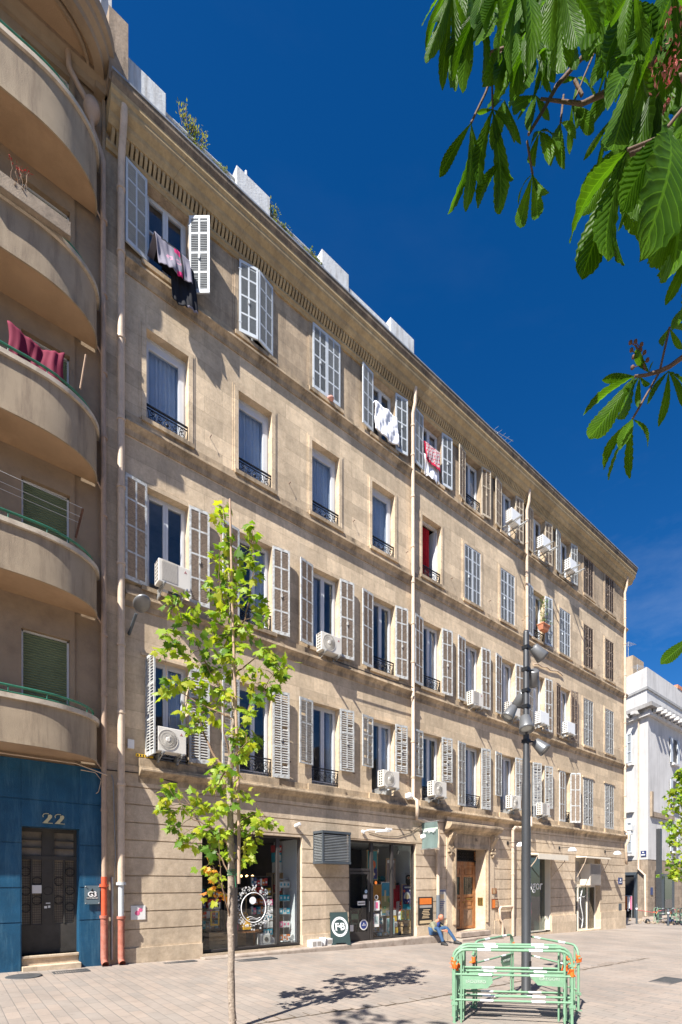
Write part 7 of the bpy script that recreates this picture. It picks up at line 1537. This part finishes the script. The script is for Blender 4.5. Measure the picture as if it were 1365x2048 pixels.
for (bx, by, n_) in ((905, -40, 3), (955, -50, 3), (1010, -30, 3), (1060, -20, 4), (1110, -40, 4), (1160, -50, 3), (1215, -40, 3), (930, 20, 2), (1020, 60, 3), (1080, 80, 3), (1130, 20, 3)):
    for _ in range(n_):
        x, y = bx+rr.uniform(-20, 20), by+rr.uniform(-20, 20); hand(x, y, rr.uniform(1.5, 1.95), [(x+rr.uniform(-70, 45), y+rr.uniform(60, 140)) for _ in range(4)])
for i in range(12):
    x, y = rr.uniform(1290, 1420), rr.uniform(180, 400); hand(x, y, rr.uniform(1.35, 1.8), [(x+rr.uniform(-70, 50), y+rr.uniform(90, 170)) for _ in range(4)], wr=.15)
for i in range(30):
    x, y = rr.uniform(1230, 1440), rr.uniform(-60, 300); hand(x, y, rr.uniform(1.5, 2.1), [(x+rr.uniform(-90, 60), y+rr.uniform(60, 190)) for _ in range(5)])
hand(1270, 752, 1.7, [(1167, 831), (1178, 876), (1235, 836), (1205, 760)], wr=.14); hand(1280, 752, 1.7, [(1250, 787), (1277, 815), (1300, 770)]); hand(1338, 742, 1.65, [(1295, 808), (1318, 853), (1365, 812), (1385, 840)]); hand(1266, 838, 1.65, [(1208, 938), (1218, 960), (1261, 957), (1296, 894), (1240, 900)], [(1321, 742)], wr=.135)
hand(1340, 655, 1.65, [(1323, 690), (1365, 698), (1395, 660)], [(1322, 735)]); hand(1375, 610, 1.6, [(1345, 660), (1390, 690)]); hand(1390, 1270, 1.3, [(1322, 1328), (1400, 1340)], wr=.165); hand(1300, 745, 1.7, [(1272, 700), (1308, 722)], wr=.15)
def limb(pts, r, Z=1.8): bm_.tube([pt(x, y, Z) for x, y in pts], r, 7)
limb([(1300, -60), (1262, 0), (1210, 68), (1150, 130), (1115, 170), (1090, 215), (1058, 268)], [.012, .011, .009, .007, .007, .006, .005]); limb([(1400, 150), (1260, 172), (1205, 188), (1165, 207), (1148, 205), (1082, 197)], [.012, .01, .009, .007, .006, .004])
limb([(1205, 68), (1170, 150), (1148, 205)], .003); limb([(1150, 160), (1165, 190)], .006); limb([(1440, 690), (1365, 715), (1340, 733), (1320, 742), (1292, 750), (1270, 752)], [.012, .008, .007, .007, .005, .004], 1.65); limb([(1090, 60), (1030, 90), (975, 108)], .006, 1.7); limb([(1420, 250), (1330, 285), (1290, 298), (1250, 310)], .007, 1.4); limb([(1400, 20), (1340, 90), (1300, 130)], .007, 1.5)
# trunk and boughs out of the frame to the right
cr_ = ct+Vector((0, 0, 3.2)); e1 = pt(1400, 150, 1.8); e2 = pt(1440, 690, 1.65); e3 = pt(1300, -60, 1.8)
m = MB(); m.tube([ct, ct+Vector((0, 0, 1.5)), cr_, ct+Vector((-.1, .3, 5.5)), ct+Vector((0, .2, 8))], [.28, .23, .2, .13, .05], 14); m.build('trunk', m_bark, T)
bm_.tube([cr_, ct+Vector((-.6, 1.2, 4.2)), e2+Vector((1.0, -.6, .4)), e2], [.09, .06, .03, .012], 8); bm_.tube([ct+Vector((-.1, .3, 5.0)), e1+Vector((1.2, -1, .5)), e1], [.08, .04, .012], 8); bm_.tube([ct+Vector((-.1, .3, 5.5)), e3+Vector((.9, -.8, .3)), e3], [.07, .035, .012], 8)
def wleaf(c):
    d0 = Vector((rr.uniform(-1,1), rr.uniform(-1,1), -.3)).normalized()
    for k in range(5):
        a = R(-70+35*k); d = Vector((d0.x*math.cos(a)-d0.y*math.sin(a), d0.x*math.sin(a)+d0.y*math.cos(a), -.35)); leaflet(lm, c, c+d.normalized()*rr.uniform(.13, .2), Vector((0, 0, 1)), .17, rr)
for i in range(110):                                    # rest of the crown, to the right of the frame
    a = rr.random()*6.28; r_ = 2.3*rr.random()**.5; wleaf(ct+Vector((r_*math.cos(a)+.4, r_*math.sin(a)-1.2, rr.uniform(4.6, 8.2))))
bm_.build('branches', m_ctwig, T); lm.build('crown', m_ch, T)
m = MB(); rr = random.Random(9)
for (x0, y0, x1, y1, n, s_) in ((1365, 30, 1325, 130, 26, .011), (1335, 120, 1315, 185, 16, .01)):
    for i in range(n):
        q = rr.random(); c = pt(x0+(x1-x0)*q+rr.gauss(0, 15), y0+(y1-y0)*q+rr.gauss(0, 15), 1.45+rr.uniform(-.05,.05)); leafbits(m, c.x, c.y, c.z, .012, 4, .014, rr)
m.build('blossom', m_flower, T)
m = MB(); bb = [(1262, 685), (1272, 683), (1284, 689), (1290, 705), (1296, 720), (1264, 700), (1268, 714), (1276, 722), (1266, 735), (1282, 700)]
m.tube([pt(1292, 740, 1.68), pt(1284, 715, 1.68), pt(1272, 690, 1.68)], .003, 5)
for x, y in bb:
    c = pt(x, y, 1.68); m.tube([pt(1282, min(y+14, 730), 1.68), c], .0018, 4); m.lathe([(0, -.008), (.006, -.003), (.006, .004), (0, .01)], Matrix.Translation(c), 7)
m.build('flower_buds', m_bud, T)
# second chestnut behind the photographer: its twigs throw the leaf shadow on the paving
c2_ = Vector((-9.5, -14.5, gz(-9.5))); T2 = thing('horse_chestnut', 'second chestnut behind the viewer whose leaves throw the dappled shadow on the paving', 'tree', c2_)
lm = MB(); bm_ = MB(); rr = random.Random(15); m = MB(); m.tube([c2_, c2_+Vector((.2, .3, 3)), c2_+Vector((.6, 1.0, 6)), c2_+Vector((.8, 1.2, 8.5))], [.3, .22, .14, .05], 12); m.build('trunk', m_bark, T2)
kk = 8.2/-SUN.z
for (gx, gy) in ((.25, -6.35), (.55, -6.45), (.75, -6.2), (1.0, -6.25), (1.25, -6.05), (1.3, -6.4), (1.55, -6.1), (1.75, -5.75), (1.85, -6.35), (2.05, -6.15), (2.2, -5.85), (2.45, -5.6), (2.2, -6.6), (1.5, -5.7), (2.6, -6.9), (.9, -6.6)):
    gx, gy = 1.05+(gx-1.4)*.68, gy-.58; c = Vector((gx, gy, 0))-SUN*kk; wleaf(c); wleaf(c+Vector((rr.uniform(-.15,.15), rr.uniform(-.1,.1), .05))); bm_.tube([Vector((-6.9+.2*gx, -10.1, 8.3)), c], .006, 4)
bm_.tube([c2_+Vector((.6, 1.0, 6)), Vector((-8.0, -11.5, 7.6)), Vector((-6.9, -10.1, 8.3)), Vector((-5.4, -9.9, 8.3))], [.09, .05, .03, .012], 8)
for i in range(90):
    a = rr.random()*6.28; r_ = 2.2*rr.random()**.5; wleaf(c2_+Vector((.6+r_*math.cos(a)-1.0, .8+r_*math.sin(a)-1.5, rr.uniform(5.5, 9.5))))
bm_.build('branches', m_ctwig, T2); lm.build('crown', m_ch, T2)
# house across the square, behind the photographer, seen only in the glass
Ob = thing('apartment_building', 'plain grey stone building across the square, seen only as reflection in the shop glass', 'building', (10, -34, -.3))
def depO(x, z):
    for i in range(18):
        c = -30+i*4.2
        if c < x < c+1.2:
            for f in range(4):
                if 4.6+f*3.5 < z < 6.8+f*3.5: return None
    return 0
m_opp = stone_mat('grey_render', (.3,.27,.23), bw=2, bh=.5, joint=.8)
o = relief('wall', [-32, 45]+[v for i in range(18) for v in (-30+i*4.2, -28.8+i*4.2)], [-2, 17]+[v for f in range(4) for v in (4.6+f*3.5, 6.8+f*3.5)], depO, m_opp, Ob)

for v in o.data.vertices: v.co.y = 34-v.co.y
m = MB(); m.box(-32, 45, -44, -34.4, -2, 17.2); m.build('body', m_opp, Ob)
